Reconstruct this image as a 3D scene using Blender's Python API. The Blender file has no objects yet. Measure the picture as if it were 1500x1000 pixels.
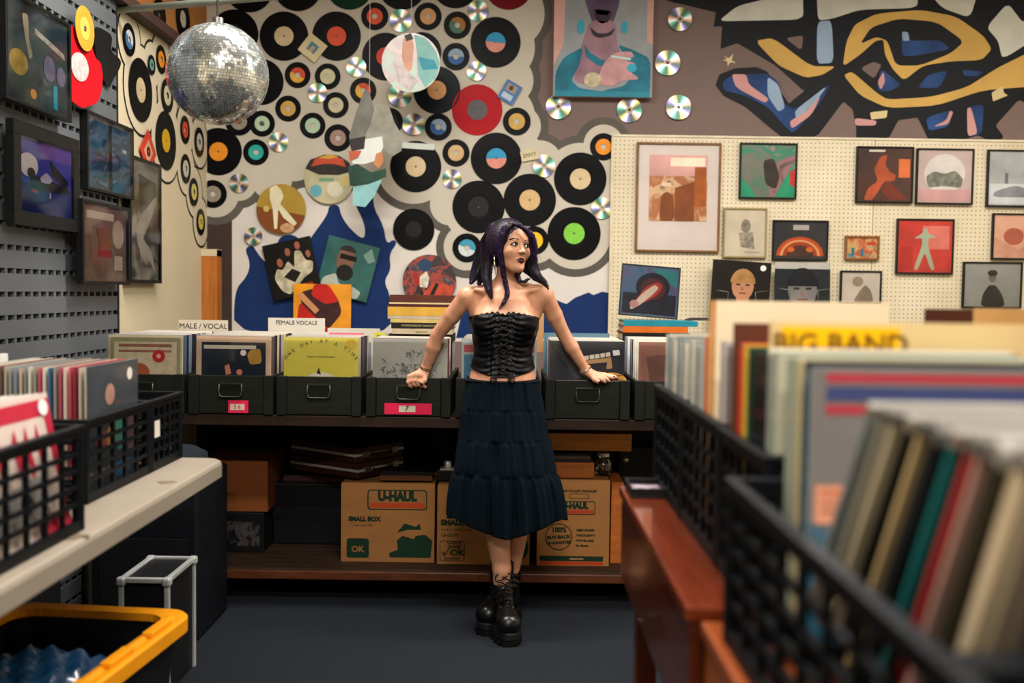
import bpy, bmesh, math, random
import numpy as np
from mathutils import Vector, Matrix, Euler

random.seed(7)
SC = bpy.context.scene
COL = SC.collection
PI = math.pi

# ---------------------------------------------------------------- camera, world, lights, exposure
CAM_H = 1.37
FPX = 35.0 / 36.0 * 1500.0
PITCH = math.atan(72.0 / FPX)
ROLL = math.radians(0.8)
cam_data = bpy.data.cameras.new('camera')
cam_data.lens = 35.0
cam_data.sensor_width = 36.0
cam_data.clip_start = 0.05
cam = bpy.data.objects.new('camera', cam_data)
COL.objects.link(cam)
CAM_M = Matrix.Rotation(PI / 2 - PITCH, 4, 'X') @ Matrix.Rotation(ROLL, 4, 'Z')
cam.matrix_world = Matrix.Translation((0, 0, CAM_H)) @ CAM_M
cam_data.dof.use_dof = True
cam_data.dof.focus_distance = 4.0
cam_data.dof.aperture_fstop = 2.2
SC.camera = cam

world = bpy.data.worlds.new('room_world')
SC.world = world
world.use_nodes = True
world.node_tree.nodes['Background'].inputs[0].default_value = (0.55, 0.62, 0.75, 1)
world.node_tree.nodes['Background'].inputs[1].default_value = 0.10

SC.view_settings.view_transform = 'Standard'
SC.view_settings.look = 'None'
SC.view_settings.exposure = 0.0
SC.view_settings.gamma = 1.0
SC.view_settings.use_curve_mapping = False


def area_light(name, loc, sx, sy, power, color, rot=(0, 0, 0)):
    l = bpy.data.lights.new(name, 'AREA')
    l.shape = 'RECTANGLE'
    l.size = sx
    l.size_y = sy
    l.energy = power
    l.color = color
    o = bpy.data.objects.new(name, l)
    o.location = loc
    o.rotation_euler = rot
    COL.objects.link(o)
    return o


WARM = (1.0, 0.95, 0.89)
LAMPS = [(-0.7, 3.75, 84), (1.5, 3.75, 76), (0.3, 1.5, 90), (2.9, 4.3, 32), (-0.1, -0.6, 130)]
for lx, ly, pw in LAMPS:
    area_light('ceiling_lamp_light', (lx, ly, 3.24), 1.2, 0.28, pw, WARM)

# ---------------------------------------------------------------- geometry helpers
def ray(px, py):
    return (CAM_M.to_3x3() @ Vector(((px - 750) / FPX, -(py - 500) / FPX, -1.0)))


def PY(px, py, y):
    d = ray(px, py)
    t = y / d.y
    return Vector((d.x * t, y, CAM_H + d.z * t))


def PX(px, py, x):
    d = ray(px, py)
    t = x / d.x
    return Vector((x, d.y * t, CAM_H + d.z * t))


def lin(c):
    c = c / 255.0
    return c / 12.92 if c <= 0.04045 else ((c + 0.055) / 1.055) ** 2.4


def rgb(h):
    if isinstance(h, str):
        h = h.lstrip('#')
        return tuple(lin(int(h[i:i + 2], 16)) for i in (0, 2, 4))
    return h


_M = {}


def mat(hexc, rough=0.6, metal=0.0, var=0.12, scale=8.0, bump=0.0, coat=0.0, aniso=0.0, name=None, spec=0.25, stretch=(1, 1, 1), sheen=0.0):
    key = (hexc, rough, metal, var, scale, bump, coat, spec, stretch, sheen)
    if key in _M:
        return _M[key]
    m = bpy.data.materials.new(name or 'mat_' + str(hexc).strip('#'))
    m.use_nodes = True
    nt = m.node_tree
    b = nt.nodes['Principled BSDF']
    col = rgb(hexc)
    b.inputs['Roughness'].default_value = rough
    b.inputs['Metallic'].default_value = metal
    b.inputs['Specular IOR Level'].default_value = spec
    b.inputs['Coat Weight'].default_value = coat
    b.inputs['Coat Roughness'].default_value = 0.06
    if sheen:
        b.inputs['Sheen Weight'].default_value = sheen
    tc = nt.nodes.new('ShaderNodeTexCoord')
    mp = nt.nodes.new('ShaderNodeMapping')
    mp.inputs['Scale'].default_value = stretch
    nz = nt.nodes.new('ShaderNodeTexNoise')
    nz.inputs['Scale'].default_value = scale
    nz.inputs['Detail'].default_value = 4.0
    nt.links.new(tc.outputs['Object'], mp.inputs[0])
    nt.links.new(mp.outputs[0], nz.inputs['Vector'])
    rp = nt.nodes.new('ShaderNodeValToRGB')
    rp.color_ramp.elements[0].position = 0.3
    rp.color_ramp.elements[1].position = 0.7
    rp.color_ramp.elements[0].color = tuple(c * (1 - var) for c in col) + (1,)
    rp.color_ramp.elements[1].color = tuple(min(1, c * (1 + var)) for c in col) + (1,)
    nt.links.new(nz.outputs['Fac'], rp.inputs[0])
    nt.links.new(rp.outputs[0], b.inputs['Base Color'])
    if bump:
        bp = nt.nodes.new('ShaderNodeBump')
        bp.inputs['Strength'].default_value = bump
        bp.inputs['Distance'].default_value = 0.004
        nt.links.new(nz.outputs['Fac'], bp.inputs['Height'])
        nt.links.new(bp.outputs[0], b.inputs['Normal'])
    _M[key] = m
    return m


def art(cols, scale=3.0, kind='noise', seed=0, rough=0.35, coat=0.3, stretch=(1, 1, 1), hard=True):
    """blotchy printed picture made of several colours"""
    key = ('art', tuple(cols), scale, kind, seed, stretch, rough, hard)
    if key in _M:
        return _M[key]
    m = bpy.data.materials.new('print_%d' % len(_M))
    m.use_nodes = True
    nt = m.node_tree
    b = nt.nodes['Principled BSDF']
    b.inputs['Roughness'].default_value = rough
    b.inputs['Coat Weight'].default_value = coat
    b.inputs['Coat Roughness'].default_value = 0.08
    tc = nt.nodes.new('ShaderNodeTexCoord')
    mp = nt.nodes.new('ShaderNodeMapping')
    mp.inputs['Location'].default_value = (seed * 3.17, seed * 1.3, seed * 2.11)
    mp.inputs['Scale'].default_value = stretch
    nt.links.new(tc.outputs['Object'], mp.inputs[0])
    if kind == 'wave':
        t = nt.nodes.new('ShaderNodeTexWave')
        t.inputs['Distortion'].default_value = 6.0
        t.inputs['Detail'].default_value = 3.0
        t.inputs['Detail Scale'].default_value = 2.0
    elif kind == 'cell':
        t = nt.nodes.new('ShaderNodeTexVoronoi')
    else:
        t = nt.nodes.new('ShaderNodeTexNoise')
        t.inputs['Detail'].default_value = 5.0
        t.inputs['Distortion'].default_value = 0.8
    t.inputs['Scale'].default_value = scale
    nt.links.new(mp.outputs[0], t.inputs['Vector'])
    rp = nt.nodes.new('ShaderNodeValToRGB')
    n = len(cols)
    cr = rp.color_ramp
    cr.interpolation = 'LINEAR' if not hard else 'EASE'
    lo, hi = (0.30, 0.70) if kind == 'noise' else (0.05, 0.95)
    for i, c in enumerate(cols):
        pos = lo + (hi - lo) * i / max(1, n - 1)
        e = cr.elements[i] if i < 2 else cr.elements.new(pos)
        e.position = pos
        e.color = rgb(c) + (1,)
    for i, e in enumerate(sorted(cr.elements, key=lambda e: e.position)):
        e.color = rgb(cols[i]) + (1,)
    nt.links.new(t.outputs['Color' if kind == 'cell' else 'Fac'], rp.inputs[0])
    nt.links.new(rp.outputs[0], b.inputs['Base Color'])
    _M[key] = m
    return m


def glass_mat():
    if 'glass' in _M:
        return _M['glass']
    m = bpy.data.materials.new('clear_pane')
    m.use_nodes = True
    nt = m.node_tree
    nt.nodes.clear()
    o = nt.nodes.new('ShaderNodeOutputMaterial')
    mx = nt.nodes.new('ShaderNodeMixShader')
    tr = nt.nodes.new('ShaderNodeBsdfTransparent')
    gl = nt.nodes.new('ShaderNodeBsdfGlossy')
    gl.inputs['Roughness'].default_value = 0.06
    lw = nt.nodes.new('ShaderNodeLayerWeight')
    lw.inputs['Blend'].default_value = 0.25
    nz = nt.nodes.new('ShaderNodeTexNoise')
    nz.inputs['Scale'].default_value = 6
    mt = nt.nodes.new('ShaderNodeMath')
    mt.operation = 'MULTIPLY_ADD'
    mt.inputs[1].default_value = 0.05
    nt.links.new(nz.outputs['Fac'], mt.inputs[0])
    nt.links.new(lw.outputs['Fresnel'], mt.inputs[2])
    nt.links.new(mt.outputs[0], mx.inputs[0])
    nt.links.new(tr.outputs[0], mx.inputs[1])
    nt.links.new(gl.outputs[0], mx.inputs[2])
    nt.links.new(mx.outputs[0], o.inputs[0])
    _M['glass'] = m
    return m


class MB:
    def __init__(s):
        s.v = []
        s.f = []
        s.m = []

    def add(s, vs, fs, mi=0):
        o = len(s.v)
        s.v += [tuple(v) for v in vs]
        s.f += [tuple(i + o for i in f) for f in fs]
        s.m += [mi] * len(fs)

    def box(s, c, d, mi=0, rot=None):
        x, y, z = d[0] / 2, d[1] / 2, d[2] / 2
        vs = [Vector((a * x, b * y, e * z)) for a in (-1, 1) for b in (-1, 1) for e in (-1, 1)]
        if rot is not None:
            R = rot if isinstance(rot, Matrix) else Euler(rot).to_matrix()
            vs = [R @ v for v in vs]
        c = Vector(c)
        s.add([v + c for v in vs], [(0, 1, 3, 2), (4, 6, 7, 5), (0, 4, 5, 1), (2, 3, 7, 6), (0, 2, 6, 4), (1, 5, 7, 3)], mi)
        return s

    def bb(s, x0, x1, y0, y1, z0, z1, mi=0):
        return s.box(((x0 + x1) / 2, (y0 + y1) / 2, (z0 + z1) / 2), (abs(x1 - x0), abs(y1 - y0), abs(z1 - z0)), mi)

    def ngon(s, pts, mi=0):
        s.add(pts, [tuple(range(len(pts)))], mi)
        return s

    def tube(s, pts, r, n=8, mi=0, cap=True):
        pts = [Vector(p) for p in pts]
        if not isinstance(r, (list, tuple)):
            r = [r] * len(pts)
        vs = []
        prev = None
        for i, p in enumerate(pts):
            t = (pts[min(i + 1, len(pts) - 1)] - pts[max(i - 1, 0)])
            if t.length < 1e-9:
                t = Vector((0, 0, 1))
            t.normalize()
            if prev is None:
                a = Vector((0, 0, 1)) if abs(t.z) < 0.9 else Vector((1, 0, 0))
                u = t.cross(a).normalized()
            else:
                u = (prev - t * prev.dot(t))
                u = u.normalized() if u.length > 1e-6 else t.orthogonal().normalized()
            prev = u
            w = t.cross(u)
            for k in range(n):
                an = 2 * PI * k / n
                vs.append(p + (u * math.cos(an) + w * math.sin(an)) * r[i])
        fs = []
        for i in range(len(pts) - 1):
            for k in range(n):
                k2 = (k + 1) % n
                fs.append((i * n + k, (i + 1) * n + k, (i + 1) * n + k2, i * n + k2))
        if cap:
            fs.append(tuple(range(n)))
            fs.append(tuple(reversed(range((len(pts) - 1) * n, len(pts) * n))))
        s.add(vs, fs, mi)
        return s

    def lathe(s, prof, n=32, mi=0, axis='y', c=(0, 0, 0)):
        """prof: list of (r, h) along axis"""
        vs = []
        c = Vector(c)
        for r, h in prof:
            for k in range(n):
                a = 2 * PI * k / n
                if axis == 'y':
                    vs.append(c + Vector((r * math.cos(a), h, r * math.sin(a))))
                else:
                    vs.append(c + Vector((r * math.cos(a), r * math.sin(a), h)))
        fs = []
        for i in range(len(prof) - 1):
            for k in range(n):
                k2 = (k + 1) % n
                fs.append((i * n + k, i * n + k2, (i + 1) * n + k2, (i + 1) * n + k))
        s.add(vs, fs, mi)
        return s

    def mesh(s, name, mats):
        me = bpy.data.meshes.new(name)
        me.from_pydata(s.v, [], s.f)
        for m in (mats if isinstance(mats, (list, tuple)) else [mats]):
            me.materials.append(m)
        if s.m and max(s.m) > 0:
            me.polygons.foreach_set('material_index', s.m)
        me.update()
        return me

    def build(s, name, mats, parent=None, smooth=False, bevel=0.0, loc=None, rot=None, recalc=False):
        me = s.mesh(name, mats)
        if recalc:
            bm = bmesh.new()
            bm.from_mesh(me)
            bmesh.ops.recalc_face_normals(bm, faces=bm.faces)
            bm.to_mesh(me)
            bm.free()
        return link(name, me, parent, smooth, bevel, loc, rot)


def link(name, me, parent=None, smooth=False, bevel=0.0, loc=None, rot=None):
    o = bpy.data.objects.new(name, me)
    COL.objects.link(o)
    if parent is not None:
        o.parent = parent
    if loc is not None:
        o.location = loc
    if rot is not None:
        o.rotation_euler = rot
    if smooth:
        me.polygons.foreach_set('use_smooth', [True] * len(me.polygons))
    if bevel:
        b = o.modifiers.new('bevel', 'BEVEL')
        b.width = bevel
        b.segments = 2
        b.limit_method = 'ANGLE'
    return o


def tag(o, label=None, cat=None, group=None, kind=None):
    if label:
        o['label'] = label
    if cat:
        o['category'] = cat
    if group:
        o['group'] = group
    if kind:
        o['kind'] = kind
    return o


def thing(name, label, cat, loc=(0, 0, 0), rot=(0, 0, 0), group=None):
    o = bpy.data.objects.new(name, None)
    o.empty_display_size = 0.05
    COL.objects.link(o)
    o.location = loc
    o.rotation_euler = rot
    return tag(o, label, cat, group)


def dup(o, loc=None, rot=None, label=None, group=None, parent=None):
    c = o.copy()
    COL.objects.link(c)
    if parent is not None:
        c.parent = parent
    if loc is not None:
        c.location = loc
    if rot is not None:
        c.rotation_euler = rot
    if label:
        c['label'] = label
    if group:
        c['group'] = group
    for ch in list(o.children):
        dup(ch, parent=c)
    return c


def struct(name, mb, mats, parent=None, **k):
    return tag(mb.build(name, mats, parent, **k), kind='structure')


TEXTS = []
FONTS_DONE = []


def text(s, size, m, parent, loc, rot=(PI / 2, 0, 0), align='CENTER', name='lettering', sx=1.0, bold=0.0, shear=0.0, spacing=1.0):
    cu = bpy.data.curves.new(name, 'FONT')
    cu.body = s
    cu.size = size
    cu.align_x = align
    cu.align_y = 'CENTER'
    cu.extrude = 0.0004
    cu.offset = bold
    cu.shear = shear
    cu.resolution_u = 3
    cu.space_character = spacing
    cu.materials.append(m)
    o = bpy.data.objects.new(name, cu)
    COL.objects.link(o)
    o.parent = parent
    o.location = loc
    o.rotation_euler = rot
    o.scale = (sx, 1, 1)
    TEXTS.append(o)
    return o


def flush_text():
    bpy.context.view_layer.update()
    dg = bpy.context.evaluated_depsgraph_get()
    for o in TEXTS:
        me = bpy.data.meshes.new_from_object(o.evaluated_get(dg))
        n = bpy.data.objects.new('lettering', me)
        COL.objects.link(n)
        n.parent = o.parent
        n.matrix_basis = o.matrix_basis.copy()
    for o in TEXTS:
        bpy.data.objects.remove(o)


def chaikin(pts, it=2, r=.25):
    for _ in range(it):
        out = []
        n = len(pts)
        for i in range(n):
            a, b = pts[i], pts[(i + 1) % n]
            out.append((a[0] * (1 - r) + b[0] * r, a[1] * (1 - r) + b[1] * r))
            out.append((a[0] * r + b[0] * (1 - r), a[1] * r + b[1] * (1 - r)))
        pts = out
    return pts


def flat_mb(w, h, t, base_i=0, side_i=0):
    mb = MB()
    mb.box((0, 0, 0), (w, t, h), side_i)
    mb.m[2] = base_i  # front face (-y)
    return mb


def prints_on(mb, w, h, t, prints, start=1):
    """prints: [(mat_index, [(u,v)...])] u,v in 0..1 from the top left of the front"""
    for k, (mi, pts) in enumerate(prints):
        y = -t / 2 - 0.0005 - 0.0003 * min(k, 12)
        if 4 < len(pts) < 20:
            pts = chaikin(pts, 2, .15)
        mb.ngon([((u - .5) * w, y, (.5 - v) * h) for u, v in pts], mi)


def circ(cx, cy, r, n=24, asp=1.0, a0=0, a1=2 * PI):
    full = abs(a1 - a0 - 2 * PI) < 1e-6
    m = n if full else n + 1
    return [(cx + r * math.cos(a0 + (a1 - a0) * k / n), cy + r * asp * math.sin(a0 + (a1 - a0) * k / n)) for k in range(m)]


def rect(u0, v0, u1, v1):
    return [(u0, v0), (u1, v0), (u1, v1), (u0, v1)]


def flat_item(name, label, cat, loc, rot, w, h, t, front, side, prints=(), group=None, parent=None, bevel=0.0):
    """front: material of the front; prints: [(material, pts)]"""
    mb = flat_mb(w, h, t, 1, 0)
    mats = [side, front] + [p[0] for p in prints]
    prints_on(mb, w, h, t, [(i + 2, p[1]) for i, p in enumerate(prints)])
    o = mb.build(name, mats, parent, loc=loc, rot=rot)
    if label:
        tag(o, label, cat, group)
    return o


def framed(name, label, cat, loc, rot, w, h, t, fw, fmat, front, prints=(), group=None, matw=0.0, matm=None, pane=True):
    root = thing(name, label, cat, loc, rot, group)
    mb = MB()
    mb.bb(-w / 2, w / 2, -t / 2, t / 2, h / 2 - fw, h / 2)
    mb.bb(-w / 2, w / 2, -t / 2, t / 2, -h / 2, -h / 2 + fw)
    mb.bb(-w / 2, -w / 2 + fw, -t / 2, t / 2, -h / 2 + fw, h / 2 - fw)
    mb.bb(w / 2 - fw, w / 2, -t / 2, t / 2, -h / 2 + fw, h / 2 - fw)
    mb.build('frame', fmat, root, bevel=0.0015)
    iw, ih = w - 2 * fw, h - 2 * fw
    if matm:
        b = flat_mb(iw, ih, 0.004)
        b.build('mat_board', matm, root, loc=(0, 0.003, 0))
        mwx, mwy = matw if isinstance(matw, tuple) else (matw, matw)
        pw, ph = iw - 2 * mwx, ih - 2 * mwy
    else:
        pw, ph = iw, ih
    pz = 0
    if matm and prints and prints[0] == 'shift':
        pz = prints[1]
        prints = prints[2]
    pb = flat_mb(pw, ph, 0.003, 1, 0)
    prints_on(pb, pw, ph, 0.003, [(i + 2, p[1]) for i, p in enumerate(prints)])
    pb.build('picture', [front, front] + [p[0] for p in prints], root, loc=(0, -0.001, pz))
    if pane:
        g = MB()
        g.ngon([(-iw / 2, 0, -ih / 2), (iw / 2, 0, -ih / 2), (iw / 2, 0, ih / 2), (-iw / 2, 0, ih / 2)])
        g.build('pane', glass_mat(), root, loc=(0, -t / 2 + 0.0015, 0))
    return root


# common materials
BLACK = mat('#0b0b0c', 0.45, var=.2)
CREAM = mat('#d8c8a4', 0.6)
WHITE = mat('#dedad0', 0.6)
INK = mat('#151414', 0.7)
DKMETAL = mat('#1b1c1e', 0.45, 0.6)

# ---------------------------------------------------------------- room shell
WY = 5.90      # back wall plane
WLX = -1.81    # left wall plane
WRX = 3.65
CZ = 3.30
TAUPE = mat('#75625c', 0.75, var=.05, scale=3)
PLASTER = mat('#cdbf9f', 0.85, var=.06, scale=2.0, bump=.15)


def carpet():
    m = mat('#1c2026', 0.95, var=.4, scale=260, bump=.8, spec=.15)
    return m


mb = MB()
mb.bb(WLX, WRX, -3.0, WY, -0.05, 0.0)
struct('floor', mb, carpet())
mb = MB()
mb.bb(WLX, WRX, -3.0, WY, CZ, CZ + .05)
struct('ceiling', mb, mat('#e2dccd', .9))
wb = MB()
wb.bb(WLX - .1, WRX + .1, WY, WY + .1, 0, CZ)
wall_back = struct('wall_back', wb, TAUPE)
mb = MB()
mb.bb(WLX - .1, WLX, -3.0, WY, 0, CZ)
wall_left = struct('wall_left', mb, PLASTER)
mb = MB()
mb.bb(WRX, WRX + .1, -3.0, WY, 0, CZ)
struct('wall_right', mb, mat('#d8ccb0', .85))
mb = MB()
mb.bb(WLX, WRX, -3.1, -3.0, 0, CZ)
struct('wall_front', mb, mat('#d8ccb0', .85))

for i, (lx, ly, pw) in enumerate(LAMPS):
    t = thing('ceiling_light', ['long ceiling light over the disco ball aisle', 'long ceiling light over the bench crates', 'long ceiling light above the aisle',
              'long ceiling light by the pegboard corner', 'long ceiling light behind the viewer'][i], 'light', (lx, ly, CZ - .002))
    b = MB()
    b.bb(-.65, .65, -.17, .17, -.04, 0)
    b.build('housing', WHITE, t)

# ---- painted mural on the back wall: thin coats of paint, each a polygon layer on the wall
CLOUD = mat('#c0b8a8', .8, var=.04, scale=4)
CLOUDGREY = mat('#59544d', .8, var=.12, scale=5)
MWHITE = mat('#d3ccc4', .8, var=.03, scale=4)
MBLUE = mat('#0b2a5c', .75, var=.12, scale=4)
STRIP = mat('#3d302c', .8)


def wpt(px, py, off):
    p = PY(px, py, WY)
    return (p.x, WY - off, p.z)


def xz_circle(mbx, px, py, rp, off, mi=0, n=40, y=WY):
    p = PY(px, py, y)
    r = rp * y / FPX
    mbx.ngon([(p.x + r * math.cos(2 * PI * k / n), y - off, p.z + r * math.sin(2 * PI * k / n)) for k in range(n)], mi)


paint = MB()
paint.ngon([wpt(338, 235, .0010), wpt(338, 500, .0010), wpt(898, 500, .0010), wpt(898, 235, .0010)], 0)
paint.build('mural_white_field', MWHITE, wall_back)
b1 = [(343, 495), (343, 425), (362, 405), (367, 385), (358, 364), (370, 358), (378, 372), (392, 388), (405, 372), (408, 345), (434, 343), (446, 362), (464, 336), (480, 314),
      (482, 300), (497, 300), (499, 314), (510, 332), (532, 352), (536, 338), (530, 318), (520, 300), (518, 270), (550, 262), (545, 300), (562, 330), (566, 358), (577, 350),
      (582, 356), (570, 372), (573, 395), (562, 412), (572, 432), (578, 495)]
paint = MB()
paint.ngon([wpt(x, y, .0016) for x, y in chaikin(b1, 2)])
paint.ngon([wpt(x, y, .0016) for x, y in [(668, 495), (676, 460), (700, 440), (812, 438), (824, 443), (830, 445), (842, 436), (862, 428), (869, 432), (882, 427), (898, 430), (898, 495)]])
paint.build('mural_blue_shape', MBLUE, wall_back)
paint = MB()
paint.ngon([wpt(x, y, .0012) for x, y in [(303, 0), (303, 500), (340, 500), (340, 300), (340, 0)]])
paint.build('mural_dark_strip', STRIP, wall_back)

CL = [(330, 20, 60), (330, 120, 60), (322, 222, 46), (316, 284, 34), (350, 268, 26), (376, 222, 36), (398, 262, 30), (430, 225, 40), (470, 200, 60), (500, 230, 40), (545, 205, 60),
      (420, 60, 90), (500, 60, 90), (600, 60, 95), (680, 60, 85), (745, 20, 52), (735, 70, 48), (745, 118, 36), (738, 170, 45), (762, 185, 30), (760, 225, 34), (790, 240, 34),
      (606, 244, 54), (640, 190, 60), (700, 160, 60), (560, 130, 80), (450, 130, 80), (660, 240, 45), (727, 232, 55), (776, 290, 52), (850, 262, 52), (884, 212, 29), (701, 303, 52),
      (843, 342, 52), (684, 362, 34), (783, 352, 34), (872, 300, 36), (740, 300, 50), (815, 300, 50), (585, 180, 60), (660, 300, 30)]
g = MB()
c = MB()
for i, (x, y, r) in enumerate(CL):
    xz_circle(g, x, y, r + 11, .0022 + i * .00003)
    xz_circle(c, x, y, r, .0040 + i * .00003)
g.build('mural_cloud_border', CLOUDGREY, wall_back)
c.build('mural_cloud', CLOUD, wall_back)


# graffiti lettering above the pegboard (coordinates: crop of 2.5x at (900,0))
def gz(pts, off):
    if off >= .0016:
        pts = chaikin(pts, 2, .14 if off < .0045 else .08)
    else:
        pts = chaikin(pts, 2, .07)
    return [wpt(900 + X / 2.5, Y / 2.5, off) for X, Y in pts]


GB = mat('#090c12', .6, var=.2)
GGOLD = mat('#c9a155', .7, var=.12, scale=3)
GCREAM = mat('#c9c8bd', .7, var=.08)
GBLUE = mat('#243f6e', .7, var=.5, scale=6)
GLB = mat('#8fa5bd', .7, var=.2, scale=4)
GPINK = mat('#c08c88', .7, var=.1)
layers = [
    ('graffiti_outline', GB, .0010, [
        [(300, -60), (180, 0), (350, 40), (372, 45), (362, 98), (395, 96), (388, 180), (450, 158), (505, 190), (590, 240), (690, 330), (640, 380), (605, 330), (560, 262), (520, 245),
         (440, 250), (385, 272), (370, 312), (400, 352), (480, 392), (560, 460), (610, 500), (742, 500), (838, 372), (872, 400), (885, 465), (885, 508), (1005, 505),
         (1040, 440), (1110, 430), (1150, 512), (1260, 518), (1330, 495), (1400, 528), (1425, 500), (1395, 460), (1480, 365), (1560, 400), (1560, -60)]]),
    ('graffiti_fill', GGOLD, .0016, [
        [(835, 245), (850, 150), (880, 90), (960, 50), (1120, 36), (1250, 60), (1350, 130), (1382, 180), (1345, 220), (1230, 225), (1130, 240), (1060, 295), (1020, 255), (990, 200),
         (985, 145), (955, 150), (900, 200)],
        [(1560, 170), (1560, 315), (1350, 330), (1180, 387), (1000, 396), (900, 350), (838, 275), (870, 262), (960, 340), (1000, 365), (1160, 355), (1290, 320), (1400, 250), (1470, 215)],
        [(515, 150), (580, 138), (720, 243), (812, 243), (760, 275), (700, 285), (600, 240)]]),
    ('graffiti_fill', GCREAM, .0016, [
        [(380, 78), (450, 22), (560, -5), (640, -40), (690, -20), (692, 72), (500, 76)],
        [(740, -40), (1110, -40), (1110, 30), (900, 35), (800, 68), (745, 76)],
        [(1140, -40), (1335, -40), (1302, 66), (1200, 30)],
        [(1440, 10), (1500, 90), (1560, -10), (1560, 130), (1420, 218), (1405, 150), (1362, 100)]]),
    ('graffiti_eye', GB, .0024, [
        [(898, 162), (940, 100), (1040, 68), (1180, 80), (1280, 152), (1232, 195), (1120, 240), (1030, 240), (1000, 150), (960, 135)]]),
    ('graffiti_fill', GBLUE, .0030, [
        [(1050, 118), (1085, 150), (1190, 148), (1232, 180), (1100, 205), (1052, 205)],
        [(395, 302), (430, 275), (560, 268), (600, 300), (620, 380), (662, 402), (792, 303), (760, 370), (655, 490), (620, 460), (560, 390), (470, 348), (400, 332)],
        [(975, 250), (1052, 312), (1000, 336), (960, 330)], [(1108, 322), (1150, 272), (1222, 258), (1190, 322)],
        [(1140, 430), (1240, 400), (1225, 462), (1150, 480)], [(1290, 392), (1352, 382), (1345, 490), (1295, 502)], [(1275, 255), (1350, 262), (1330, 280), (1278, 278)]]),
    ('graffiti_fill', GLB, .0034, [
        [(742, 80), (795, 74), (803, 230), (740, 235)], [(560, 280), (600, 310), (625, 395), (600, 410), (560, 350)], [(660, 405), (780, 312), (740, 370), (665, 440)],
        [(1052, 116), (1075, 118), (1080, 150), (1055, 150)]]),
    ('graffiti_fill', GPINK, .0038, [
        [(428, 272), (482, 272), (492, 310), (565, 362), (552, 378), (445, 322)], [(757, 348), (722, 420), (650, 472), (640, 445), (700, 410)],
        [(962, 300), (985, 262), (990, 300), (975, 330)], [(1165, 465), (1215, 440), (1228, 405), (1240, 410), (1222, 455)], [(1290, 395), (1306, 395), (1330, 490), (1292, 500)],
        [(880, 432), (960, 442), (955, 460), (880, 460)]]),
    ('graffiti_fill', TAUPE, .0036, [[(625, 140), (692, 130), (684, 186)], [(900, 250), (948, 226), (978, 238), (950, 290)], [(600, 290), (660, 325), (700, 330), (645, 372), (618, 330)]]),
    ('graffiti_mark', mat('#cdb987', .6), .0046, [
        [(935, 412), (1000, 404), (995, 432), (940, 438)], [(1380, 340), (1420, 315), (1425, 340), (1440, 350), (1385, 372)],
        [(400, 205), (418, 214), (436, 196), (428, 220), (445, 232), (424, 228), (414, 244), (412, 224), (396, 222), (410, 216)]]),
]
for nm, m_, off, polys in layers:
    b = MB()
    for p in polys:
        b.ngon(gz(p, off))
    b.build(nm, m_, wall_back)

# pegboard sheets
def pegboard_mat():
    m = bpy.data.materials.new('pegboard_enamel')
    m.use_nodes = True
    nt = m.node_tree
    b = nt.nodes['Principled BSDF']
    b.inputs['Roughness'].default_value = .55
    tc = nt.nodes.new('ShaderNodeTexCoord')
    sp = nt.nodes.new('ShaderNodeSeparateXYZ')
    nt.links.new(tc.outputs['Object'], sp.inputs[0])
    terms = []
    for ax in ('X', 'Z'):
        d = nt.nodes.new('ShaderNodeMath'); d.operation = 'DIVIDE'; d.inputs[1].default_value = 0.0254
        nt.links.new(sp.outputs[ax], d.inputs[0])
        f = nt.nodes.new('ShaderNodeMath'); f.operation = 'FRACT'
        nt.links.new(d.outputs[0], f.inputs[0])
        s_ = nt.nodes.new('ShaderNodeMath'); s_.operation = 'SUBTRACT'; s_.inputs[1].default_value = .5
        nt.links.new(f.outputs[0], s_.inputs[0])
        q = nt.nodes.new('ShaderNodeMath'); q.operation = 'POWER'; q.inputs[1].default_value = 2
        a = nt.nodes.new('ShaderNodeMath'); a.operation = 'ABSOLUTE'
        nt.links.new(s_.outputs[0], a.inputs[0])
        nt.links.new(a.outputs[0], q.inputs[0])
        terms.append(q)
    ad = nt.nodes.new('ShaderNodeMath'); ad.operation = 'ADD'
    nt.links.new(terms[0].outputs[0], ad.inputs[0])
    nt.links.new(terms[1].outputs[0], ad.inputs[1])
    lt = nt.nodes.new('ShaderNodeMath'); lt.operation = 'LESS_THAN'; lt.inputs[1].default_value = .018
    nt.links.new(ad.outputs[0], lt.inputs[0])
    nz = nt.nodes.new('ShaderNodeTexNoise')
    nz.inputs['Scale'].default_value = 3
    nt.links.new(tc.outputs['Object'], nz.inputs['Vector'])
    rp = nt.nodes.new('ShaderNodeValToRGB')
    rp.color_ramp.elements[0].position = .35
    rp.color_ramp.elements[0].color = rgb('#cfc0a0') + (1,)
    rp.color_ramp.elements[1].position = .65
    rp.color_ramp.elements[1].color = rgb('#dccfb2') + (1,)
    nt.links.new(nz.outputs['Fac'], rp.inputs[0])
    mx = nt.nodes.new('ShaderNodeMix'); mx.data_type = 'RGBA'
    nt.links.new(lt.outputs[0], mx.inputs['Factor'])
    nt.links.new(rp.outputs[0], mx.inputs['A'])
    mx.inputs['B'].default_value = rgb('#5a4c36') + (1,)
    nt.links.new(mx.outputs['Result'], b.inputs['Base Color'])
    return m


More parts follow.
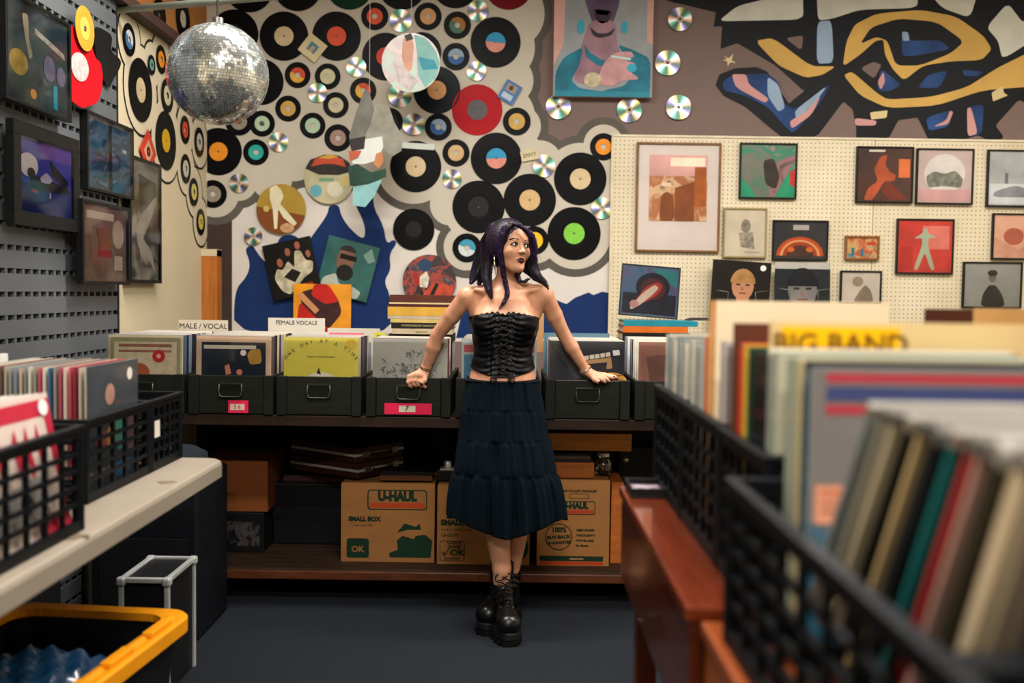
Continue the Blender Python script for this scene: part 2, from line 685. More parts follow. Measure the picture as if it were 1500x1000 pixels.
PB = pegboard_mat()
pl = PY(897, 196, WY)
pr = WRX
ptop = (PY(897, 196, WY - .03).z + PY(1490, 211, WY - .03).z) / 2
x0 = pl.x
pb_root = thing('pegboard', 'cream pegboard covering the lower wall behind the framed album covers', 'pegboard', ((x0 + pr) / 2, WY - .012, 0))
wd = (pr - x0) / 2
for k in range(2):
    b = MB()
    cx = -wd / 2 + wd * k
    b.bb(-wd / 2 + .002, wd / 2 - .002, -.006, .006, 0, ptop - .12)
    o = b.build('panel', PB, pb_root, loc=(cx, 0, .12))
b = MB()
b.bb(-wd, wd, -.012, .006, 0, .012)
b.build('top_rail', mat('#d9cfb4', .6), pb_root, loc=(0, 0, ptop))
b = MB()
b.bb(0, .012, -.014, .006, 0, ptop - .12)
b.build('edge_rail', mat('#d5c7a6', .6), pb_root, loc=(-wd - .006, 0, .12))
PEGY = WY - .02

# ---- left wall: grey slatwall planks with slots, cream wall beyond, upper orange band and dark ledge
SLX = WLX + .03
slat_root = thing('slatwall', 'dark grey slotted metal panelling under the posters on the side wall', 'wall panel', (WLX, 3.0, 0))
SLM = mat('#686c70', .5, .35, var=.12, scale=2)
SLD = mat('#0e0f11', .8)
y0s, y1s = 2.0 - 3.0, PX(172, 420, SLX).y - 3.0
b = MB()
b.bb(0, .006, y0s, y1s, .0, 3.2)  # lower part added down to the floor to darken the wall under the table
b.build('backing', SLD, slat_root)
b = MB()
pitch = .083
z = .02
first = None
zs = []
while z < 3.2:
    zs.append(z)
    z += pitch
bb_ = MB().bb(0, .024, y0s, y1s, 0, pitch - .019)
first = bb_.build('plank', SLM, slat_root, loc=(.006, 0, zs[0]))
for z in zs[1:]:
    p = first.copy()
    COL.objects.link(p)
    p.location = (.006, 0, z)
tabs = MB()
for z in zs:
    y = y0s + .01
    while y < y1s - .01:
        tabs.bb(.006, .0285, y, y + .018, z + pitch - .0195, z + pitch + .0005)
        y += .062
tag(tabs.build('slot_bridge', SLM, slat_root), kind='stuff')
b = MB()
b.bb(0, .034, y1s, y1s + .012, .6, 3.2)
b.build('edge_trim', mat('#2a2c2e', .5, .3), slat_root)

# cream cloud painted on the left wall beyond the slatwall (hugging the records) with a thin black line
def lpt(px, py, off):
    p = PX(px, py, WLX)
    return (WLX + off, p.y, p.z)


LREC = [  # px, py, vertical radius px, kind, label colour
    (189, 58, 23, 'white and blue'), (206, 132, 45, 'cream'), (236, 87, 20, 'orange'), (245, 140, 24, 'pale cream'), (243, 206, 42, 'mustard yellow'),
    (271, 190, 20, 'red'), (292, 208, 21, 'chalk white'), (272, 247, 21, 'ivory'), (284, 281, 20, 'pale yellow'), (294, 325, 19, 'lemon yellow'),
    (234, 22, 24, 'black'), (268, 28, 30, 'off-white'), (222, 95, 14, 'sea green')]
g = MB()
c = MB()
b = MB()
for i, (px, py, r, colr) in enumerate(LREC):
    p = PX(px, py, WLX)
    R = r * p.y / FPX
    if py < 60 and px > 200:
        continue
    for mbx, ex, off in ((g, .075, .0010), (c, .062, .0020)):
        mbx.ngon([(WLX + off + i * .00003, min(WY - .001, p.y + (R + ex) * math.cos(2 * PI * k / 40)), p.z + (R + ex) * math.sin(2 * PI * k / 40)) for k in range(40)])
g.build('mural_line', mat('#1f1b18', .8), wall_left)
c.build('mural_cloud', mat('#cfc2a6', .8, var=.04), wall_left)
# orange band above the ledge
LEDGE_Z = PX(250, 68, WLX).z
b = MB()
b.bb(WLX, WLX + .002, y1s + 3.0 + .02, WY, LEDGE_Z, CZ)
b.build('upper_band', mat('#a9713c', .8), wall_left)
b = MB()
b.bb(WLX, WLX + .07, 3.0, WY, LEDGE_Z, LEDGE_Z + .05)
struct('trim_1', b, mat('#4a3530', .6), bevel=.003)

# corner post, brown
pa, pc = PY(298, 365, WY - .06), PY(321, 500, WY - .06)
post = MB()
POST_Z = PY(750, 613, 4.12).z + .002
post.bb(0, pc.x - pa.x, -.05, .05, POST_Z, pa.z)
o = post.build('wooden_post', mat('#b26a2c', .55, var=.25, scale=6, stretch=(6, 6, .6), bump=.2), bevel=.003, loc=(pa.x, WY - .055, 0))
tag(o, 'upright orange-brown timber post standing in the wall corner', 'post')
b = MB()
b.bb(0, pc.x - pa.x, -.052, .048, 0, .04)
b.build('paint_collar', mat('#c9bb9b', .7), o, loc=(0, 0, pa.z - .04))

# conduit pipe across the top
pipe = MB()
pA = PY(178, 14, 4.55)
d_ = ray(330, 1)
pB = Vector((0, 0, CAM_H)) + d_ * ((pA.z - CAM_H) / d_.z)
pA2 = pA + (pA - pB) * .02
pipe.tube([(0, 0, 0), (pB - pA2) * 6], .016, 12)
o = pipe.build('conduit_pipe', mat('#a9b5a6', .4, .2), smooth=True, loc=pA2)
tag(o, 'pale green pipe running across under the ceiling above the disco ball', 'pipe')

# ---------------------------------------------------------------- records
def vinyl_mat(hexc, name):
    key = ('vinyl', hexc)
    if key in _M:
        return _M[key]
    m = bpy.data.materials.new(name)
    m.use_nodes = True
    nt = m.node_tree
    b = nt.nodes['Principled BSDF']
    b.inputs['Base Color'].default_value = rgb(hexc) + (1,)
    b.inputs['Roughness'].default_value = .40
    b.inputs['Specular IOR Level'].default_value = .09
    tc = nt.nodes.new('ShaderNodeTexCoord')
    w = nt.nodes.new('ShaderNodeTexWave')
    w.wave_type = 'RINGS'
    w.rings_direction = 'Y'
    w.inputs['Scale'].default_value = 60
    nt.links.new(tc.outputs['Object'], w.inputs['Vector'])
    bp = nt.nodes.new('ShaderNodeBump')
    bp.inputs['Strength'].default_value = .12
    bp.inputs['Distance'].default_value = .001
    nt.links.new(w.outputs['Fac'], bp.inputs['Height'])
    nt.links.new(bp.outputs[0], b.inputs['Normal'])
    _M[key] = m
    return m


VBLACK = vinyl_mat('#07080a', 'vinyl_black')
DISC = {}


def disc_mesh(R, lr, hole, vm, lm, lm2=None):
    """a pressed record: bead at the rim, grooved field, run-out step; returns the two meshes"""
    a = MB()
    a.lathe([(hole, .0), (R, .0), (R + .0008, -.0012), (R, -.0024), (R - .004, -.0020), (lr + .012, -.0019), (lr + .010, -.0014), (lr, -.0014), (hole, -.0014)], 48)
    l = MB()
    n = 48
    l.lathe([(lr - .0005, -.0014), (lr - .0008, -.0024), (hole + .0003, -.0024)], n)
    if lm2:
        for q in range(n):
            ang = 2 * PI * (q + .5) / n
            if math.sin(ang + .35) < 0:
                l.m[n + q] = 1
        # (front ring faces only)
    return a, l


LABC = {'cream': '#cdb790', 'orange-red': '#d4502e', 'peach': '#cf9a66', 'blue and pink': '#2b8fb8', 'rainbow brown': '#a06a30', 'blue and white': '#8fa3b8', 'gold': '#c49c4e',
        'pale cream': '#c5bd98', 'pale green': '#a9c2a2', 'tan': '#c9a877', 'orange': '#e08a1e', 'green': '#7cc142', 'yellow': '#e3b81e', 'teal': '#1f9c93', 'grey': '#565458',
        'red': '#c8402c', 'black': '#121214', 'white and blue': '#b8bfc4', 'mustard yellow': '#c49a16', 'chalk white': '#b4b6ae', 'ivory': '#b9b4a0', 'pale yellow': '#cdbd6b',
        'lemon yellow': '#c9b94a', 'off-white': '#b8b09a', 'sea green': '#5f9484', 'dusky pink': '#9c7f70', 'grey-brown': '#8c8272', 'none': '#0c0d0f', 'aqua blue': '#3a8fae',
        'red and yellow': '#c54a2c', 'silver': '#9a9a9a'}
LAB2 = {'blue and pink': '#d38a78', 'blue and white': '#2d5c93', 'red and yellow': '#d8a43c', 'rainbow brown': '#49705c', 'aqua blue': '#c6cdcb', 'white and blue': '#3f6f97', 'teal': '#2aa79c'}


def add_record(px, py, rp, colr, label, plane='back', lay=0, disc='#07080a', group=None, small=None, rotx=0.0):
    if plane == 'back':
        p = PY(px, py, WY - .006 - lay * .0028)
        R = rp * WY / FPX
        rot = (0, 0, 0)
    else:
        p = PX(px, py, WLX + .006 + lay * .0028)
        R = rp * p.y / FPX
        rot = (0, 0, PI / 2)
        if p.y + R > WY - .01:
            p.y = WY - .01 - R
    small = R < .10 if small is None else small
    lr = R * (.60 if small else .40)
    hole = R * .2 if (small and colr not in ('none',)) else .0036
    two = LAB2.get(colr)
    if len(label.split()) > 16:
        print('LONG', label)
    vm = VBLACK if disc == '#07080a' else vinyl_mat(disc, 'vinyl_colour')
    a, l = disc_mesh(R, lr, hole, vm, None, two)
    clipx = plane == 'back' and p.x - R < WLX + .004
    if clipx:   # the disc is cut where the walls meet
        for bb in (a, l):
            bb.v = [(max(v[0], WLX + .004 - p.x), v[1], v[2]) for v in bb.v]
    o = a.build('vinyl_record', vm, smooth=False, loc=p, rot=rot)
    if not clipx:
        o.rotation_euler.rotate_axis('Y', random.uniform(-.5, .5))
    tag(o, label, 'record', group)
    lm = mat(LABC[colr], .55, var=.1, scale=25)
    mats = [lm] + ([mat(two, .55, var=.1, scale=25)] if two else [])
    l.build('centre_label', mats, o)
    if hole > .01:   # the wall shows through the big hole; add the adaptor-less paper ring
        r = MB()
        r.lathe([(hole + .0003, -.0022), (hole + .0003, -.0002)], 32)
        r.build('hole_edge', vm, o)
    else:
        # printed ring on the label
        r = MB()
        r.lathe([(lr * .10, -.0026), (lr * .05, -.0026)], 16)
        r.build('spindle_hole', BLACK, o)
    return o


R_ = add_record
BIG, SM = 'large black record', 'small black record'
R_(365, -18, 35, 'black', BIG + ' cut by the top edge above the disco ball side')
R_(436, -20, 35, 'black', BIG + ' at the top edge directly above the cream-labelled one', lay=1)
R_(512, -21, 34, 'green', 'dark green record peeking in at the top edge of the wall', disc='#06301c')
R_(589, -22, 35, 'black', BIG + ' at the top edge beside the green one', lay=1)
R_(667, -23, 34, 'black', BIG + ' at the top edge above the small rainbow-labelled record')
R_(745, -22, 35, 'cream', 'deep red record peeking in at the top edge near the portrait canvas', disc='#6d0d14')
R_(343, 50, 35, 'black', BIG + ' half hidden behind the top of the disco ball')
R_(382, 120, 33, 'black', BIG + ' half hidden behind the lower side of the disco ball')
R_(350, 178, 20, 'grey-brown', SM + ' mostly hidden under the bottom of the disco ball')
R_(416, 53, 35, 'cream', BIG + ' with a cream label next to the diamond-hung cream card')
R_(493, 53, 35, 'orange-red', BIG + ' with a bright orange-red centre label')
R_(549, 24, 19.5, 'orange-red', SM + ' with an orange and silver label near the top edge')
R_(627, 24, 19.5, 'peach', SM + ' with a peach label near the top edge')
R_(670, 37, 19.5, 'rainbow brown', SM + ' with a brown and green label above the blue and white one')
R_(668, 83, 19.5, 'blue and white', SM + ' with a blue and white label under the brown and green one')
R_(726, 62, 36, 'blue and pink', BIG + ' with a blue and pink label, the upper one, beside the portrait canvas')
R_(565, 83, 34, 'red', BIG + ' covered on one side by the hanging pale picture disc')
R_(618, 76, 28, 'black', BIG + ' almost hidden behind the hanging pale picture disc')
R_(436, 110, 18.5, 'red and yellow', SM + ' with a red and yellow label under the cream card')
R_(480, 112, 18.5, 'pale cream', SM + ' with a pale cream label below the orange-red labelled one')
R_(532, 133, 19, 'red and yellow', SM + ' with a red and yellow label above the grey cut-out figure')
R_(640, 132, 34, 'peach', 'large slate-black record with a peach label under the hanging picture disc', disc='#10181d')
R_(422, 159, 18.5, 'gold', SM + ' with a gold label in the middle of the cluster')
R_(492, 154, 18.5, 'pale cream', SM + ' with a whitish label just below the other pale cream one')
R_(384, 181, 18.5, 'pale green', SM + ' with a pale green label by the disco ball, above the teal one')
R_(458, 184, 18.5, 'pale green', SM + ' with a pale green label below the gold one, near the grey figure')
R_(495, 202, 19.5, 'dusky pink', SM + ' with a dusky pink label above the cartoon disc')
R_(375, 223, 18.5, 'teal', SM + ' with a teal label beside the large orange-labelled one')
R_(570, 178, 20, 'black', SM + ' half covered by the grey cut-out figure')
R_(699, 161, 36.5, 'grey', 'large translucent red record with a grey label', disc='#a80a18')
R_(642, 186, 19.5, 'blue and white', SM + ' with a pale blue label beside the big red record')
R_(757, 178, 20, 'gold', SM + ' with a yellow-gold label at the cloud edge by the red record')
R_(668, 224, 19.5, 'tan', SM + ' with a tan label between the two large records under the red one')
R_(609, 244, 37, 'cream', BIG + ' with a cream label and white tape strip above it')
R_(727, 232, 37, 'blue and pink', BIG + ' with a blue and pink label, the lower one, with a chipped rim')
R_(884, 215, 19.5, 'orange', SM + ' with an orange label tucked at the pegboard corner')
R_(850, 262, 38, 'cream', BIG + ' with a cream label beside the pegboard edge')
R_(776, 293, 38, 'tan', BIG + ' with a tan label directly above the woman')
R_(701, 303, 38, 'black', BIG + ' with a black and silver label above the woman')
R_(841, 342, 38.5, 'green', BIG + ' with a bright green label beside the woman')
R_(684, 363, 21, 'aqua blue', SM + ' with a white and aqua label beside the hair of the woman')
R_(783, 352, 20.5, 'yellow', SM + ' with a yellow label half behind the face of the woman')
R_(606, 336, 30, 'none', 'mid-sized plain black record without a coloured label on the white paint')
R_(320, 222, 34, 'orange', BIG + ' with an orange label at the wall corner')
R_(312, 284, 20, 'grey-brown', SM + ' with a grey-brown label under the orange-labelled one')
LTXT = {0: 'small black record with a white and blue label, top of the side wall cluster', 1: 'large black record with a cream label and pale scuff on the side wall',
        2: 'small black record with an orange label on the side wall', 3: 'small black record with a pale cream label beside the disco ball on the side wall',
        4: 'large black record with a mustard yellow label on the side wall', 5: 'small black record with a red label on the side wall',
        6: 'small black record with a chalk white label on the side wall', 7: 'small black record with an ivory label low on the side wall',
        8: 'small black record with a pale yellow label, second lowest on the side wall', 9: 'small black record with a lemon yellow label, lowest on the side wall',
        10: 'plain black record above the dark ledge on the orange band', 11: 'black record with an off-white label above the dark ledge',
        12: 'tiny dark record with a sea green label between others on the side wall'}
for i, (px, py, r, colr) in enumerate(LREC):
    R_(px, py, r, colr, LTXT[i], plane='left', lay=(1 if i in (3, 6, 8, 10, 12) else 0), small=(r < 30))

# compact discs
def cd_mat():
    m = bpy.data.materials.new('compact_disc')
    m.use_nodes = True
    nt = m.node_tree
    b = nt.nodes['Principled BSDF']
    b.inputs['Metallic'].default_value = .8
    b.inputs['Roughness'].default_value = .38
    tc = nt.nodes.new('ShaderNodeTexCoord')
    sp = nt.nodes.new('ShaderNodeSeparateXYZ')
    nt.links.new(tc.outputs['Object'], sp.inputs[0])
    at = nt.nodes.new('ShaderNodeMath'); at.operation = 'ARCTAN2'
    nt.links.new(sp.outputs['X'], at.inputs[0])
    nt.links.new(sp.outputs['Z'], at.inputs[1])
    mu = nt.nodes.new('ShaderNodeMath'); mu.operation = 'MULTIPLY_ADD'; mu.inputs[1].default_value = 1 / PI; mu.inputs[2].default_value = 1.0
    nt.links.new(at.outputs[0], mu.inputs[0])
    fr = nt.nodes.new('ShaderNodeMath'); fr.operation = 'FRACT'
    nt.links.new(mu.outputs[0], fr.inputs[0])
    rp = nt.nodes.new('ShaderNodeValToRGB')
    cs = ['#56655c', '#4c6a5e', '#62b8a0', '#ffffff', '#e8b090', '#5c675e', '#4f5f5a', '#8f7fc4', '#ffffff', '#c9c46a', '#56655c']  # bright wedges and rainbow glints are reflections painted into the disc colour
    cr = rp.color_ramp
    while len(cr.elements) < len(cs):
        cr.elements.new(.5)
    for i, e in enumerate(cr.elements):
        e.position = i / (len(cs) - 1)
    for i, e in enumerate(cr.elements):
        e.color = tuple(c * .9 for c in rgb(cs[i])) + (1,)
    nt.links.new(fr.outputs[0], rp.inputs[0])
    nt.links.new(rp.outputs[0], b.inputs['Base Color'])
    return m


CDM = cd_mat()
HUBM = mat('#b59f8e', .3, coat=.5)
CDS = [(606, 182, 16, 'bright white reflecting disc beside the grey cut-out figure'), (408, 208, 14, 'rainbow disc between the pale green and teal record labels'),
       (350, 268, 14, 'rainbow disc under the large orange-labelled record'), (371, 346, 13, 'disc with orange glints on the white paint above the blue shape'),
       (522, 98, 14, 'glinting disc under the orange-red labelled record'), (465, 136, 14, 'glinting disc in the middle of the record cluster'),
       (587, 30, 16, 'green and violet glinting disc near the top edge'), (700, 16, 15, 'rainbow disc at the top edge beside the blue and pink labelled record'),
       (698, 104, 14, 'white glinting disc above the red record'), (662, 262, 14, 'glinting disc under the small tan-labelled record'),
       (797, 243, 16, 'green striped disc beside the small paper sign'), (882, 305, 15.5, 'disc at the pegboard edge between two large records'),
       (586, 140, 17, 'glinting disc under the hanging picture disc'), (818, 156, 18, 'disc under the corner of the portrait canvas nearest the record cloud'),
       (922, 161, 18, 'disc under the corner of the portrait canvas nearest the graffiti'), (994, 157, 18, 'lowest disc in the column beside the graffiti'),
       (978, 92, 18, 'middle disc in the column beside the graffiti'), (996, 28, 17, 'rainbow disc at the top of the column beside the graffiti')]
for i, (px, py, rp, txt) in enumerate(CDS):
    p = PY(px, py, WY - .012)
    R = rp * WY / FPX
    a = MB()
    a.lathe([(R * .30, .0), (R, .0), (R, -.0014), (R * .30, -.0014)], 40)
    o = a.build('compact_disc', CDM, loc=p, rot=(random.uniform(-.12, .05), 0, random.uniform(-.1, .1)))
    o.rotation_euler.rotate_axis('Y', random.uniform(0, 6.28))
    tag(o, 'shiny ' + txt, 'disc')
    a = MB()
    a.lathe([(R * .30, -.001), (R * .12, -.001)], 24)
    a.build('hub', HUBM, o)
# ---------------------------------------------------------------- flat things on the back wall
def on_wall(px0, py0, px1, py1, y):
    """centre, width, height of an upright item whose picture box is given, standing at depth y"""
    a = PY(px0, py0, y)
    b = PY(px1, py1, y)
    return Vector(((a.x + b.x) / 2, y, (a.z + b.z) / 2)), abs(b.x - a.x), abs(a.z - b.z)


FBLK = mat('#101010', .4)
FWOOD = mat('#7a5230', .45, var=.25, scale=12, coat=.2)
PAPER = mat('#ded3c2', .7)

# portrait canvas, top
loc, w, h = on_wall(813, -62, 954, 144, WY - .035)
TEAL = mat('#0d6a80', .5, var=.35, scale=9)
P1 = [
    (mat('#8f9396', .6, var=.2, scale=4), rect(.03, .0, .97, .98)),
    (mat('#c99a90', .6, var=.1), [(.0, .0), (.12, .0), (.10, .62), (.0, .78)]),
    (mat('#c99a90', .6, var=.1), [(.93, .0), (1, .0), (1, .62), (.94, .60)]),
    (mat('#4a3a4c', .6, var=.3, scale=12), circ(.48, .10, .25, asp=.9)),
    (mat('#54425a', .55, var=.35, scale=9), [(.30, .30), (.30, .12), (.40, .03), (.58, .03), (.66, .12), (.66, .32), (.58, .50), (.50, .56), (.40, .50)]),
    (mat('#94707c', .55, var=.25, scale=9), [(.36, .45), (.62, .45), (.64, .62), (.70, .75), (.5, .92), (.2, .90), (.25, .70)]),
    (TEAL, [(.02, .83), (.10, .72), (.30, .64), (.26, .78), (.18, .88), (.26, .94), (.50, .96), (.50, 1), (.02, 1)]),
    (TEAL, [(.64, .62), (.80, .66), (.98, .72), (.98, 1), (.50, 1), (.50, .955), (.72, .92), (.80, .84), (.76, .74)]),
    (TEAL, [(.30, .62), (.36, .68), (.50, .74), (.60, .72), (.60, .77), (.46, .78), (.33, .72)]),
    (mat('#c08f90', .55, var=.2, scale=14), [(.45, .86), (.52, .74), (.62, .68), (.78, .67), (.82, .71), (.70, .73), (.84, .76), (.72, .79), (.88, .87), (.70, .88), (.60, .92), (.48, .92)]),
    (mat('#b9dadf', .5), [(.58, .70), (.78, .72), (.78, .735), (.58, .715)]),
    (mat('#2ba2b8', .5), circ(.79, .79, .05, asp=.6)),
    (mat('#bcae90', .5, var=.3, scale=30), circ(.40, .88, .09, asp=.6)),
    (mat('#2a1a26', .5), [(.39, .37), (.58, .38), (.55, .46), (.48, .48), (.42, .45)]), (mat('#e8dfda', .5), [(.41, .375), (.56, .385), (.54, .415), (.43, .41)]), (mat('#b57f8a', .5), [(.43, .455), (.54, .46), (.50, .485), (.46, .48)]), (mat('#2f9aae', .5), circ(.27, .50, .035, asp=1.5)), (mat('#2f9aae', .5), circ(.71, .50, .03, asp=1.5)), (mat('#2e2230', .5), [(.36, .50), (.44, .545), (.54, .545), (.62, .50), (.58, .56), (.46, .58), (.39, .56)]),
    (mat('#1f7c90', .5), [(.02, .96), (.98, .96), (.98, 1), (.02, 1)]),
]
flat_item('portrait_canvas', 'tall stretched canvas painting of a grinning person in a teal jacket with rings', 'painting', loc, (0, 0, 0), w, h, .045,
          mat('#8f9396', .6), mat('#c79a95', .6), P1)

# framed covers on the pegboard
def fr(px, label, front, prints=(), fm=None, fw=.010, cat='picture', tilt=0.0, y=None, t=.022, **k):
    loc, w, h = on_wall(*px, (y or PEGY) - t / 2)
    return framed('framed_picture', label, cat, loc, (0, tilt, 0), w, h, t, fw, fm or FBLK, front, prints, **k)


SEPIA = art(['#8e5a34', '#c08a5c', '#b06a3a', '#d9b48a', '#6d3f22'], 6, seed=1)
r = fr((933, 208, 1053, 370), 'large wood-framed brown photograph in a wide white mat', SEPIA,
       ('shift', .055, [(mat('#d8a8a0', .5, var=.2, scale=5), rect(0, 0, 1, .32)), (mat('#f2e2c8', .4), rect(.36, .04, .96, .17)), (mat('#a85a20', .5, var=.3), rect(.78, .18, .98, .78)),
                        (mat('#7c431c', .5, var=.3), [(.18, 1), (.2, .62), (.3, .55), (.42, .62), (.44, 1)]), (mat('#f0d0b8', .4), rect(.22, .42, .38, .48)),
                        (mat('#8a4a24', .5, var=.3), [(.44, .5), (.78, .4), (.78, 1), (.44, 1)])]),
       fm=FWOOD, fw=.012, matw=(.066, .115), matm=mat('#d9cdc4', .7, var=.03))
text('- - - - -', .022, mat('#b5a79c', .7), r, (0, -.003, -.25), name='lettering')
PINKGREEN = art(['#3f4a3c', '#a86f78', '#7a7a6c', '#2f8a6a', '#c07f88'], 5, seed=2)
fr((1084, 209, 1166, 292), 'black-framed album cover blurred in pink and jade green', PINKGREEN,
   [(mat('#3a332e', .5, var=.4), [(.4, .3), (.6, .25), (.72, .6), (.65, .85), (.45, .75)]), (mat('#2c9a72', .5, var=.2), [(.62, 1), (.98, .3), (1, 1)]),
    (mat('#2c9a72', .5, var=.2), [(0, .6), (.2, .85), (.3, 1), (0, 1)]), (mat('#c23a3a', .5), [(.9, .5), (1, .45), (1, .8), (.9, .75)])])
fr((1060, 304, 1122, 378), 'thin gold-framed pale pencil drawing of a figure', mat('#d3c7b0', .6), [(mat('#8d8474', .6, var=.5, scale=30), circ(.52, .35, .12, asp=1.2)),
   (mat('#9d9484', .6, var=.5, scale=30), [(.35, .5), (.7, .48), (.75, .85), (.4, .8)]), (mat('#b5aa94', .6), rect(.5, .9, .9, .93))], fm=mat('#94835a', .5), fw=.010)
ARCH = [(mat('#c8521e', .5, var=.2), circ(.5, .92, .45, a0=PI, a1=2 * PI, asp=1.15)), (mat('#e3a068', .5), circ(.5, .92, .38, a0=PI, a1=2 * PI, asp=1.15)),
        (mat('#a6401a', .5), circ(.5, .92, .33, a0=PI, a1=2 * PI, asp=1.15)), (mat('#4a2c22', .5, var=.4), circ(.5, .95, .26, a0=PI, a1=2 * PI, asp=1.2)),
        (mat('#b9b0a6', .5), rect(.36, .08, .66, .22)), (mat('#d86a2a', .5), circ(.32, .75, .07)), (mat('#d86a2a', .5), circ(.68, .75, .07))]
fr((1132, 322, 1212, 382), 'black-framed dark cover with a glowing orange arch', mat('#33343a', .4, var=.3), ARCH)
fr((1255, 214, 1336, 298), 'black-framed dark cover with a red-lit dancer and orange lamp', art(['#1f1a1a', '#4a2320', '#2a1c1c'], 3, seed=4),
   [(mat('#b0502e', .5, var=.3), [(.42, .15), (.55, .12), (.5, .3), (.6, .45), (.72, .5), (.68, .62), (.5, .62), (.4, .8), (.28, .98), (.12, .98), (.2, .75), (.38, .62), (.3, .4)]),
    (mat('#d8743c', .5), rect(.76, .2, .97, .55)), (mat('#7a2f22', .5), [(.55, .6), (.95, .95), (.6, .98), (.45, .8)]), (mat('#d9cfc2', .5), rect(.2, .03, .5, .07))])
fr((1343, 217, 1424, 300), 'black-framed pale pink cover with a group of small figures', mat('#bfaaa6', .5, var=.1),
   [(mat('#d2cbc6', .5), circ(.5, .45, .38)), (mat('#77786a', .5, var=.5, scale=30), [(.15, .5), (.3, .4), (.5, .45), (.7, .38), (.85, .55), (.8, .72), (.5, .68), (.2, .72)]),
    (mat('#c79a98', .5), rect(.02, .75, .98, .98))])
fr((1447, 219, 1528, 304), 'black-framed silvery cover cut by the frame edge, topmost', mat('#a6a8a8', .4, var=.2), [(mat('#5f6a72', .5, var=.4), rect(.3, .4, .36, .7)), (mat('#c9cccc', .5), rect(.02, .6, .98, .98)),
   (mat('#7c8085', .5, var=.4), [(.1, .75), (.5, .62), (.9, .75), (.9, .85), (.1, .85)])])
fr((1238, 345, 1287, 381), 'small copper-framed multicoloured print', art(['#2f8aa0', '#d8b06a', '#c9503a', '#7fae7a'], 12, seed=5), [(mat('#1f7c8c', .5), rect(.15, .5, .25, .9)), (mat('#1f7c8c', .5), rect(.45, .55, .55, .9)),
   (mat('#d0402c', .5), rect(.65, .2, .95, .35))], fm=mat('#8a5a34', .4, .3), fw=.012)
fr((1314, 320, 1395, 402), 'black-framed bright red cover with a striding figure', mat('#c8362e', .45, var=.25, scale=8),
   [(mat('#d8776a', .5, var=.2), rect(.45, .1, .95, .55)), (mat('#a5b59a', .5), [(.47, .15), (.53, .15), (.55, .25), (.72, .32), (.55, .34), (.56, .5), (.7, .95), (.62, .95), (.5, .6), (.38, .95), (.3, .95), (.44, .5), (.45, .34), (.28, .35), (.44, .25)]),
    (mat('#b92a24', .5), rect(.04, .5, .28, .95))])
fr((1454, 312, 1530, 381), 'black-framed peach coloured cover at the frame edge', art(['#d09a80', '#dca88e', '#c07a5e'], 4, seed=6), [(mat('#b05a44', .5), circ(.4, .5, .2))])
fr((1411, 383, 1495, 452), 'black-framed grey cover showing a person in a dark coat', mat('#a5a5a0', .5, var=.12), [(mat('#1b1c1f', .5, var=.3), [(.3, 1), (.34, .7), (.44, .5), (.56, .5), (.68, .7), (.75, 1)]),
   (mat('#77736e', .5), circ(.5, .32, .07, asp=1.6)), (mat('#141416', .5), circ(.5, .22, .09, asp=.8))])
fr((1231, 396, 1290, 446), 'small black-framed sepia portrait on white', mat('#d5cabb', .6), [(mat('#8d7a68', .5, var=.3), [(.3, 1), (.45, .65), (.62, .4), (.78, .6), (.85, 1)]), (mat('#a5937f', .5, var=.3), circ(.42, .3, .14, asp=1.2))])

# albums standing in wire racks
def wire_rack(cx, y, zb, label, w=.30):
    t = thing('wire_rack', label, 'rack', (cx, y, zb))
    b = MB()
    for s in (-1, 1):
        b.tube([(s * w * .5, 0, .14), (s * w * .26, -.004, .13), (s * w * .30, -.006, .0), (s * w * .30, .03, 0)], .0022, 6)
    b.tube([(-w * .30, -.006, 0), (w * .30, -.006, 0)], .0022, 6)
    b.build('wire', mat('#8b8780', .3, .9), t, smooth=True)
    return t


def face_print(skin, hair, shirt, bg, cx=.5, cy=.45, s=1.0):
    d = mat('#2a1812', .6)
    return [(shirt, [(cx - .42 * s, 1), (cx - .3 * s, cy + .38 * s), (cx - .1 * s, cy + .30 * s), (cx + .12 * s, cy + .30 * s), (cx + .36 * s, cy + .40 * s), (cx + .45 * s, 1)]),
            (skin, [(cx - .09 * s, cy + .15 * s), (cx + .11 * s, cy + .15 * s), (cx + .12 * s, cy + .40 * s), (cx - .1 * s, cy + .40 * s)]),
            (skin, circ(cx, cy, .18 * s, asp=1.3)),
            (hair, circ(cx, cy - .03 * s, .205 * s, asp=1.2, a0=PI * 1.02, a1=PI * 1.98)),
            (d, rect(cx - .11 * s, cy - .03 * s, cx - .04 * s, cy - .005 * s)), (d, rect(cx + .04 * s, cy - .03 * s, cx + .11 * s, cy - .005 * s)),
            (mat('#8a5a44', .6), [(cx - .01, cy - .0), (cx + .02, cy + .07 * s), (cx - .03, cy + .07 * s)]),
            (mat('#7a3a30', .6), rect(cx - .06 * s, cy + .11 * s, cx + .06 * s, cy + .13 * s))]


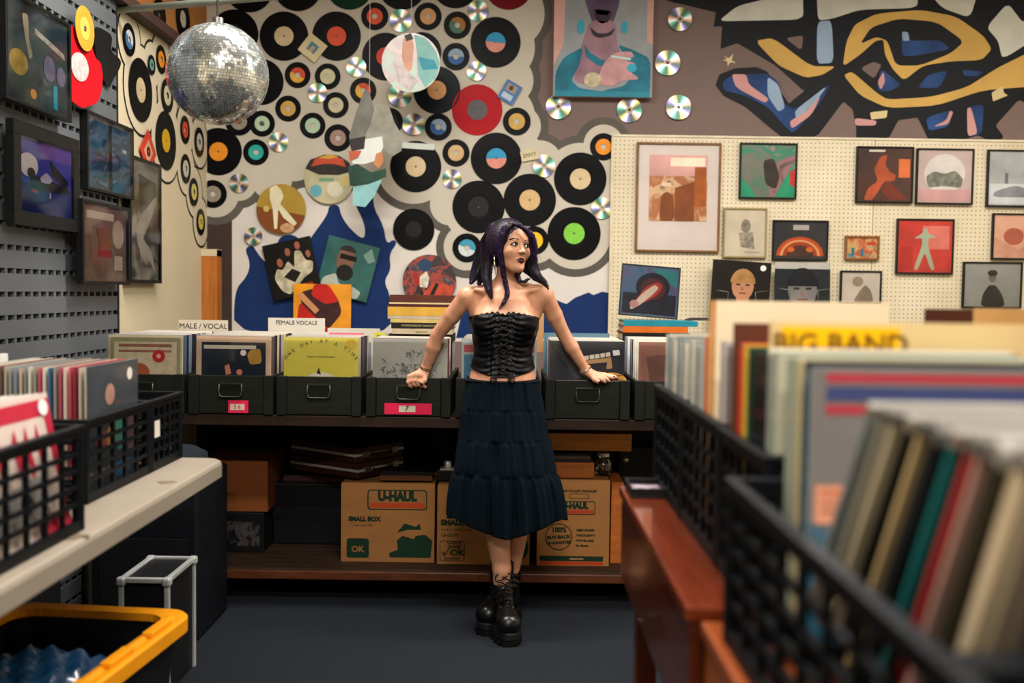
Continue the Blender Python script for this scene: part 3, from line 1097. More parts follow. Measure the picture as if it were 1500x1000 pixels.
DARKC = mat('#15110f', .35, var=.3, coat=.4)
loc, w, h = on_wall(1043, 378, 1127, 452, 5.80)
loc.z -= .04
flat_item('album_cover', 'dark album cover with a fair-haired man portrait in a wire rack', 'album', loc, (-.06, math.radians(3), 0), w, w, .004, DARKC, BLACK,
          face_print(mat('#b07a58', .5, var=.2), mat('#9a7040', .5, var=.3, scale=20), mat('#5a1f20', .5), None, cx=.53, cy=.42, s=1.05) + [(WHITE, circ(.86, .1, .05))])
wire_rack(loc.x, 5.77, loc.z - w / 2 + .03, 'wire rack clip in front of the fair-haired man cover')
loc, w, h = on_wall(1136, 377, 1215, 452, 5.80)
loc.z -= .04
flat_item('album_cover', 'blue-black album cover with a close dark-haired face in a wire rack', 'album', loc, (-.06, 0, 0), w, w, .004, mat('#1a2228', .35, coat=.4), BLACK,
          [(mat('#a8a49c', .5), rect(0, 0, 1, .12))] + face_print(mat('#6e6a66', .5, var=.3), mat('#0f1216', .5), mat('#101214', .5), None, cx=.5, cy=.5, s=1.45))
wire_rack(loc.x, 5.77, loc.z - w / 2 + .03, 'wire rack clip in front of the dark-haired face cover')

# nebula cover on the stack of books right of the counter
loc, w, h = on_wall(909, 387, 994, 466, 4.88)
NEB = [(mat('#1b2238', .4, var=.6, scale=18), rect(.03, .55, .97, .97)), (mat('#2f8f96', .4, var=.3), [(.5, .03), (.97, .05), (.97, .4), (.75, .25)]), (mat('#0c1030', .4), circ(.55, .42, .30)),
       (mat('#5f1d2e', .4, var=.3), circ(.56, .45, .22)), (mat('#c9402e', .4), [(.2, .82), (.42, .42), (.62, .30), (.72, .36), (.68, .52), (.46, .72)]),
       (mat('#e8d8c8', .4, var=.1), [(.16, .86), (.40, .52), (.58, .36), (.66, .42), (.56, .56), (.34, .80), (.2, .9)]), (mat('#d8a0a0', .4), circ(.24, .78, .08))]
framed('framed_picture', 'green-edged nebula album cover leaning on the teal and orange books', 'picture', loc, (math.radians(-8), math.radians(4), 0), w * 1.0, h * .98, .016, .006,
       mat('#1c2a22', .4), art(['#27407a', '#3a6a9c', '#5a4f86', '#3f93a8'], 5, seed=8), NEB)

# pictures discs on the mural
def pic_disc(px, py, rp, label, front, prints, off=.02):
    p = PY(px, py, WY - off)
    R = rp * WY / FPX
    b = MB()
    b.lathe([(.0, -.002), (R, -.002), (R, 0), (0, 0)], 48)
    for k, (m_, pts) in enumerate(prints):
        b.ngon([((u - .5) * 2 * R, -.0025 - .0003 * k, (.5 - v) * 2 * R) for u, v in pts], k + 1)
    o = b.build('picture_disc', [front] + [q[0] for q in prints], loc=p)
    tag(o, label, 'record')
    return o


pic_disc(412, 306, 36, 'golden brown picture disc showing a pale dancer', mat('#a98a35', .35, var=.15, coat=.4),
         [(mat('#7a431c', .4), circ(.5, .5, .5, a0=.25, a1=PI + .1)), (mat('#d8d0b0', .4), [(.27, .08), (.4, .02), (.5, .12), (.55, .25), (.48, .4), (.62, .55), (.82, .78), (.76, .84), (.55, .68), (.44, .50), (.42, .9), (.36, .9), (.33, .5), (.27, .3)]),
          (mat('#c89a70', .4, var=.3, scale=30), circ(.62, .88, .14, asp=.7)), (mat('#c4b060', .4), circ(.2, .5, .06))])
pic_disc(482, 262, 36, 'cartoon picture disc in red, cream and pale blue', mat('#b9b28e', .4, var=.2, scale=12),
         [(mat('#2c2622', .4, var=.5, scale=25), [(.02, .3), (.12, .12), (.4, .02), (.7, .03), (.9, .16), (.98, .34), (.7, .42), (.3, .42)]), (mat('#b8482c', .4, var=.2), [(.14, .26), (.22, .1), (.5, .02), (.78, .1), (.84, .26), (.6, .2), (.4, .2)]),
          (mat('#c79a30', .4), [(.28, .08), (.5, .01), (.7, .06), (.5, .1)]), (mat('#5fa3b0', .4), circ(.24, .74, .12)), (mat('#d0cbb4', .4), circ(.62, .7, .16)), (mat('#6f9a74', .4), rect(.3, .48, .6, .55)),
          (mat('#c9b878', .4), circ(.8, .55, .1))])
pic_disc(629, 412, 39, 'picture disc with a red and blue fantasy scene above the books', art(['#15151c', '#31232a', '#a33a2c', '#1c2c3c', '#6a5a52'], 14, seed=12),
         [(mat('#b8452f', .4, var=.4, scale=15), [(.4, .72), (.6, .5), (.95, .6), (.9, .85), (.5, .98), (.35, .9)]), (mat('#a32c24', .4), [(.18, .3), (.3, .42), (.36, .6), (.24, .55)]),
          (mat('#cfc4b4', .4, var=.4, scale=40), [(.32, .42), (.44, .3), (.5, .44), (.46, .62), (.32, .6)]), (mat('#27405c', .4), circ(.42, .2, .12)), (mat('#15201c', .4), [(.3, .9), (.35, .6), (.42, .85)]),
          (mat('#15201c', .4), [(.45, .9), (.62, .52), (.68, .55), (.5, .95)])])
# hanging things in front of the cluster
p = PY(602, 92, 5.45)
t = thing('hanging_picture_disc', 'pale picture disc with teal side hanging in front of the records', 'record', p)
b = MB()
b.lathe([(0, -.003), (.158, -.003), (.158, 0), (0, 0)], 48)
b.build('disc', [art(['#9fb8a8', '#c8b8b0', '#b8a8a4', '#a8c0b0', '#c9a890'], 9, seed=14)], t)
b = MB()
R = .157
for k, (mi, pts) in enumerate([(0, [(.55, .02), (.75, .08), (.93, .3), (1, .5), (.93, .75), (.75, .92), (.62, .7), (.6, .3)]), (1, [(.62, .4), (.9, .45), (.97, .6), (.7, .62)]),
                                (2, [(.36, .1), (.5, .05), (.55, .2), (.52, .6), (.42, .7), (.34, .4)]), (3, [(.38, .04), (.5, .0), (.54, .1), (.42, .14)]), (4, [(.2, .5), (.4, .6), (.62, .8), (.5, .98), (.3, .85)])]):
    b.ngon([((u - .5) * 2 * R, -.0035 - .0003 * k, (.5 - v) * 2 * R) for u, v in pts], mi)
b.build('printed_picture', [mat('#6fa39c', .4, var=.2), mat('#0f7f94', .4, var=.3), mat('#c08a70', .4, var=.2), mat('#3a2c22', .5), mat('#b4a8a8', .4, var=.3, scale=15)], t)
b = MB().tube([(0, 0, .155), (0, 0, CZ - p.z)], .0012, 5)
b.build('thread', mat('#c9c4b8', .6), t)
p = PY(562, 195, 5.5)
t = thing('hanging_cutout', 'grey cardboard cut-out figure hanging in front of the records', 'decoration', p)


def cut(name, pts, m_, y, parent=None, th=.004):
    parent = parent or t
    """pts in photo pixels relative to p, extruded cardboard"""
    s = p.y / FPX
    n = len(pts)
    vs = [((x - 562) * s, y + d, -(z_ - 195) * s) for d in (0, th) for x, z_ in pts]
    fs = [tuple(range(n)), tuple(reversed(range(n, 2 * n)))] + [(i, i + n, (i + 1) % n + n, (i + 1) % n) for i in range(n)]
    b = MB()
    b.add(vs, fs)
    return b.build(name, m_, parent, recalc=True)


GREYP = mat('#8a877a', .6, var=.25, scale=14)
cut('hat', [(534, 133), (540, 134), (548, 160), (543, 180), (532, 205), (514, 210), (512, 200), (522, 165)], mat('#6c6b62', .6, var=.25, scale=10), -.004)
cut('torso', [(545, 160), (556, 152), (570, 158), (577, 178), (590, 200), (588, 220), (575, 228), (560, 215), (545, 205), (530, 205), (534, 180)], GREYP, 0)
cut('arm', [(512, 228), (530, 205), (560, 200), (562, 215), (552, 235), (535, 240), (518, 240)], mat('#c9ccc4', .6, var=.08), -.008)
cut('jacket', [(512, 205), (536, 200), (534, 218), (516, 222)], mat('#2c2928', .6), -.010)
cut('cup_band', [(511, 245), (524, 240), (545, 252), (566, 246), (566, 258), (540, 268), (514, 272)], mat('#1c3c30', .5, var=.3), -.012)
cut('hand', [(552, 225), (560, 222), (563, 236), (556, 246), (548, 240)], mat('#b5774e', .6), -.014)
cut('skirt', [(518, 270), (545, 258), (560, 262), (550, 285), (536, 302), (518, 300)], mat('#7fb0b0', .4, var=.25), -.004)
cut('orange_patch', [(512, 222), (530, 221), (526, 230), (514, 236)], mat('#b5573a', .6), -.016)
MB().tube([(-.08, .002, .22), (-.08, .002, CZ - p.z)], .0012, 5).build('thread', mat('#c9c4b8', .6), t)

# cards and papers
loc, w, h = on_wall(443, 55, 473, 85, WY - .02)
flat_item('square_card', 'cream card with a small picture hung like a diamond between two records', 'card', loc, (0, math.radians(38), 0), .125, .125, .003, mat('#cdbf93', .6), CREAM,
          [(mat('#3f7f8c', .5, var=.3), rect(.28, .28, .72, .72)), (mat('#b58f7a', .5), rect(.42, .4, .6, .72))])
loc, w, h = on_wall(730, 118, 764, 152, WY - .02)
flat_item('blue_photo_card', 'small blue-bordered photo hung at an angle above the gold-labelled record', 'photo', loc, (0, math.radians(30), 0), .10, .12, .003, mat('#3f6fa3', .5), WHITE,
          [(mat('#9a8578', .5, var=.3), rect(.15, .12, .8, .5)), (mat('#a9b8c4', .5), rect(.15, .6, .8, .88)), (mat('#3a2c28', .5), circ(.45, .3, .12))])
loc, w, h = on_wall(762, 218, 790, 236, WY - .016)
o = flat_item('paper_sign', 'small cream paper sign with handwriting beside the chipped record', 'sign', loc, (0, math.radians(-12), 0), .105, .062, .002, mat('#cdc09a', .7), CREAM)
text('ENVY', .032, mat('#4c4638', .7), o, (0, -.0018, 0))
loc, w, h = on_wall(589, 208, 636, 220, WY - .015)
flat_item('tape_strip', 'white tape strip over the top of the cream-labelled record', 'tape', loc, (0, math.radians(3), 0), w, .034, .002, mat('#c9d2c8', .35, var=.1, coat=.4), WHITE)
loc, w, h = on_wall(1015, 115, 1030, 125, WY - .01)
p_ = PX(217, 222, WLX + .012)
flat_item('red_card', 'red square card with a pale border hung like a diamond on the side wall', 'card', p_, (0, math.radians(45), PI / 2), .155, .155, .003, mat('#c23a20', .5), mat('#b8321c', .5),
          [(mat('#cf9478', .5, var=.2), rect(.22, .22, .78, .78)), (mat('#1f1714', .5), circ(.5, .5, .16)), (mat('#c23a20', .5), circ(.5, .5, .05))])

# three covers pinned over the blue paint
loc, w, h = on_wall(388, 350, 468, 436, WY - .03)
flat_item('album_cover', 'tilted black album cover with a group in white suits', 'album', loc, (0, math.radians(-13), 0), .29, .33, .004, mat('#0f0e0d', .35, coat=.3), BLACK,
          [(mat('#b9af94', .5, var=.4, scale=20), [(.1, .62), (.2, .45), (.3, .5), (.45, .35), (.55, .5), (.62, .2), (.75, .22), (.8, .4), (.95, .45), (.9, .62), (.7, .7), (.5, .85), (.35, .95), (.2, .85)]),
           (mat('#9c5a40', .5), circ(.28, .36, .06, asp=1.3)), (mat('#9c5a40', .5), circ(.48, .2, .055, asp=1.3)), (mat('#9c5a40', .5), circ(.7, .12, .055, asp=1.3)), (mat('#9c5a40', .5), circ(.88, .3, .05, asp=1.3)),
           (mat('#14110f', .5), [(.3, .62), (.5, .5), (.66, .6), (.5, .75)]), (mat('#8f1e18', .5), rect(.55, .8, .85, .98))])
loc, w, h = on_wall(466, 345, 553, 442, WY - .026)
flat_item('album_cover', 'tilted teal album cover with a bearded man in sunglasses', 'album', loc, (0, math.radians(14), 0), .31, .33, .004, mat('#2a5c58', .35, var=.3, coat=.3), BLACK,
          [(mat('#a5ab9c', .5, var=.2), [(.05, 1), (.08, .75), (.3, .62), (.4, .8), (.65, .78), (.85, .85), (.8, 1)]), (mat('#7f5a48', .5, var=.3), circ(.42, .36, .17, asp=1.35)), (mat('#161412', .5), circ(.46, .58, .16, asp=.9)),
           (mat('#0c0c0c', .4), rect(.3, .26, .62, .35)), (mat('#2b2523', .5), circ(.42, .2, .15, asp=.7, a0=PI, a1=2 * PI)), (mat('#7a9a90', .5, var=.2), [(.72, .2), (.85, .05), (.97, .25), (.85, .32)])])
loc, w, h = on_wall(430, 424, 514, 492, WY - .05)
flat_item('album_cover', 'orange and yellow album cover with a red and black abstract shape', 'album', loc, (math.radians(-3), 0, 0), w, w, .004, mat('#e0921e', .35, var=.2, coat=.3), BLACK,
          [(mat('#3a1a1c', .5, var=.5, scale=18), [(.1, .15), (.45, .05), (.75, .2), (.85, .5), (.6, .8), (.4, .7), (.15, .4)]), (mat('#b81f16', .5, var=.3), [(.35, 0), (.6, 0), (.8, .3), (.55, .35), (.3, .2)]),
           (mat('#b81f16', .5, var=.3), [(.1, .3), (.35, .55), (.7, .85), (.3, .95), (.05, .75)]), (mat('#c98a5a', .5), [(.05, .2), (.15, .15), (.45, .45), (.38, .52)])])

# ---------------------------------------------------------------- things on the side wall (front faces +x)
def side_item(px0, px1, py_tl, py_br, x):
    """bounds on a plane of constant x from picture columns px0..px1; py_tl: top at px0, py_br: bottom at px1"""
    a = PX(px0, py_tl, x)
    b = PX(px1, py_br, x)
    return Vector((x, (a.y + b.y) / 2, (a.z + b.z) / 2)), abs(b.y - a.y), abs(a.z - b.z)


SX = WLX + .075
def sfr(px, label, front, prints=(), fw=.025, fm=None, x=SX, **k):
    loc, w, h = side_item(*px, x)
    return framed('framed_poster', label, 'poster', loc, (0, 0, PI / 2), w, h, .03, fw, fm or FBLK, front, prints, **k)


sfr((2, 100, -22, 180), 'large black-framed dark concert poster with a gold disc, highest on the slats', art(['#141a1c', '#20303a', '#3a4540', '#1a2024'], 4, seed=20),
    [(mat('#8c7430', .5, var=.5, scale=14), circ(.2, .62, .14, asp=.9)), (mat('#7c7462', .5, var=.4, scale=20), [(.25, .12), (.35, .1), (.36, .35), (.42, .5), (.36, .55), (.3, .35)]), (mat('#8a857c', .5, var=.5, scale=30), [(.45, .2), (.95, .32), (.95, .38), (.45, .26)]),
     (mat('#2a8aa0', .5), rect(.75, .7, .82, .95)), (mat('#b9813c', .5), circ(.42, .88, .05)), (mat('#5f5a6e', .5, var=.4), circ(.68, .55, .1, asp=1.3)), (mat('#5f5a6e', .5, var=.4), circ(.88, .58, .08, asp=1.3))], fw=.012)
sfr((14, 112, 172, 341), 'black-framed violet poster of a white-dressed figure at a grand piano', mat('#34309a', .4, var=.35, scale=2.5),
    [(mat('#15286a', .4, var=.2), rect(0, .6, 1, 1)), (mat('#5a3f94', .4), rect(.4, 0, 1, .22)), (mat('#cfc7cc', .5), circ(.18, .36, .17, asp=.95)), (mat('#0c0d18', .4), [(.55, .22), (.68, .3), (.95, .48), (.9, .56), (.62, .46)]),
     (mat('#0c0d18', .4), [(.2, .52), (.35, .48), (.95, .56), (.95, .66), (.2, .68)]), (mat('#b0a8c0', .5), [(.38, .5), (.5, .4), (.62, .5), (.55, .56), (.4, .56)]), (mat('#3a2a30', .5), circ(.22, .46, .07)), (mat('#b9a7c0', .5), rect(.55, .68, .58, .76)),
     (mat('#9c2a50', .5), rect(.22, .68, .34, .72))], fw=.05)
sfr((123, 192, 160, 293), 'black-framed blue poster of two mirrored faces', art(['#1c3144', '#3f6a8c', '#243c54', '#5f8cab'], 5, seed=21, stretch=(1, 1, 3)), [(mat('#10161f', .4), rect(.48, 0, .56, 1)), (mat('#c7b8c0', .5), rect(.8, .32, .9, .37)), (mat('#6a5a60', .5), rect(0, 0, 1, .04))], fw=.012, x=WLX + .05)
sfr((116, 186, 290, 417), 'black-framed brownish pink poster with crowded figures', art(['#5a4238', '#8c6a5c', '#7a5a4e', '#a48474'], 6, seed=22),
    [(mat('#c9b7a4', .5), rect(.1, .08, .7, .18)), (mat('#a8343a', .5), rect(.35, .58, .65, .68)), (mat('#c0ac9a', .5, var=.2), circ(.8, .35, .14, asp=1.4)), (mat('#c0ac9a', .5), rect(.7, .65, .9, .85)), (mat('#9a5c44', .5, var=.3), [(.3, .3), (.6, .3), (.65, .55), (.4, .6)])], fw=.014, x=WLX + .09)
sfr((186, 233, 225, 415), 'tall black-framed black and white poster partly behind the brownish one', art(['#3c3936', '#9c978e', '#565350', '#b8b3a8'], 3.0, seed=23, stretch=(1, 1, 1)),
    [(mat('#c2bdb2', .5), [(.2, .55), (.9, .25), (.95, .32), (.5, .62), (.3, .75)]), (mat('#4a4744', .5), [(.3, .1), (.9, .15), (.95, .25), (.35, .45)]), (mat('#c2bdb2', .5), [(.3, .6), (.75, .75), (.9, .95), (.6, .8), (.35, .8)])], fw=.016, x=WLX + .03)
# red die-cut record with gold single, dark shapes
t = thing('red_record_display', 'red guitar-shaped record with a white label on the slats beside the concert poster', 'record', PX(122, 98, SX), (0, 0, PI / 2))
s = PX(122, 98, SX).y / FPX
hx = 1.38
def cutl(name, pts, m_, y, parent, c=(122, 98), th=.003):
    pts = chaikin(pts, 2, .2)
    n = len(pts)
    vs = []
    o0 = PX(c[0], c[1], SX)
    for d in (0, th):
        for x, z_ in pts:
            q = PX(x, z_, SX)
            vs.append((q.y - o0.y, y + d, q.z - o0.z))
    fs = [tuple(range(n)), tuple(reversed(range(n, 2 * n)))] + [(i, i + n, (i + 1) % n + n, (i + 1) % n) for i in range(n)]
    return MB_add(vs, fs).build(name, m_, parent, recalc=True)


def MB_add(vs, fs):
    b = MB()
    b.add(vs, fs)
    return b


cutl('disc', [(94, 37), (108, 36), (118, 62), (135, 68), (140, 85), (148, 92), (151, 112), (149, 135), (142, 152), (130, 155), (122, 159), (110, 152), (102, 145), (101, 60)], vinyl_mat('#b3101c', 'vinyl_red'), 0, t)
cutl('label', [(116 + 13 * math.cos(a), 98 + 21 * math.sin(a) + 1.0 * math.cos(a) * 5) for a in [i * PI / 10 for i in range(20)]], mat('#c4a8a4', .5, var=.3, scale=40), -.003, t, th=.002)
p = PX(124, 42, SX + .01)
a, l = disc_mesh(.087, .045, .012, vinyl_mat('#b5892e', 'vinyl_gold'), None)
o = a.build('vinyl_record', vinyl_mat('#b5892e', 'vinyl_gold'), loc=p, rot=(0, 0, PI / 2))
tag(o, 'small gold record pinned over the top of the red guitar-shaped one', 'record')
l.build('centre_label', mat('#c9a348', .5), o)
t2 = thing('black_cutout', 'jagged black cardboard shape on the slats beside the red guitar-shaped record', 'decoration', PX(158, 85, SX - .03), (0, 0, PI / 2))
SX_keep = SX
SX = SX - .03
cutl('card', [(138, 38), (150, 42), (165, 52), (162, 75), (178, 88), (176, 100), (165, 118), (160, 130), (150, 115), (140, 80)], mat('#0f1011', .5), 0, t2, c=(158, 85))
SX = SX_keep

# ---------------------------------------------------------------- disco ball
p = PY(319, 109, 3.6)
R = .178
t = thing('disco_ball', 'large mirrored disco ball hanging in front of the records', 'disco ball', p)
MIR = []
for i, c_ in enumerate(['#e6eef0', '#d0dadc', '#e8e6e0']):
    m_ = bpy.data.materials.new('mirror_tile_%d' % i)
    m_.use_nodes = True
    b_ = m_.node_tree.nodes['Principled BSDF']
    b_.inputs['Metallic'].default_value = .85
    b_.inputs['Roughness'].default_value = .10 + .10 * i
    nz_ = m_.node_tree.nodes.new('ShaderNodeTexNoise')
    nz_.inputs['Scale'].default_value = 40
    rp_ = m_.node_tree.nodes.new('ShaderNodeValToRGB')
    rp_.color_ramp.elements[0].color = tuple(c * .85 for c in rgb(c_)) + (1,)
    rp_.color_ramp.elements[1].color = rgb(c_) + (1,)
    m_.node_tree.links.new(nz_.outputs['Fac'], rp_.inputs[0])
    m_.node_tree.links.new(rp_.outputs[0], b_.inputs['Base Color'])
    MIR.append(m_)
b = MB()
b.lathe([(.0001, -R + .004)] + [((R - .004) * math.sin(PI * k / 24), -(R - .004) * math.cos(PI * k / 24)) for k in range(1, 24)] + [(.0001, R - .004)], 32, axis='z')
b.build('core', mat('#3c3a36', .6), t, smooth=True)
b = MB()
ts = .0105
rows = int(PI * R / ts)
for i in range(rows):
    th = PI * (i + .5) / rows
    n = max(3, int(2 * PI * R * math.sin(th) / ts))
    for k in range(n):
        ph = 2 * PI * k / n
        nv = Vector((math.sin(th) * math.cos(ph), math.sin(th) * math.sin(ph), math.cos(th)))
        u = Vector((-math.sin(ph), math.cos(ph), 0))
        v_ = nv.cross(u)
        j = Vector((random.gauss(0, .035), random.gauss(0, .035), random.gauss(0, .035)))
        n2 = (nv + j).normalized()
        u2 = (u - n2 * u.dot(n2)).normalized()
        v2 = n2.cross(u2)
        c_ = nv * R
        q = ts * .46
        b.add([c_ + (-u2 - v2) * q, c_ + (u2 - v2) * q, c_ + (u2 + v2) * q, c_ + (-u2 + v2) * q], [(0, 1, 2, 3)], random.choice((0, 0, 1, 2)))
tag(b.build('mirror_tiles', MIR, t), kind='stuff')
b = MB()
b.tube([(0, 0, R - .002), (0, 0, R + .02)], .02, 16)
b.build('cap', mat('#8a8a86', .3, .9), t)
b = MB().tube([(0, 0, R + .02), (0, 0, CZ - p.z)], .004, 8)
b.build('hanging_rod', mat('#3a3a38', .4, .8), t)

# ---------------------------------------------------------------- counter, shelf
CF = 4.12                                       # crate front plane
CRT = PY(750, 556, CF).z                        # crate rim height
CRB = PY(750, 613, CF).z
CTB = CRB - .045
SHF = 4.30
cx0, cx1 = PY(128, 613, CF).x, PY(1160, 613, CF).x
cx0 = max(cx0, WLX + .02)
DKWOOD = mat('#2a1a12', .5, var=.35, scale=5, stretch=(1, 6, 6), bump=.15, coat=.1)
t = thing('counter_shelving', 'dark stained wooden record counter with a low shelf under it', 'counter', ((cx0 + cx1) / 2, 5.0, 0))
hw = (cx1 - cx0) / 2
b = MB().bb(-hw, hw, CF - 5.0 + .005, WY - 5.0 - .045, CTB, CRB)
b.build('worktop', DKWOOD, t, bevel=.003)
stop = PY(700, 818, 4.5).z
PLW = mat('#3b2a20', .6, var=.4, scale=9, stretch=(1, 5, 5), bump=.2)
sx0 = PY(300, 822, SHF).x - t.location.x
npl = 4
for k in range(npl):
    ya = SHF - 5.0 + k * .33
    b = MB().bb(sx0, hw, ya, ya + .325, stop - .03, stop)
    b.build('shelf_plank', PLW, t, bevel=.003)
b = MB().bb(sx0, hw, SHF - 5.0 - .018, SHF - 5.0 - .001, stop - .045, stop - .004)
b.build('edge_moulding', mat('#5a301c', .4, var=.35, scale=8, stretch=(1, 5, 5), coat=.3), t, bevel=.006)
b = MB().bb(sx0, hw, 4.72 - 5.0, 4.74 - 5.0, 0, stop - .031)
b.build('kick_board', mat('#4a2a1c', .45, var=.3, scale=6, stretch=(1, 4, 4)), t)
b = MB().bb(-hw, hw, 5.55 - 5.0, 5.57 - 5.0, 0, CTB)
b.build('back_board', mat('#11151d', .8), t)
for px in (646, 930, 300):
    x = PY(px, 700, 5.3).x - t.location.x
    b = MB().bb(x - .02, x + .02, 5.3 - 5.0 - .02, 5.3 - 5.0 + .02, stop, CTB)
    b.build('upright', mat('#1a1210', .6), t)
b = MB().bb(-hw, -hw + .04, 4.32 - 5.0, 4.4 - 5.0, 0, CTB)
b.build('upright', mat('#1a1210', .6), t)

# army-green crates
GREEN = mat('#12160e', .5, var=.35, scale=10, stretch=(1, 1, 5), bump=.2, coat=.05)
GREEN2 = mat('#0f120c', .55, var=.35, scale=10, bump=.2)
CW, CD, CH = .352, .62, CRT - CRB
def crate_parts(root):
    th = .016
    b = MB()
    b.bb(-CW / 2 + .042, CW / 2 - .042, 0, th, .004, CH)
    b.build('front_panel', GREEN, root, bevel=.002)
    for s in (-1, 1):
        b = MB()
        b.bb(s * CW / 2, s * (CW / 2 - .041), -.006, th, 0, CH + .002)
        b.build('corner_batten', GREEN2, root, bevel=.003)
        b = MB()
        b.bb(s * CW / 2, s * (CW / 2 - th), th + .001, CD, 0, CH)
        b.build('side_panel', GREEN2, root, bevel=.002)
    b = MB().bb(-CW / 2 + th + .001, CW / 2 - th - .001, CD - th, CD, 0, CH)
    b.build('back_panel', GREEN2, root)
    b = MB().bb(-CW / 2 + th + .001, CW / 2 - th - .001, th + .001, CD - th - .001, 0, .01)
    b.build('bottom', GREEN2, root)
    # recessed handle: folded steel bail on a small plate
    hz = CH * .62
    b = MB()
    b.bb(-.052, .052, -.003, -.0003, hz - .030, hz + .034)
    pl_ = b.build('handle_plate', mat('#171b14', .4, .3), root, bevel=.002)
    b = MB()
    b.tube([(-.046, -.006, hz + .026), (-.048, -.010, hz), (-.044, -.012, hz - .022), (-.034, -.013, hz - .026), (.034, -.013, hz - .026), (.044, -.012, hz - .022), (.048, -.010, hz), (.046, -.006, hz + .026)], .0034, 8)
    b.build('handle', mat('#3a4134', .3, .6), root, smooth=True)
    b = MB()
    b.bb(-.05, .05, -.007, -.003, hz + .024, hz + .031)
    b.build('hinge_bar', mat('#2c3228', .35, .5), root, bevel=.001)


crate_px = [208, 338, 467, 598, 729, 860, 991]
crate_lab = ['green army crate at the wall end, under the cover with a red dot', 'green army crate with a pink and white tag under the navy cover', 'green army crate under the yellow cover, between two tagged crates',
             'green army crate with a wide pink number tag', 'green army crate mostly hidden behind the woman', 'green army crate under the dark cover with an orange oval, by her resting hand',
             'green army crate beside the black milk crate, under a brownish pink cover']
crates = []
for i, px in enumerate(crate_px):
    x = PY(px, 613, CF).x
    r = thing('army_crate', crate_lab[i], 'crate', (x, CF, CRB + .001), group='green army crates along the counter')
    crate_parts(r)
    crates.append(r)
HOT = mat('#e0214f', .5, var=.08)
b = MB().bb(-.098, .098, -.0088, -.0072, .012, .012 + .046)
tg = b.build('number_tag', HOT, crates[3])
tg['label'] = 'bright pink tape tag'
b = MB().bb(-.038, .030, -.0096, -.0089, .022, .048)
b.build('paper_number', mat('#d3c9b4', .6), crates[3])
text('7', .026, INK, crates[3], (-.008, -.0101, .036), shear=.3, bold=.0006)
b = MB().bb(-.038 + .03, .075, -.0088, -.0072, .008, .060)
b.build('number_tag', HOT, crates[1])
b = MB().bb(.0, .060, -.0096, -.0089, .020, .046)
b.build('paper_number', mat('#d8b8a8', .6), crates[1])
text('5 6', .022, mat('#8a4a4a', .7), crates[1], (.03, -.0101, .033))

# ---- records standing in the crates
SLC = ['#cfc6b4', '#b8ad98', '#8c8a84', '#3a3a3e', '#d8d2c4', '#5a4a3e', '#a3978a', '#22252c', '#c4a98a', '#77808a', '#6a3a34', '#dcd5c6', '#49586a', '#b7b6ae']
SLM_ = [mat(c_, .4, var=.1, scale=4, coat=.2) for c_ in SLC]
SLEEVE_MESH = []
SW = .312
for i, m_ in enumerate(SLM_):
    b = MB()
    b.bb(-SW / 2, SW / 2, -.0018, .0018, 0, SW)
    b.bb(-SW / 2 + .001, SW / 2 - .001, -.0007, .0007, SW, SW + .0012, 1)
    SLEEVE_MESH.append(b.mesh('record_sleeve', [m_, mat('#d9d3c6', .5)]))



ORDS = 'first second third fourth fifth sixth seventh eighth ninth tenth eleventh twelfth thirteenth fourteenth fifteenth sixteenth seventeenth eighteenth nineteenth twentieth'.split() + ['twenty-first', 'twenty-second', 'twenty-third', 'twenty-fourth', 'twenty-fifth']
SLN = ['cream', 'sand', 'mid grey', 'charcoal', 'off-white', 'brown', 'taupe', 'near-black', 'peach', 'steel grey', 'maroon', 'ivory', 'slate blue', 'light grey']


def sleeve(i, loc, rot, label, group, name='record_sleeve', parent=None, scale=None):
    o = link(name, SLEEVE_MESH[i % len(SLEEVE_MESH)], None, loc=loc, rot=rot)
    if scale:
        o.scale = scale
    return tag(o, label, 'record', group)


# front covers: prints listed on the 12 inch square
def drawing(bg, line, seed):
    rnd = random.Random(seed)
    out = []
    for (gx, gy, gr, n) in ((.28, .42, .14, 26), (.5, .40, .12, 26), (.52, .22, .09, 16), (.75, .40, .12, 20), (.4, .55, .3, 22)):
        for _ in range(n):
            a = rnd.uniform(0, 6.28)
            x, y = gx + gr * rnd.uniform(-1, 1), gy + gr * .7 * rnd.uniform(-1, 1)
            L_ = rnd.uniform(.03, .09)
            w_ = rnd.uniform(.0018, .0042)
            c_, s_ = math.cos(a), math.sin(a)
            bx, by = x + c_ * L_ / 2 - s_ * L_ * .2, y + s_ * L_ / 2 + c_ * L_ * .2
            ex, ey = x + c_ * L_, y + s_ * L_
            out.append((line, [(x - s_ * w_, y + c_ * w_), (bx - s_ * w_, by + c_ * w_), (bx + s_ * w_, by - c_ * w_), (x + s_ * w_, y - c_ * w_)]))
            out.append((line, [(bx - s_ * w_, by + c_ * w_), (ex - s_ * w_, ey + c_ * w_), (ex + s_ * w_, ey - c_ * w_), (bx + s_ * w_, by - c_ * w_)]))
    return out


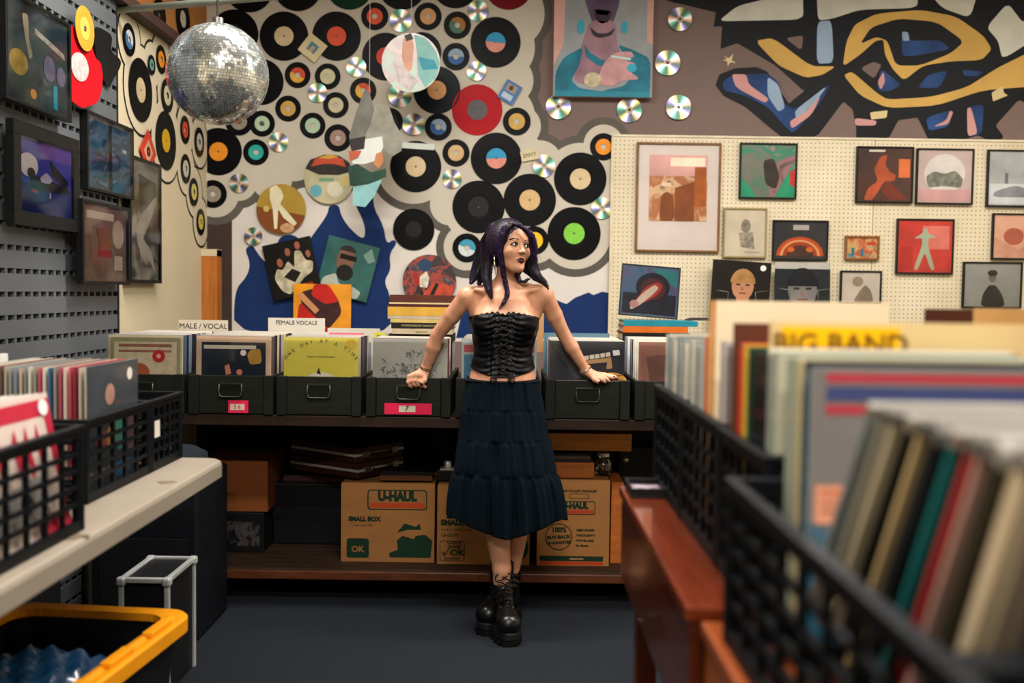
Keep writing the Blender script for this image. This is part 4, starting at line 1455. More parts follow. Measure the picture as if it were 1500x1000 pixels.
GREYC = mat('#9a9a92', .4, var=.08, coat=.35)
fronts = [
    (mat('#b8ab8a', .4, coat=.3), 'cream patterned record cover with a red round seal in the crate at the wall end',
     [(mat('#8f8a68', .5), rect(.03, .03, .97, .98)), (mat('#c0b293', .5, var=.15, scale=30), rect(.08, .09, .92, .98)), (mat('#8e5a4a', .5, var=.3, scale=60), rect(.14, .12, .85, .16)), (mat('#8e5a4a', .5, var=.3, scale=60), rect(.14, .2, .85, .23)),
      (mat('#cbb999', .5), [(.12, .5), (.42, .26), (.72, .5), (.72, .9), (.12, .9)]), (mat('#a85a34', .5, var=.3), circ(.42, .5, .14, asp=.9)), (mat('#b3202a', .5), circ(.68, .28, .085)), (mat('#d8a090', .5), circ(.68, .28, .03))]),
    (mat('#c4a58a', .4, coat=.3), 'navy record cover with a peach border and gold patch',
     [(mat('#131c2b', .35, var=.2), rect(.07, .08, .93, 1)), (mat('#bfb7a4', .5), rect(.10, .12, .80, .17)), (mat('#a8813a', .5, var=.3), [(.68, .25), (.72, .18), (.86, .16), (.88, .36), (.72, .38)]), (mat('#c47a5c', .5), [(.38, .4), (.44, .37), (.47, .5), (.4, .52)]),
      (mat('#c47a5c', .5), circ(.58, .48, .04)), (mat('#d5cbbd', .5), circ(.63, .22, .04))]),
    (mat('#c9bd4c', .4, var=.04, coat=.3), 'yellow record cover with arched lettering and a white shape', [(mat('#d3cdbd', .5), circ(.5, .60, .22, asp=.6, a0=PI, a1=2 * PI)), (mat('#24262c', .5), [(.44, .48), (.47, .40), (.50, .50)]), (mat('#cbb03a', .5), circ(.9, .08, .07))]),
    (GREYC, 'silver grey record cover with a fine ink drawing of riders',
     drawing(GREYC, mat('#43525a', .5), 3)),
    (mat('#a9b6ba', .4, coat=.3), 'blue dotted record cover with a pink banner, mostly hidden by the woman', [(mat('#b83a4c', .5), rect(.03, .07, .97, .17)), (mat('#1f6f94', .5, var=.3, scale=60), rect(.03, .2, .5, .98)), (mat('#2a5f86', .5, var=.3, scale=60), rect(.6, .2, .97, .98)),
                                        (mat('#c9c4ba', .5), circ(.36, .45, .14, asp=1.8))]),
    (mat('#2d2f38', .3, var=.15, coat=.5), 'dark starry record cover with block letters and an orange oval',
     [(mat('#5f3a3a', .4, var=.3), [(.0, .55), (.5, .5), (.8, .6), (.6, 1), (0, 1)]), (mat('#464a56', .4), [(.05, .06), (.12, .06), (.42, .5), (.34, .5)]), (mat('#464a56', .4), [(.18, .06), (.22, .06), (.5, .46), (.46, .48)]),] + [(mat('#d8cfbd', .5), [(.46 + .072 * q_, .20 - .012 * q_), (.52 + .072 * q_, .19 - .012 * q_), (.525 + .072 * q_, .245 - .012 * q_), (.465 + .072 * q_, .255 - .012 * q_)]) for q_ in range(5)] + [
      (mat('#b38f62', .5), [(.47, .26), (.82, .21), (.83, .27), (.48, .31)]), (mat('#b38f62', .5), [(.77, .27), (.83, .26), (.84, .36), (.76, .37)]), (mat('#dcd8d0', .5), [(.84, .12), (.93, .11), (.94, .18), (.85, .19)]),
      (mat('#d8a04a', .5), circ(.84, .52, .19, asp=.55)), (mat('#9a5a24', .5), rect(.72, .45, .86, .465)), (mat('#9a5a24', .5), rect(.88, .445, .97, .46)), (mat('#9a5a24', .5), rect(.74, .50, .96, .512))]),
    (mat('#8f6258', .35, var=.2, coat=.5), 'brownish pink glossy record cover next to the black milk crate', [(mat('#6f4a44', .4, var=.3), [(.1, .2), (.9, .1), (.9, .9), (.2, .8)])]),
]
FY = CF + .036
zb = CRB + .013
behind_lab = ['packed record sleeves behind the red-sealed cover', 'packed record sleeves behind the navy cover', 'packed record sleeves behind the yellow cover', 'packed record sleeves behind the silver grey cover',
              'packed record sleeves behind the blue dotted cover', 'packed record sleeves behind the dark starry cover', 'packed record sleeves behind the brownish pink cover']
fpx = [247, 359, 475, 604, 734, 853, 985]
zs_top = [497, 502, 504, 502, 500, 498, 500]
for i in range(7):
    cx = crates[i].location.x
    w = SW
    fx = PY(fpx[i], 520, FY + .02).x
    fx = min(max(fx, cx - (CW / 2 - .018 - w / 2)), cx + (CW / 2 - .018 - w / 2))
    top_z = PY(fpx[i], zs_top[i], FY).z
    lift = max(.0, top_z - (zb + w))
    m_, lab, pr_ = fronts[i]
    o = flat_item('album_cover', lab, 'record', (fx, FY, zb + w / 2), (math.radians(-2.0), 0, 0), w, w, .004, m_, mat('#cfc8b8', .5), pr_)
    # clear outer sleeve
    b = MB()
    b.ngon([(-w / 2 - .003, -.0068, -w / 2), (w / 2 + .003, -.0068, -w / 2), (w / 2 + .003, -.0060, w / 2 + .004), (-w / 2 - .003, -.0060, w / 2 + .004)])
    b.build('clear_sleeve', glass_mat(), o)
    for k in range(15):
        y = FY + .022 + k * .034 + random.uniform(-.003, .003)
        si = random.randrange(14)
        sleeve(si, (fx + random.uniform(-.006, .006), y, zb), (math.radians(-2.0 + random.uniform(-1.0, .4)), 0, 0), '%s %s, %s in from the front' % (SLN[si], behind_lab[i].replace('packed record sleeves', 'record sleeve packed'), ORDS[k]),
               'packed sleeves in crate %s' % ['one', 'two', 'three', 'four', 'five', 'six', 'seven'][i])
o3 = [o for o in COL.objects if o.get('label', '').startswith('yellow record cover')][0]
for k, ch in enumerate('ONE DAY AT A TIME'):
    a = PI * (0.78 - .56 * k / 16)
    text(ch, .020, mat('#56582c', .6), o3, (.19 * math.cos(a) , -.0045, .19 * math.sin(a) - .05), rot=(PI / 2, -(a - PI / 2), 0))
text('- JOHN S. THOMAS HANNON -', .009, mat('#56582c', .6), o3, (0, -.0045, .075))

# index dividers rising above the sleeves
def divider(px0, px1, py0, y, color, label, txt=None, tc='#3a3430', size=.025, rise=.30, name='index_card', tab=None):
    a = PY(px0, py0, y)
    b_ = PY(px1, py0, y)
    w = b_.x - a.x
    o = flat_item(name, label, 'divider', ((a.x + b_.x) / 2, y, a.z - rise / 2), (0, 0, 0), w, rise, .003, mat(color, .6, var=.05), mat(color, .6, var=.05))
    if txt:
        text(txt, size, mat(tc, .7), o, (0, -.0022, rise / 2 - size * .85))
    return o


divider(262, 334, 468, 4.62, '#cfc2ae', 'white index card with handwritten dark lettering near the timber post', 'MALE / VOCAL', size=.034)
divider(393, 476, 465, 4.62, '#d2cabb', 'white index card with two lines of lettering behind the navy cover', 'FEMALE VOCALS', size=.026)
divider(480, 557, 480, 4.50, '#cfc9b6', 'plain cream index card behind the pink tabbed one')
divider(482, 533, 487, 4.44, '#e86a8c', 'pink tabbed index card reading GOSPEL', 'GOSPEL', '#5a1424', size=.040)
divider(548, 566, 487, 4.46, '#d8cf4a', 'narrow yellow index card beside the book stack', 'PEL', '#3a3a20', size=.022)
divider(583, 652, 489, 4.42, '#d5d0c6', 'white index card with bold lettering under the book stack', 'BROADWAY', '#17171a', size=.040)
divider(566, 584, 490, 4.44, '#3d3a6a', 'violet patterned card edge beside the bold lettered card')
divider(240, 262, 490, 4.40, '#d8b81c', 'small yellow tab above the cover with a red seal', 'B-C', '#4a3a10', size=.02, rise=.2)
divider(358, 384, 490, 4.40, '#d8b81c', 'small yellow tab above the navy cover', 'D-F', '#4a3a10', size=.02, rise=.2)
divider(212, 308, 487, 4.50, '#c98f3a', 'wide orange index card at the wall end of the counter')
divider(797, 893, 487, 4.50, '#5f8090', 'blue-grey plastic divider behind the dark starry cover')
divider(782, 797, 452, 4.60, '#b98a5c', 'small brown tab just behind the elbow side of the woman', rise=.2)

# ---------------------------------------------------------------- book stacks
def book(px0, px1, py0, py1, y, color, label, depth=.26, txt=None, tcol='#cfc8b4', rough=.5, lift=None, name='book', pages=None, ang=0.0, tsize=None):
    a = PY(px0, py0, y)
    b_ = PY(px1, py1, y)
    w, h = b_.x - a.x, a.z - b_.z
    r = thing(name, label, 'book', ((a.x + b_.x) / 2, y + depth / 2, lift if lift is not None else b_.z), (0, 0, ang))
    cv = mat(color, rough, var=.12, scale=14, bump=.05)
    b = MB()
    c = min(.003, h * .2)
    b.bb(-w / 2, w / 2, -depth / 2, depth / 2, 0, c)
    b.bb(-w / 2, w / 2, -depth / 2, depth / 2, h - c, h)
    b.bb(-w / 2, w / 2, -depth / 2, -depth / 2 + .003, c, h - c)
    b.build('cover', cv, r)
    b = MB().bb(-w / 2 + .004, w / 2 - .004, -depth / 2 + .0035, depth / 2 - .004, c + .0002, h - c - .0002)
    b.build('pages', mat(pages or '#cdbf9c', .8, var=.15, scale=60, stretch=(1, 1, 12)), r)
    if txt:
        text(txt, tsize or h * .55, mat(tcol, .6), r, (0, -depth / 2 - .001, h * .5), sx=1.1)
    return r, h


BS = [(480, 489, 574, 662, '#b9a98a', 'thick pale book with faint gold lettering at the bottom of the stack', 'Symphony', '#8a7448'),
      (470, 479.5, 573, 663, '#1b1712', 'black book with gold spine lettering low in the stack', 'TOMMORROW DANCE MUSIC', '#b8a878'),
      (463, 469.5, 572, 660, '#c4ab62', 'cream yellow slim book above the black one', None, None),
      (457, 462.5, 568, 662, '#b4a490', 'greyish slim book above the cream yellow one', None, None),
      (442, 456.5, 568, 664, '#c79a3a', 'thick mustard yellow boxed set in the stack', None, None),
      (436.5, 441.5, 569, 662, '#4a1a1a', 'thin maroon album in the stack', None, None),
      (432.5, 436, 570, 663, '#cdb98a', 'thin cream album in the stack', None, None),
      (420, 432, 571, 666, '#53281c', 'reddish brown boxed album on top of the stack', None, None)]
base_y = 4.36
z = PY(617, 489.2, base_y).z
for (y0, y1, x0, x1, c_, lab, tx, tc) in BS:
    r, h = book(x0, x1, y0, y1, base_y, c_, lab, lift=z, txt=tx, tcol=tc or '#fff', tsize=.012)
    z += h + .0008
# what holds the stack: a dark box standing behind the crate row
zst = PY(617, 489.2, base_y).z
b = MB().bb(-.14, .14, 0, .25, zst - .035, zst - .001)
o = b.build('card_box', mat('#2a2620', .7), loc=(PY(617, 480, 4.4).x, 4.37, 0))
tag(o, 'dark flat box lid under the book stack on top of the sleeves', 'box')

BS2 = [(486, 499, 912, 1010, '#14110f', 'black boxed set under the orange book', .27), (475, 485.5, 913, 1008, '#c8641e', 'orange book between the teal book and the black set', .26), (465, 474.5, 914, 1022, '#1d7c8c', 'teal blue book directly under the nebula cover', .26)]
z = PY(950, 499, 4.72).z
zbase = z
for (y0, y1, x0, x1, c_, lab, dp) in BS2:
    r, h = book(x0, x1, y0, y1, 4.72, c_, lab, depth=dp, lift=z)
    z += h + .0008
xc = PY(958, 480, 4.8).x
b = MB().bb(-.17, .17, 0, .3, CRB, zbase - .001)
o = b.build('storage_box', mat('#17150f', .6, var=.3), bevel=.004, loc=(xc, 4.76, .0))
tag(o, 'dark storage box standing behind the crates under the teal and orange books', 'box')
p = PY(1020, 462, 4.9)
b = MB().lathe([(0, .012), (.05, .012), (.075, .004), (.078, 0), (0, 0)], 32, axis='z')
o = b.build('black_disc', mat('#131416', .4), smooth=False, loc=(p.x + .02, 4.9, z + .001))
tag(o, 'round flat black disc lying at the end of the teal book', 'disc')

# ---------------------------------------------------------------- cardboard boxes on the low shelf
KRAFT = mat('#9c6a3a', .8, var=.12, scale=5, bump=.1, stretch=(1, 1, 3))
KRAFT2 = mat('#a5713f', .8, var=.10, scale=6, bump=.1)
BGREEN = mat('#10301f', .7)
BRED = mat('#b5401c', .7)


def carton(px0, px1, pytop, y, depth, label, km=KRAFT, zbase=None):
    a = PY(px0, pytop, y)
    b_ = PY(px1, pytop, y)
    zb_ = stop + .001 if zbase is None else zbase
    w, h = b_.x - a.x, a.z - zb_
    r = thing('cardboard_box', label, 'box', ((a.x + b_.x) / 2, y, zb_), (0, 0, 0))
    b = MB()
    b.bb(-w / 2, w / 2, 0, .004, 0, h)
    b.bb(-w / 2, w / 2, depth - .004, depth, 0, h)
    b.bb(-w / 2, -w / 2 + .004, .004, depth - .004, 0, h)
    b.bb(w / 2 - .004, w / 2, .004, depth - .004, 0, h)
    b.bb(-w / 2 + .004, w / 2 - .004, .004, depth - .004, 0, .004)
    b.build('walls', km, r)
    for s in (0, 1):
        b = MB()
        b.bb(-w / 2 + .002, w / 2 - .002, .002 + s * depth / 2, depth / 2 - .001 + s * depth / 2 - .002, h, h + .0035)
        b.build('flap', km, r)
    return r, w, h


def pr_on(r, name, m_, pts, y=-.0008):
    b = MB()
    b.ngon([(x, y, z_) for x, z_ in pts])
    return b.build(name, m_, r)


def rrect(x0, x1, z0, z1, rad, n=5):
    out = []
    for cx, cz, a0 in ((x1 - rad, z0 + rad, -PI / 2), (x1 - rad, z1 - rad, 0), (x0 + rad, z1 - rad, PI / 2), (x0 + rad, z0 + rad, PI)):
        for k in range(n + 1):
            a = a0 + PI / 2 * k / n
            out.append((cx + rad * math.cos(a), cz + rad * math.sin(a)))
    return out


def logo(r, cx, cz, w, h, km):
    pr_on(r, 'printed_border', BGREEN, rrect(cx - w / 2, cx + w / 2, cz - h / 2, cz + h / 2, h * .16), -.0008)
    pr_on(r, 'printed_field', km, rrect(cx - w / 2 + h * .06, cx + w / 2 - h * .06, cz - h / 2 + h * .06, cz + h / 2 - h * .06, h * .13), -.0012)
    pr_on(r, 'printed_bar', BRED, [(cx - w / 2 + h * .1, cz - h * .40), (cx + w / 2 - h * .1, cz - h * .40), (cx + w / 2 - h * .1, cz - h * .14), (cx - w / 2 + h * .1, cz - h * .14)], -.0016)
    text('U-HAUL', h * .62, BGREEN, r, (cx, -.002, cz + h * .16), bold=h * .045, sx=w / h * .285)


r, w, h = carton(500, 637, 708, 4.42, .32, 'brown cardboard moving box with a framed logo high on its side, beside the briefcases')
logo(r, w * .10, h * .80, w * .64, h * .26, KRAFT)
text('SMALL BOX', .027, BGREEN, r, (-w * .25, -.002, h * .55), bold=.0016)
text('16 3/8 x 12 5/8 x 12 5/8', .009, BGREEN, r, (-w * .27, -.002, h * .47))
pr_on(r, 'printed_badge', BGREEN, rrect(-w * .44, -w * .20, h * .05, h * .30, .012))
text('OK', .038, KRAFT, r, (-w * .32, -.0025, h * .16), bold=.001)
pr_on(r, 'printed_figure', BGREEN, [(w * .02, h * .06), (w * .46, h * .06), (w * .48, h * .28), (w * .40, h * .36), (w * .30, h * .34), (w * .28, h * .30), (w * .16, h * .34), (w * .10, h * .28), (w * .11, h * .16), (w * .02, h * .12)])
pr_on(r, 'printed_figure', BGREEN, [(w * .10, h * .38), (w * .18, h * .50), (w * .30, h * .46), (w * .34, h * .50), (w * .36, h * .42), (w * .22, h * .42)])
r, w, h = carton(641, 777, 711, 4.40, .32, 'brown cardboard moving box reading SMALL BOX, standing behind the legs of the woman')
pr_on(r, 'printed_bar', BGREEN, [(w * .02, h * .60), (w * .40, h * .60), (w * .40, h * .63), (w * .02, h * .63)])
text('SMALL BOX', .034, BGREEN, r, (-w * .46, -.002, h * .53), bold=.0022, align='LEFT', sx=1.02)
text('16 3/8" x 12 5/8" x 12 5/8"', .013, BGREEN, r, (-w * .46, -.002, h * .44), align='LEFT')
text('1.5 CU FT', .018, BGREEN, r, (-w * .46, -.002, h * .37), align='LEFT', bold=.0006, shear=.2)
pr_on(r, 'printed_border', BGREEN, rrect(-w * .47, -w * .20, h * .04, h * .30, .012), -.0008)
pr_on(r, 'printed_field', KRAFT, rrect(-w * .47 + .003, -w * .20 - .003, h * .04 + .003, h * .30 - .003, .010), -.0012)
text('U-HAUL', .018, BGREEN, r, (-w * .31, -.002, h * .27), bold=.0008)
text('BOXES', .018, BGREEN, r, (-w * .31, -.002, h * .22), bold=.0008)
text('OK', .036, BGREEN, r, (-w * .28, -.002, h * .145), bold=.0015, sx=1.2)
pr_on(r, 'check_mark', BGREEN, [(-w * .445, h * .15), (-w * .43, h * .165), (-w * .42, h * .13), (-w * .37, h * .21), (-w * .365, h * .205), (-w * .42, h * .095)], -.0016)
text('FOR SHIPPING', .011, BGREEN, r, (-w * .335, -.002, h * .07), bold=.0006)
pr_on(r, 'printed_figure', BGREEN, circ(w * .13, h * .13, .022), -.0008)
pr_on(r, 'printed_figure', BGREEN, circ(w * .38, h * .22, .045, asp=1.3), -.0008)
r, w, h = carton(788, 894, 703, 4.40, .32, 'brown cardboard moving box with a round guarantee stamp and a green and red stripe', KRAFT2)
text('EASY-TO-LIFT HANDLES', .013, BGREEN, r, (w * .06, -.002, h * .88), bold=.0006, shear=.2, sx=1.15)
pr_on(r, 'hand_slot_line', BGREEN, rrect(-.02, w * .12 + .03, h * .79, h * .85, .008))
pr_on(r, 'hand_slot', KRAFT2, rrect(-.0175, w * .12 + .0275, h * .797, h * .843, .006), -.0012)
logo(r, w * .02, h * .68, w * .56, h * .16, KRAFT2)
cc = [(-w * .22, h * .34)]
pr_on(r, 'stamp_ring', BGREEN, circ(-w * .20, h * .34, w * .19), -.0008)
pr_on(r, 'stamp_field', KRAFT2, circ(-w * .20, h * .34, w * .175), -.0012)
text('100%', .030, BGREEN, r, (-w * .20, -.002, h * .42), bold=.0015)
text('BUY-BACK', .019, BGREEN, r, (-w * .20, -.002, h * .335), bold=.0012, sx=1.15, rot=(PI / 2, -.06, 0))
text('GUARANTEE', .017, BGREEN, r, (-w * .20, -.002, h * .27), bold=.0010, sx=1.1, rot=(PI / 2, -.06, 0))
text('U-HAUL', .012, BRED, r, (-w * .22, -.002, h * .53), bold=.0006)
for k, s_ in enumerate(['NEED BOXES?', 'TAKE PLENTY!', "We'll Buy Back", 'the Extras.']):
    text(s_, .013, BGREEN, r, (w * .04, -.002, h * (.42 - k * .06)), align='LEFT', bold=.0006, shear=.15)
pr_on(r, 'printed_bar', BGREEN, rect(-w * .46, h * .055, w * .42, h * .115))
pr_on(r, 'printed_bar', BRED, rect(-w * .46, h * .01, w * .42, h * .05))
text('uhaul.com', .015, mat('#b88a5a', .7), r, (w * .05, -.002, h * .085), bold=.0005)
# box and dark crate at the left end
b = MB()
a = PY(305, 745, 4.62)
c_ = PY(392, 806, 4.62)
ztop = a.z
zb_ = stop + .001
r = thing('black_box', 'black box with a crowded colourful print, under the orange-brown carton', 'box', ((a.x + c_.x) / 2, 4.55, zb_))
w = c_.x - a.x
b.bb(-w / 2, w / 2, 0, .33, 0, ztop - zb_)
b.build('body', mat('#101012', .5), r, bevel=.004)
b = MB()
b.ngon([(-w / 2 + .02, -.001, .03), (w / 2 - .02, -.001, .03), (w / 2 - .02, -.001, ztop - zb_ - .04), (-w / 2 + .02, -.001, ztop - zb_ - .04)])
b.build('print', art(['#0e0e10', '#15151a', '#4a4744', '#101012', '#7a2c20'], 16, seed=33), r)
carton(296, 392, 675, 4.56, .33, 'orange-brown plain carton stacked on the black printed box', mat('#8a4c22', .75, var=.1, scale=4), zbase=ztop + .004)

# more things on the shelf, left to right
def case(name, label, px, py, y, w, d, h, ang, body, trim, zb_, latches=True, cat='case'):
    p = PY(px, py, y)
    r = thing(name, label, cat, (p.x, y, zb_), (0, 0, ang))
    b = MB().bb(-w / 2, w / 2, -d / 2, d / 2, 0, h)
    b.build('shell', body, r, bevel=.006)
    b = MB()
    b.bb(-w / 2 - .002, w / 2 + .002, -d / 2 - .002, d / 2 + .002, h * .42, h * .60)
    b.build('metal_band', trim, r, bevel=.002)
    if latches:
        for s in (-.3, .3):
            b = MB()
            b.bb(w / 2 + .002, w / 2 + .008, s * d - .02, s * d + .02, h * .30, h * .72)
            b.build('latch', mat('#a09a8c', .25, .9), r, bevel=.001)
        b = MB()
        b.tube([(w / 2 + .002, -.06, h * .5), (w / 2 + .022, -.055, h * .5), (w / 2 + .026, 0, h * .5), (w / 2 + .022, .055, h * .5), (w / 2 + .002, .06, h * .5)], .005, 8)
        b.build('handle', mat('#1c1410', .4), r, smooth=True)
    return r


BROWN = mat('#34180f', .4, var=.2, coat=.3)
SILV = mat('#b9b6ae', .35, .45)
dz0 = PY(480, 706, 4.7).z
case('black_case', 'flat black case at the bottom of the pile beside the carton', 470, 730, 4.86, .40, .30, dz0 - .01 - stop, 0, mat('#0d0e12', .5), mat('#15181f', .5), stop + .001, False)
z2 = stop + .001 + (dz0 - .01 - stop)
case('pink_album', 'dark album with a dusky pink edge under the brown briefcases', 478, 700, 4.86, .36, .30, .035, 0, mat('#3a1c22', .5), mat('#5f2c3a', .5), z2 + .002, False, cat='album')
z2 += .040
bz = max(z2, PY(520, 703, 4.5).z)
for lab_, px_, dz_, an_ in (('lower', 524, .002, -33), ('upper', 520, .072, -36)):
    th_ = math.radians(an_)
    cor = PY(px_, 680, 4.44)
    off_ = Matrix.Rotation(th_, 3, 'Z') @ Vector((.21, -.16, 0))
    r = case('briefcase', 'dark brown briefcase with a silver band, %s of the two' % lab_, px_, 690, 4.6, .42, .32, .068, th_, BROWN, SILV, max(z2, PY(560, 706, 4.42).z + .006) + dz_)
    r.location.x, r.location.y = cor.x - off_.x, cor.y - off_.y
zt = PY(560, 706, 4.42).z + .006
z3 = zt
for k, (nm, c_, lab, hh) in enumerate([('record_box_set', '#6a3c1e', 'flat tan boxed set lying on the logo carton', .022), ('black_album', '#12100f', 'thin black album lying on the tan boxed set', .008), ('black_folder', '#0c0c0d', 'black folder with white scribbles on top of the tan set', .008)]):
    x = PY(597 + 1 * k, 700, 4.5).x
    b = MB().bb(-.118, .118, 0, .13, 0, hh)
    o = b.build(nm, mat(c_, .45, var=.2), loc=(x, 4.43, z3 + .001), rot=(0, 0, math.radians(2 - 3 * k)), bevel=.001)
    tag(o, lab, 'album')
    z3 += hh + .001
# black gadget left of the woman
p = PY(657, 690, 4.5)
r = thing('black_turntable_part', 'black machine with a silver plate and knob behind the skirt', 'machine', (p.x, 4.46, PY(700, 711, 4.4).z + .006))
b = MB().bb(-.05, .06, 0, .2, 0, .05)
b.build('body', BLACK, r, bevel=.004)
b = MB().bb(-.035, .035, -.004, .05, .051, .058)
b.build('plate', SILV, r)
b = MB().lathe([(.016, .058), (.016, .085), (.012, .09), (0, .09)], 20, axis='z', c=(-.002, .02, 0))
b.build('knob', SILV, r, smooth=True)
# right side stack
zt = PY(840, 703, 4.40).z + .006
WOOD1 = mat('#c87c30', .5, var=.25, scale=5, stretch=(1, 6, 6), bump=.1, coat=.15)
WOOD2 = mat('#b8682c', .5, var=.25, scale=5, stretch=(1, 6, 6), bump=.1)
def wbox(px0, px1, py0, py1, y, dp, m_, label, name='wooden_box', zb_=None, cat='box', dots=0):
    a = PY(px0, py0, y)
    c_ = PY(px1, py1, y)
    w = c_.x - a.x
    z0 = zb_ if zb_ is not None else c_.z
    r = thing(name, label, cat, ((a.x + c_.x) / 2, y, z0))
    h = a.z - z0
    b = MB().bb(-w / 2, w / 2, 0, .012, 0, h)
    b.build('front_board', m_, r, bevel=.002)
    b = MB().bb(-w / 2 + .001, w / 2 - .001, .0125, dp, 0.001, h - .001)
    b.build('body', m_, r, bevel=.002)
    if dots:
        b = MB()
        for s in (-1, 1):
            for q in (.3, .7):
                b.lathe([(.0025, -.0006), (0, -.0006)], 8, c=(w / 2 - .02, 0, h * q))
        b.build('screw', mat('#2a1a10', .5), r)
    return r, z0 + h
r, z4 = wbox(806, 870, 677, 702, 4.42, .28, WOOD2, 'small orange wooden box on the guarantee carton', zb_=zt)
z5 = z4 + .001
for k, (c_, lab) in enumerate([('#2a221c', 'dark brown thin book, lowest of three on the small wooden box'), ('#4a3c30', 'grey-brown thin book, middle of three on the small wooden box'), ('#1f1b18', 'blackish thin book, top of three on the small wooden box')]):
    a = PY(806, 674 - 5 * k, 4.42)
    r, h = book(806, 865, 668, 673, 4.43, c_, lab, depth=.25, lift=z5)
    z5 += h + .001
r, z6 = wbox(800, 925, 634, 660, 4.38, .3, WOOD1, 'long orange wooden box across the top of the thin books', zb_=max(z5, PY(860, 660, 4.38).z), dots=1)
r, _ = wbox(896, 912, 706, 806, 4.45, .3, WOOD2, 'upright orange-brown board at the end of the low shelf', name='wooden_board', zb_=stop + .001, cat='board')
r = thing('glass_jar', 'clear glass jar beside the small orange wooden box', 'jar', (PY(884, 700, 4.5).x, 4.52, zt))
b = MB().lathe([(0, 0), (.036, 0), (.038, .01), (.038, .055), (.026, .070), (.026, .085), (.023, .085), (.023, .070), (.034, .054), (.034, .012), (0, .006)], 24, axis='z')
gm = bpy.data.materials.new('jar_glass'); gm.use_nodes = True
g_ = gm.node_tree.nodes['Principled BSDF']; g_.inputs['Transmission Weight'].default_value = 1; g_.inputs['Roughness'].default_value = .03; g_.inputs['Base Color'].default_value = (.8, .88, .9, 1)
b.build('body', gm, r, smooth=True)
b = MB().lathe([(0, .098), (.027, .098), (.028, .084), (.0265, .084)], 24, axis='z')
b.build('lid', SILV, r)
r = thing('black_amplifier', 'black device with a bright round knob at the shelf end', 'amplifier', (PY(925, 690, 4.7).x, 4.7, stop + .001))
hh = PY(925, 655, 4.7).z - stop
b = MB().bb(-.06, .22, 0, .25, 0, hh)
b.build('body', BLACK, r, bevel=.004)
b = MB().lathe([(.0, -.02), (.012, -.02), (.013, 0)], 20, c=(-.03, 0, PY(910, 673, 4.7).z - stop))
b.build('knob', mat('#b9a890', .3, .7), r, smooth=True)
# ---------------------------------------------------------------- milk crates
CRBLK = mat('#05080c', .5, var=.25, scale=20, spec=.14)


def milk_crate(label, x0, x1, y0, y1, z0, z1, group, nx=5, nz=5, bar=.009, rowlab='black milk crate'):
    """open lattice crate, outer bounds given in world space"""
    cx, cy = (x0 + x1) / 2, (y0 + y1) / 2
    r = thing('milk_crate', label, 'crate', (cx, cy, z0), group=group)
    w, d, h = x1 - x0, y1 - y0, z1 - z0
    T = .012
    def side(name, L, place, n):
        # built in the plane (u, z) with thickness T
        b = MB()
        f = place
        def bar_(u0, u1, za, zb_, t0=.002, t1=T - .002):
            pts = [f(u, t_, z_) for u in (u0, u1) for t_ in (t0, t1) for z_ in (za, zb_)]
            b.add(pts, [(0, 1, 3, 2), (4, 6, 7, 5), (0, 4, 5, 1), (2, 3, 7, 6), (0, 2, 6, 4), (1, 5, 7, 3)])
        bar_(0, L, 0, .022, 0, T)
        bar_(0, L, h - .024, h - .012, 0, T)
        for k in range(1, nz):
            zc = .022 + (h - .046) * k / nz
            bar_(0, L, zc - bar / 2, zc + bar / 2)
        for k in range(n + 1):
            uc = L * k / n
            bw = bar * (1.8 if k in (0, n) else .9)
            bar_(max(0, uc - bw / 2), min(L, uc + bw / 2), .02, h - .02, .0015, T - .0015)
        b.build(name, CRBLK, r, recalc=True)
    side('side_lattice', d - 2 * T, lambda u, t_, z_: (-w / 2 + t_, -d / 2 + T + u, z_), nx)
    side('side_lattice', d - 2 * T, lambda u, t_, z_: (w / 2 - t_, -d / 2 + T + u, z_), nx)
    side('end_lattice', w - 2 * T, lambda u, t_, z_: (-w / 2 + T + u, -d / 2 + t_, z_), nx)
    side('end_lattice', w - 2 * T, lambda u, t_, z_: (-w / 2 + T + u, d / 2 - t_, z_), nx)
    b = MB()
    e = .004
    b.bb(-w / 2 - e, w / 2 + e, -d / 2 - e, -d / 2 + T, h - .012, h)
    b.bb(-w / 2 - e, w / 2 + e, d / 2 - T, d / 2 + e, h - .012, h)
    b.bb(-w / 2 - e, -w / 2 + T, -d / 2 + T, d / 2 - T, h - .012, h)
    b.bb(w / 2 - T, w / 2 + e, -d / 2 + T, d / 2 - T, h - .012, h)
    b.build('rim', CRBLK, r, bevel=.002)
    b = MB()
    for k in range(9):
        u = -w / 2 + T + (w - 2 * T) * (k + .5) / 9
        b.bb(u - .006, u + .006, -d / 2 + T, d / 2 - T, .001, .006)
    for k in range(5):
        u = -d / 2 + T + (d - 2 * T) * (k + .5) / 5
        b.bb(-w / 2 + T, w / 2 - T, u - .006, u + .006, .006, .010)
    b.build('bottom_grid', CRBLK, r)
    for sx in (-1, 1):
        for sy in (-1, 1):
            b = MB()
            b.bb(sx * (w / 2 + .002), sx * (w / 2 - T), sy * (d / 2 + .002), sy * (d / 2 - T), 0, h - .012)
            b.build('corner_post', CRBLK, r, bevel=.003)
    return r


# ================= right bench with its milk crates
BZ = .946
BX = .242
BENCH = mat('#451a0b', .28, var=.3, scale=3.5, stretch=(8, .8, 8), bump=.05, coat=.5)
BENCHT = mat('#5e2410', .25, var=.3, scale=3.5, stretch=(8, .8, 8), bump=.05, coat=.6)


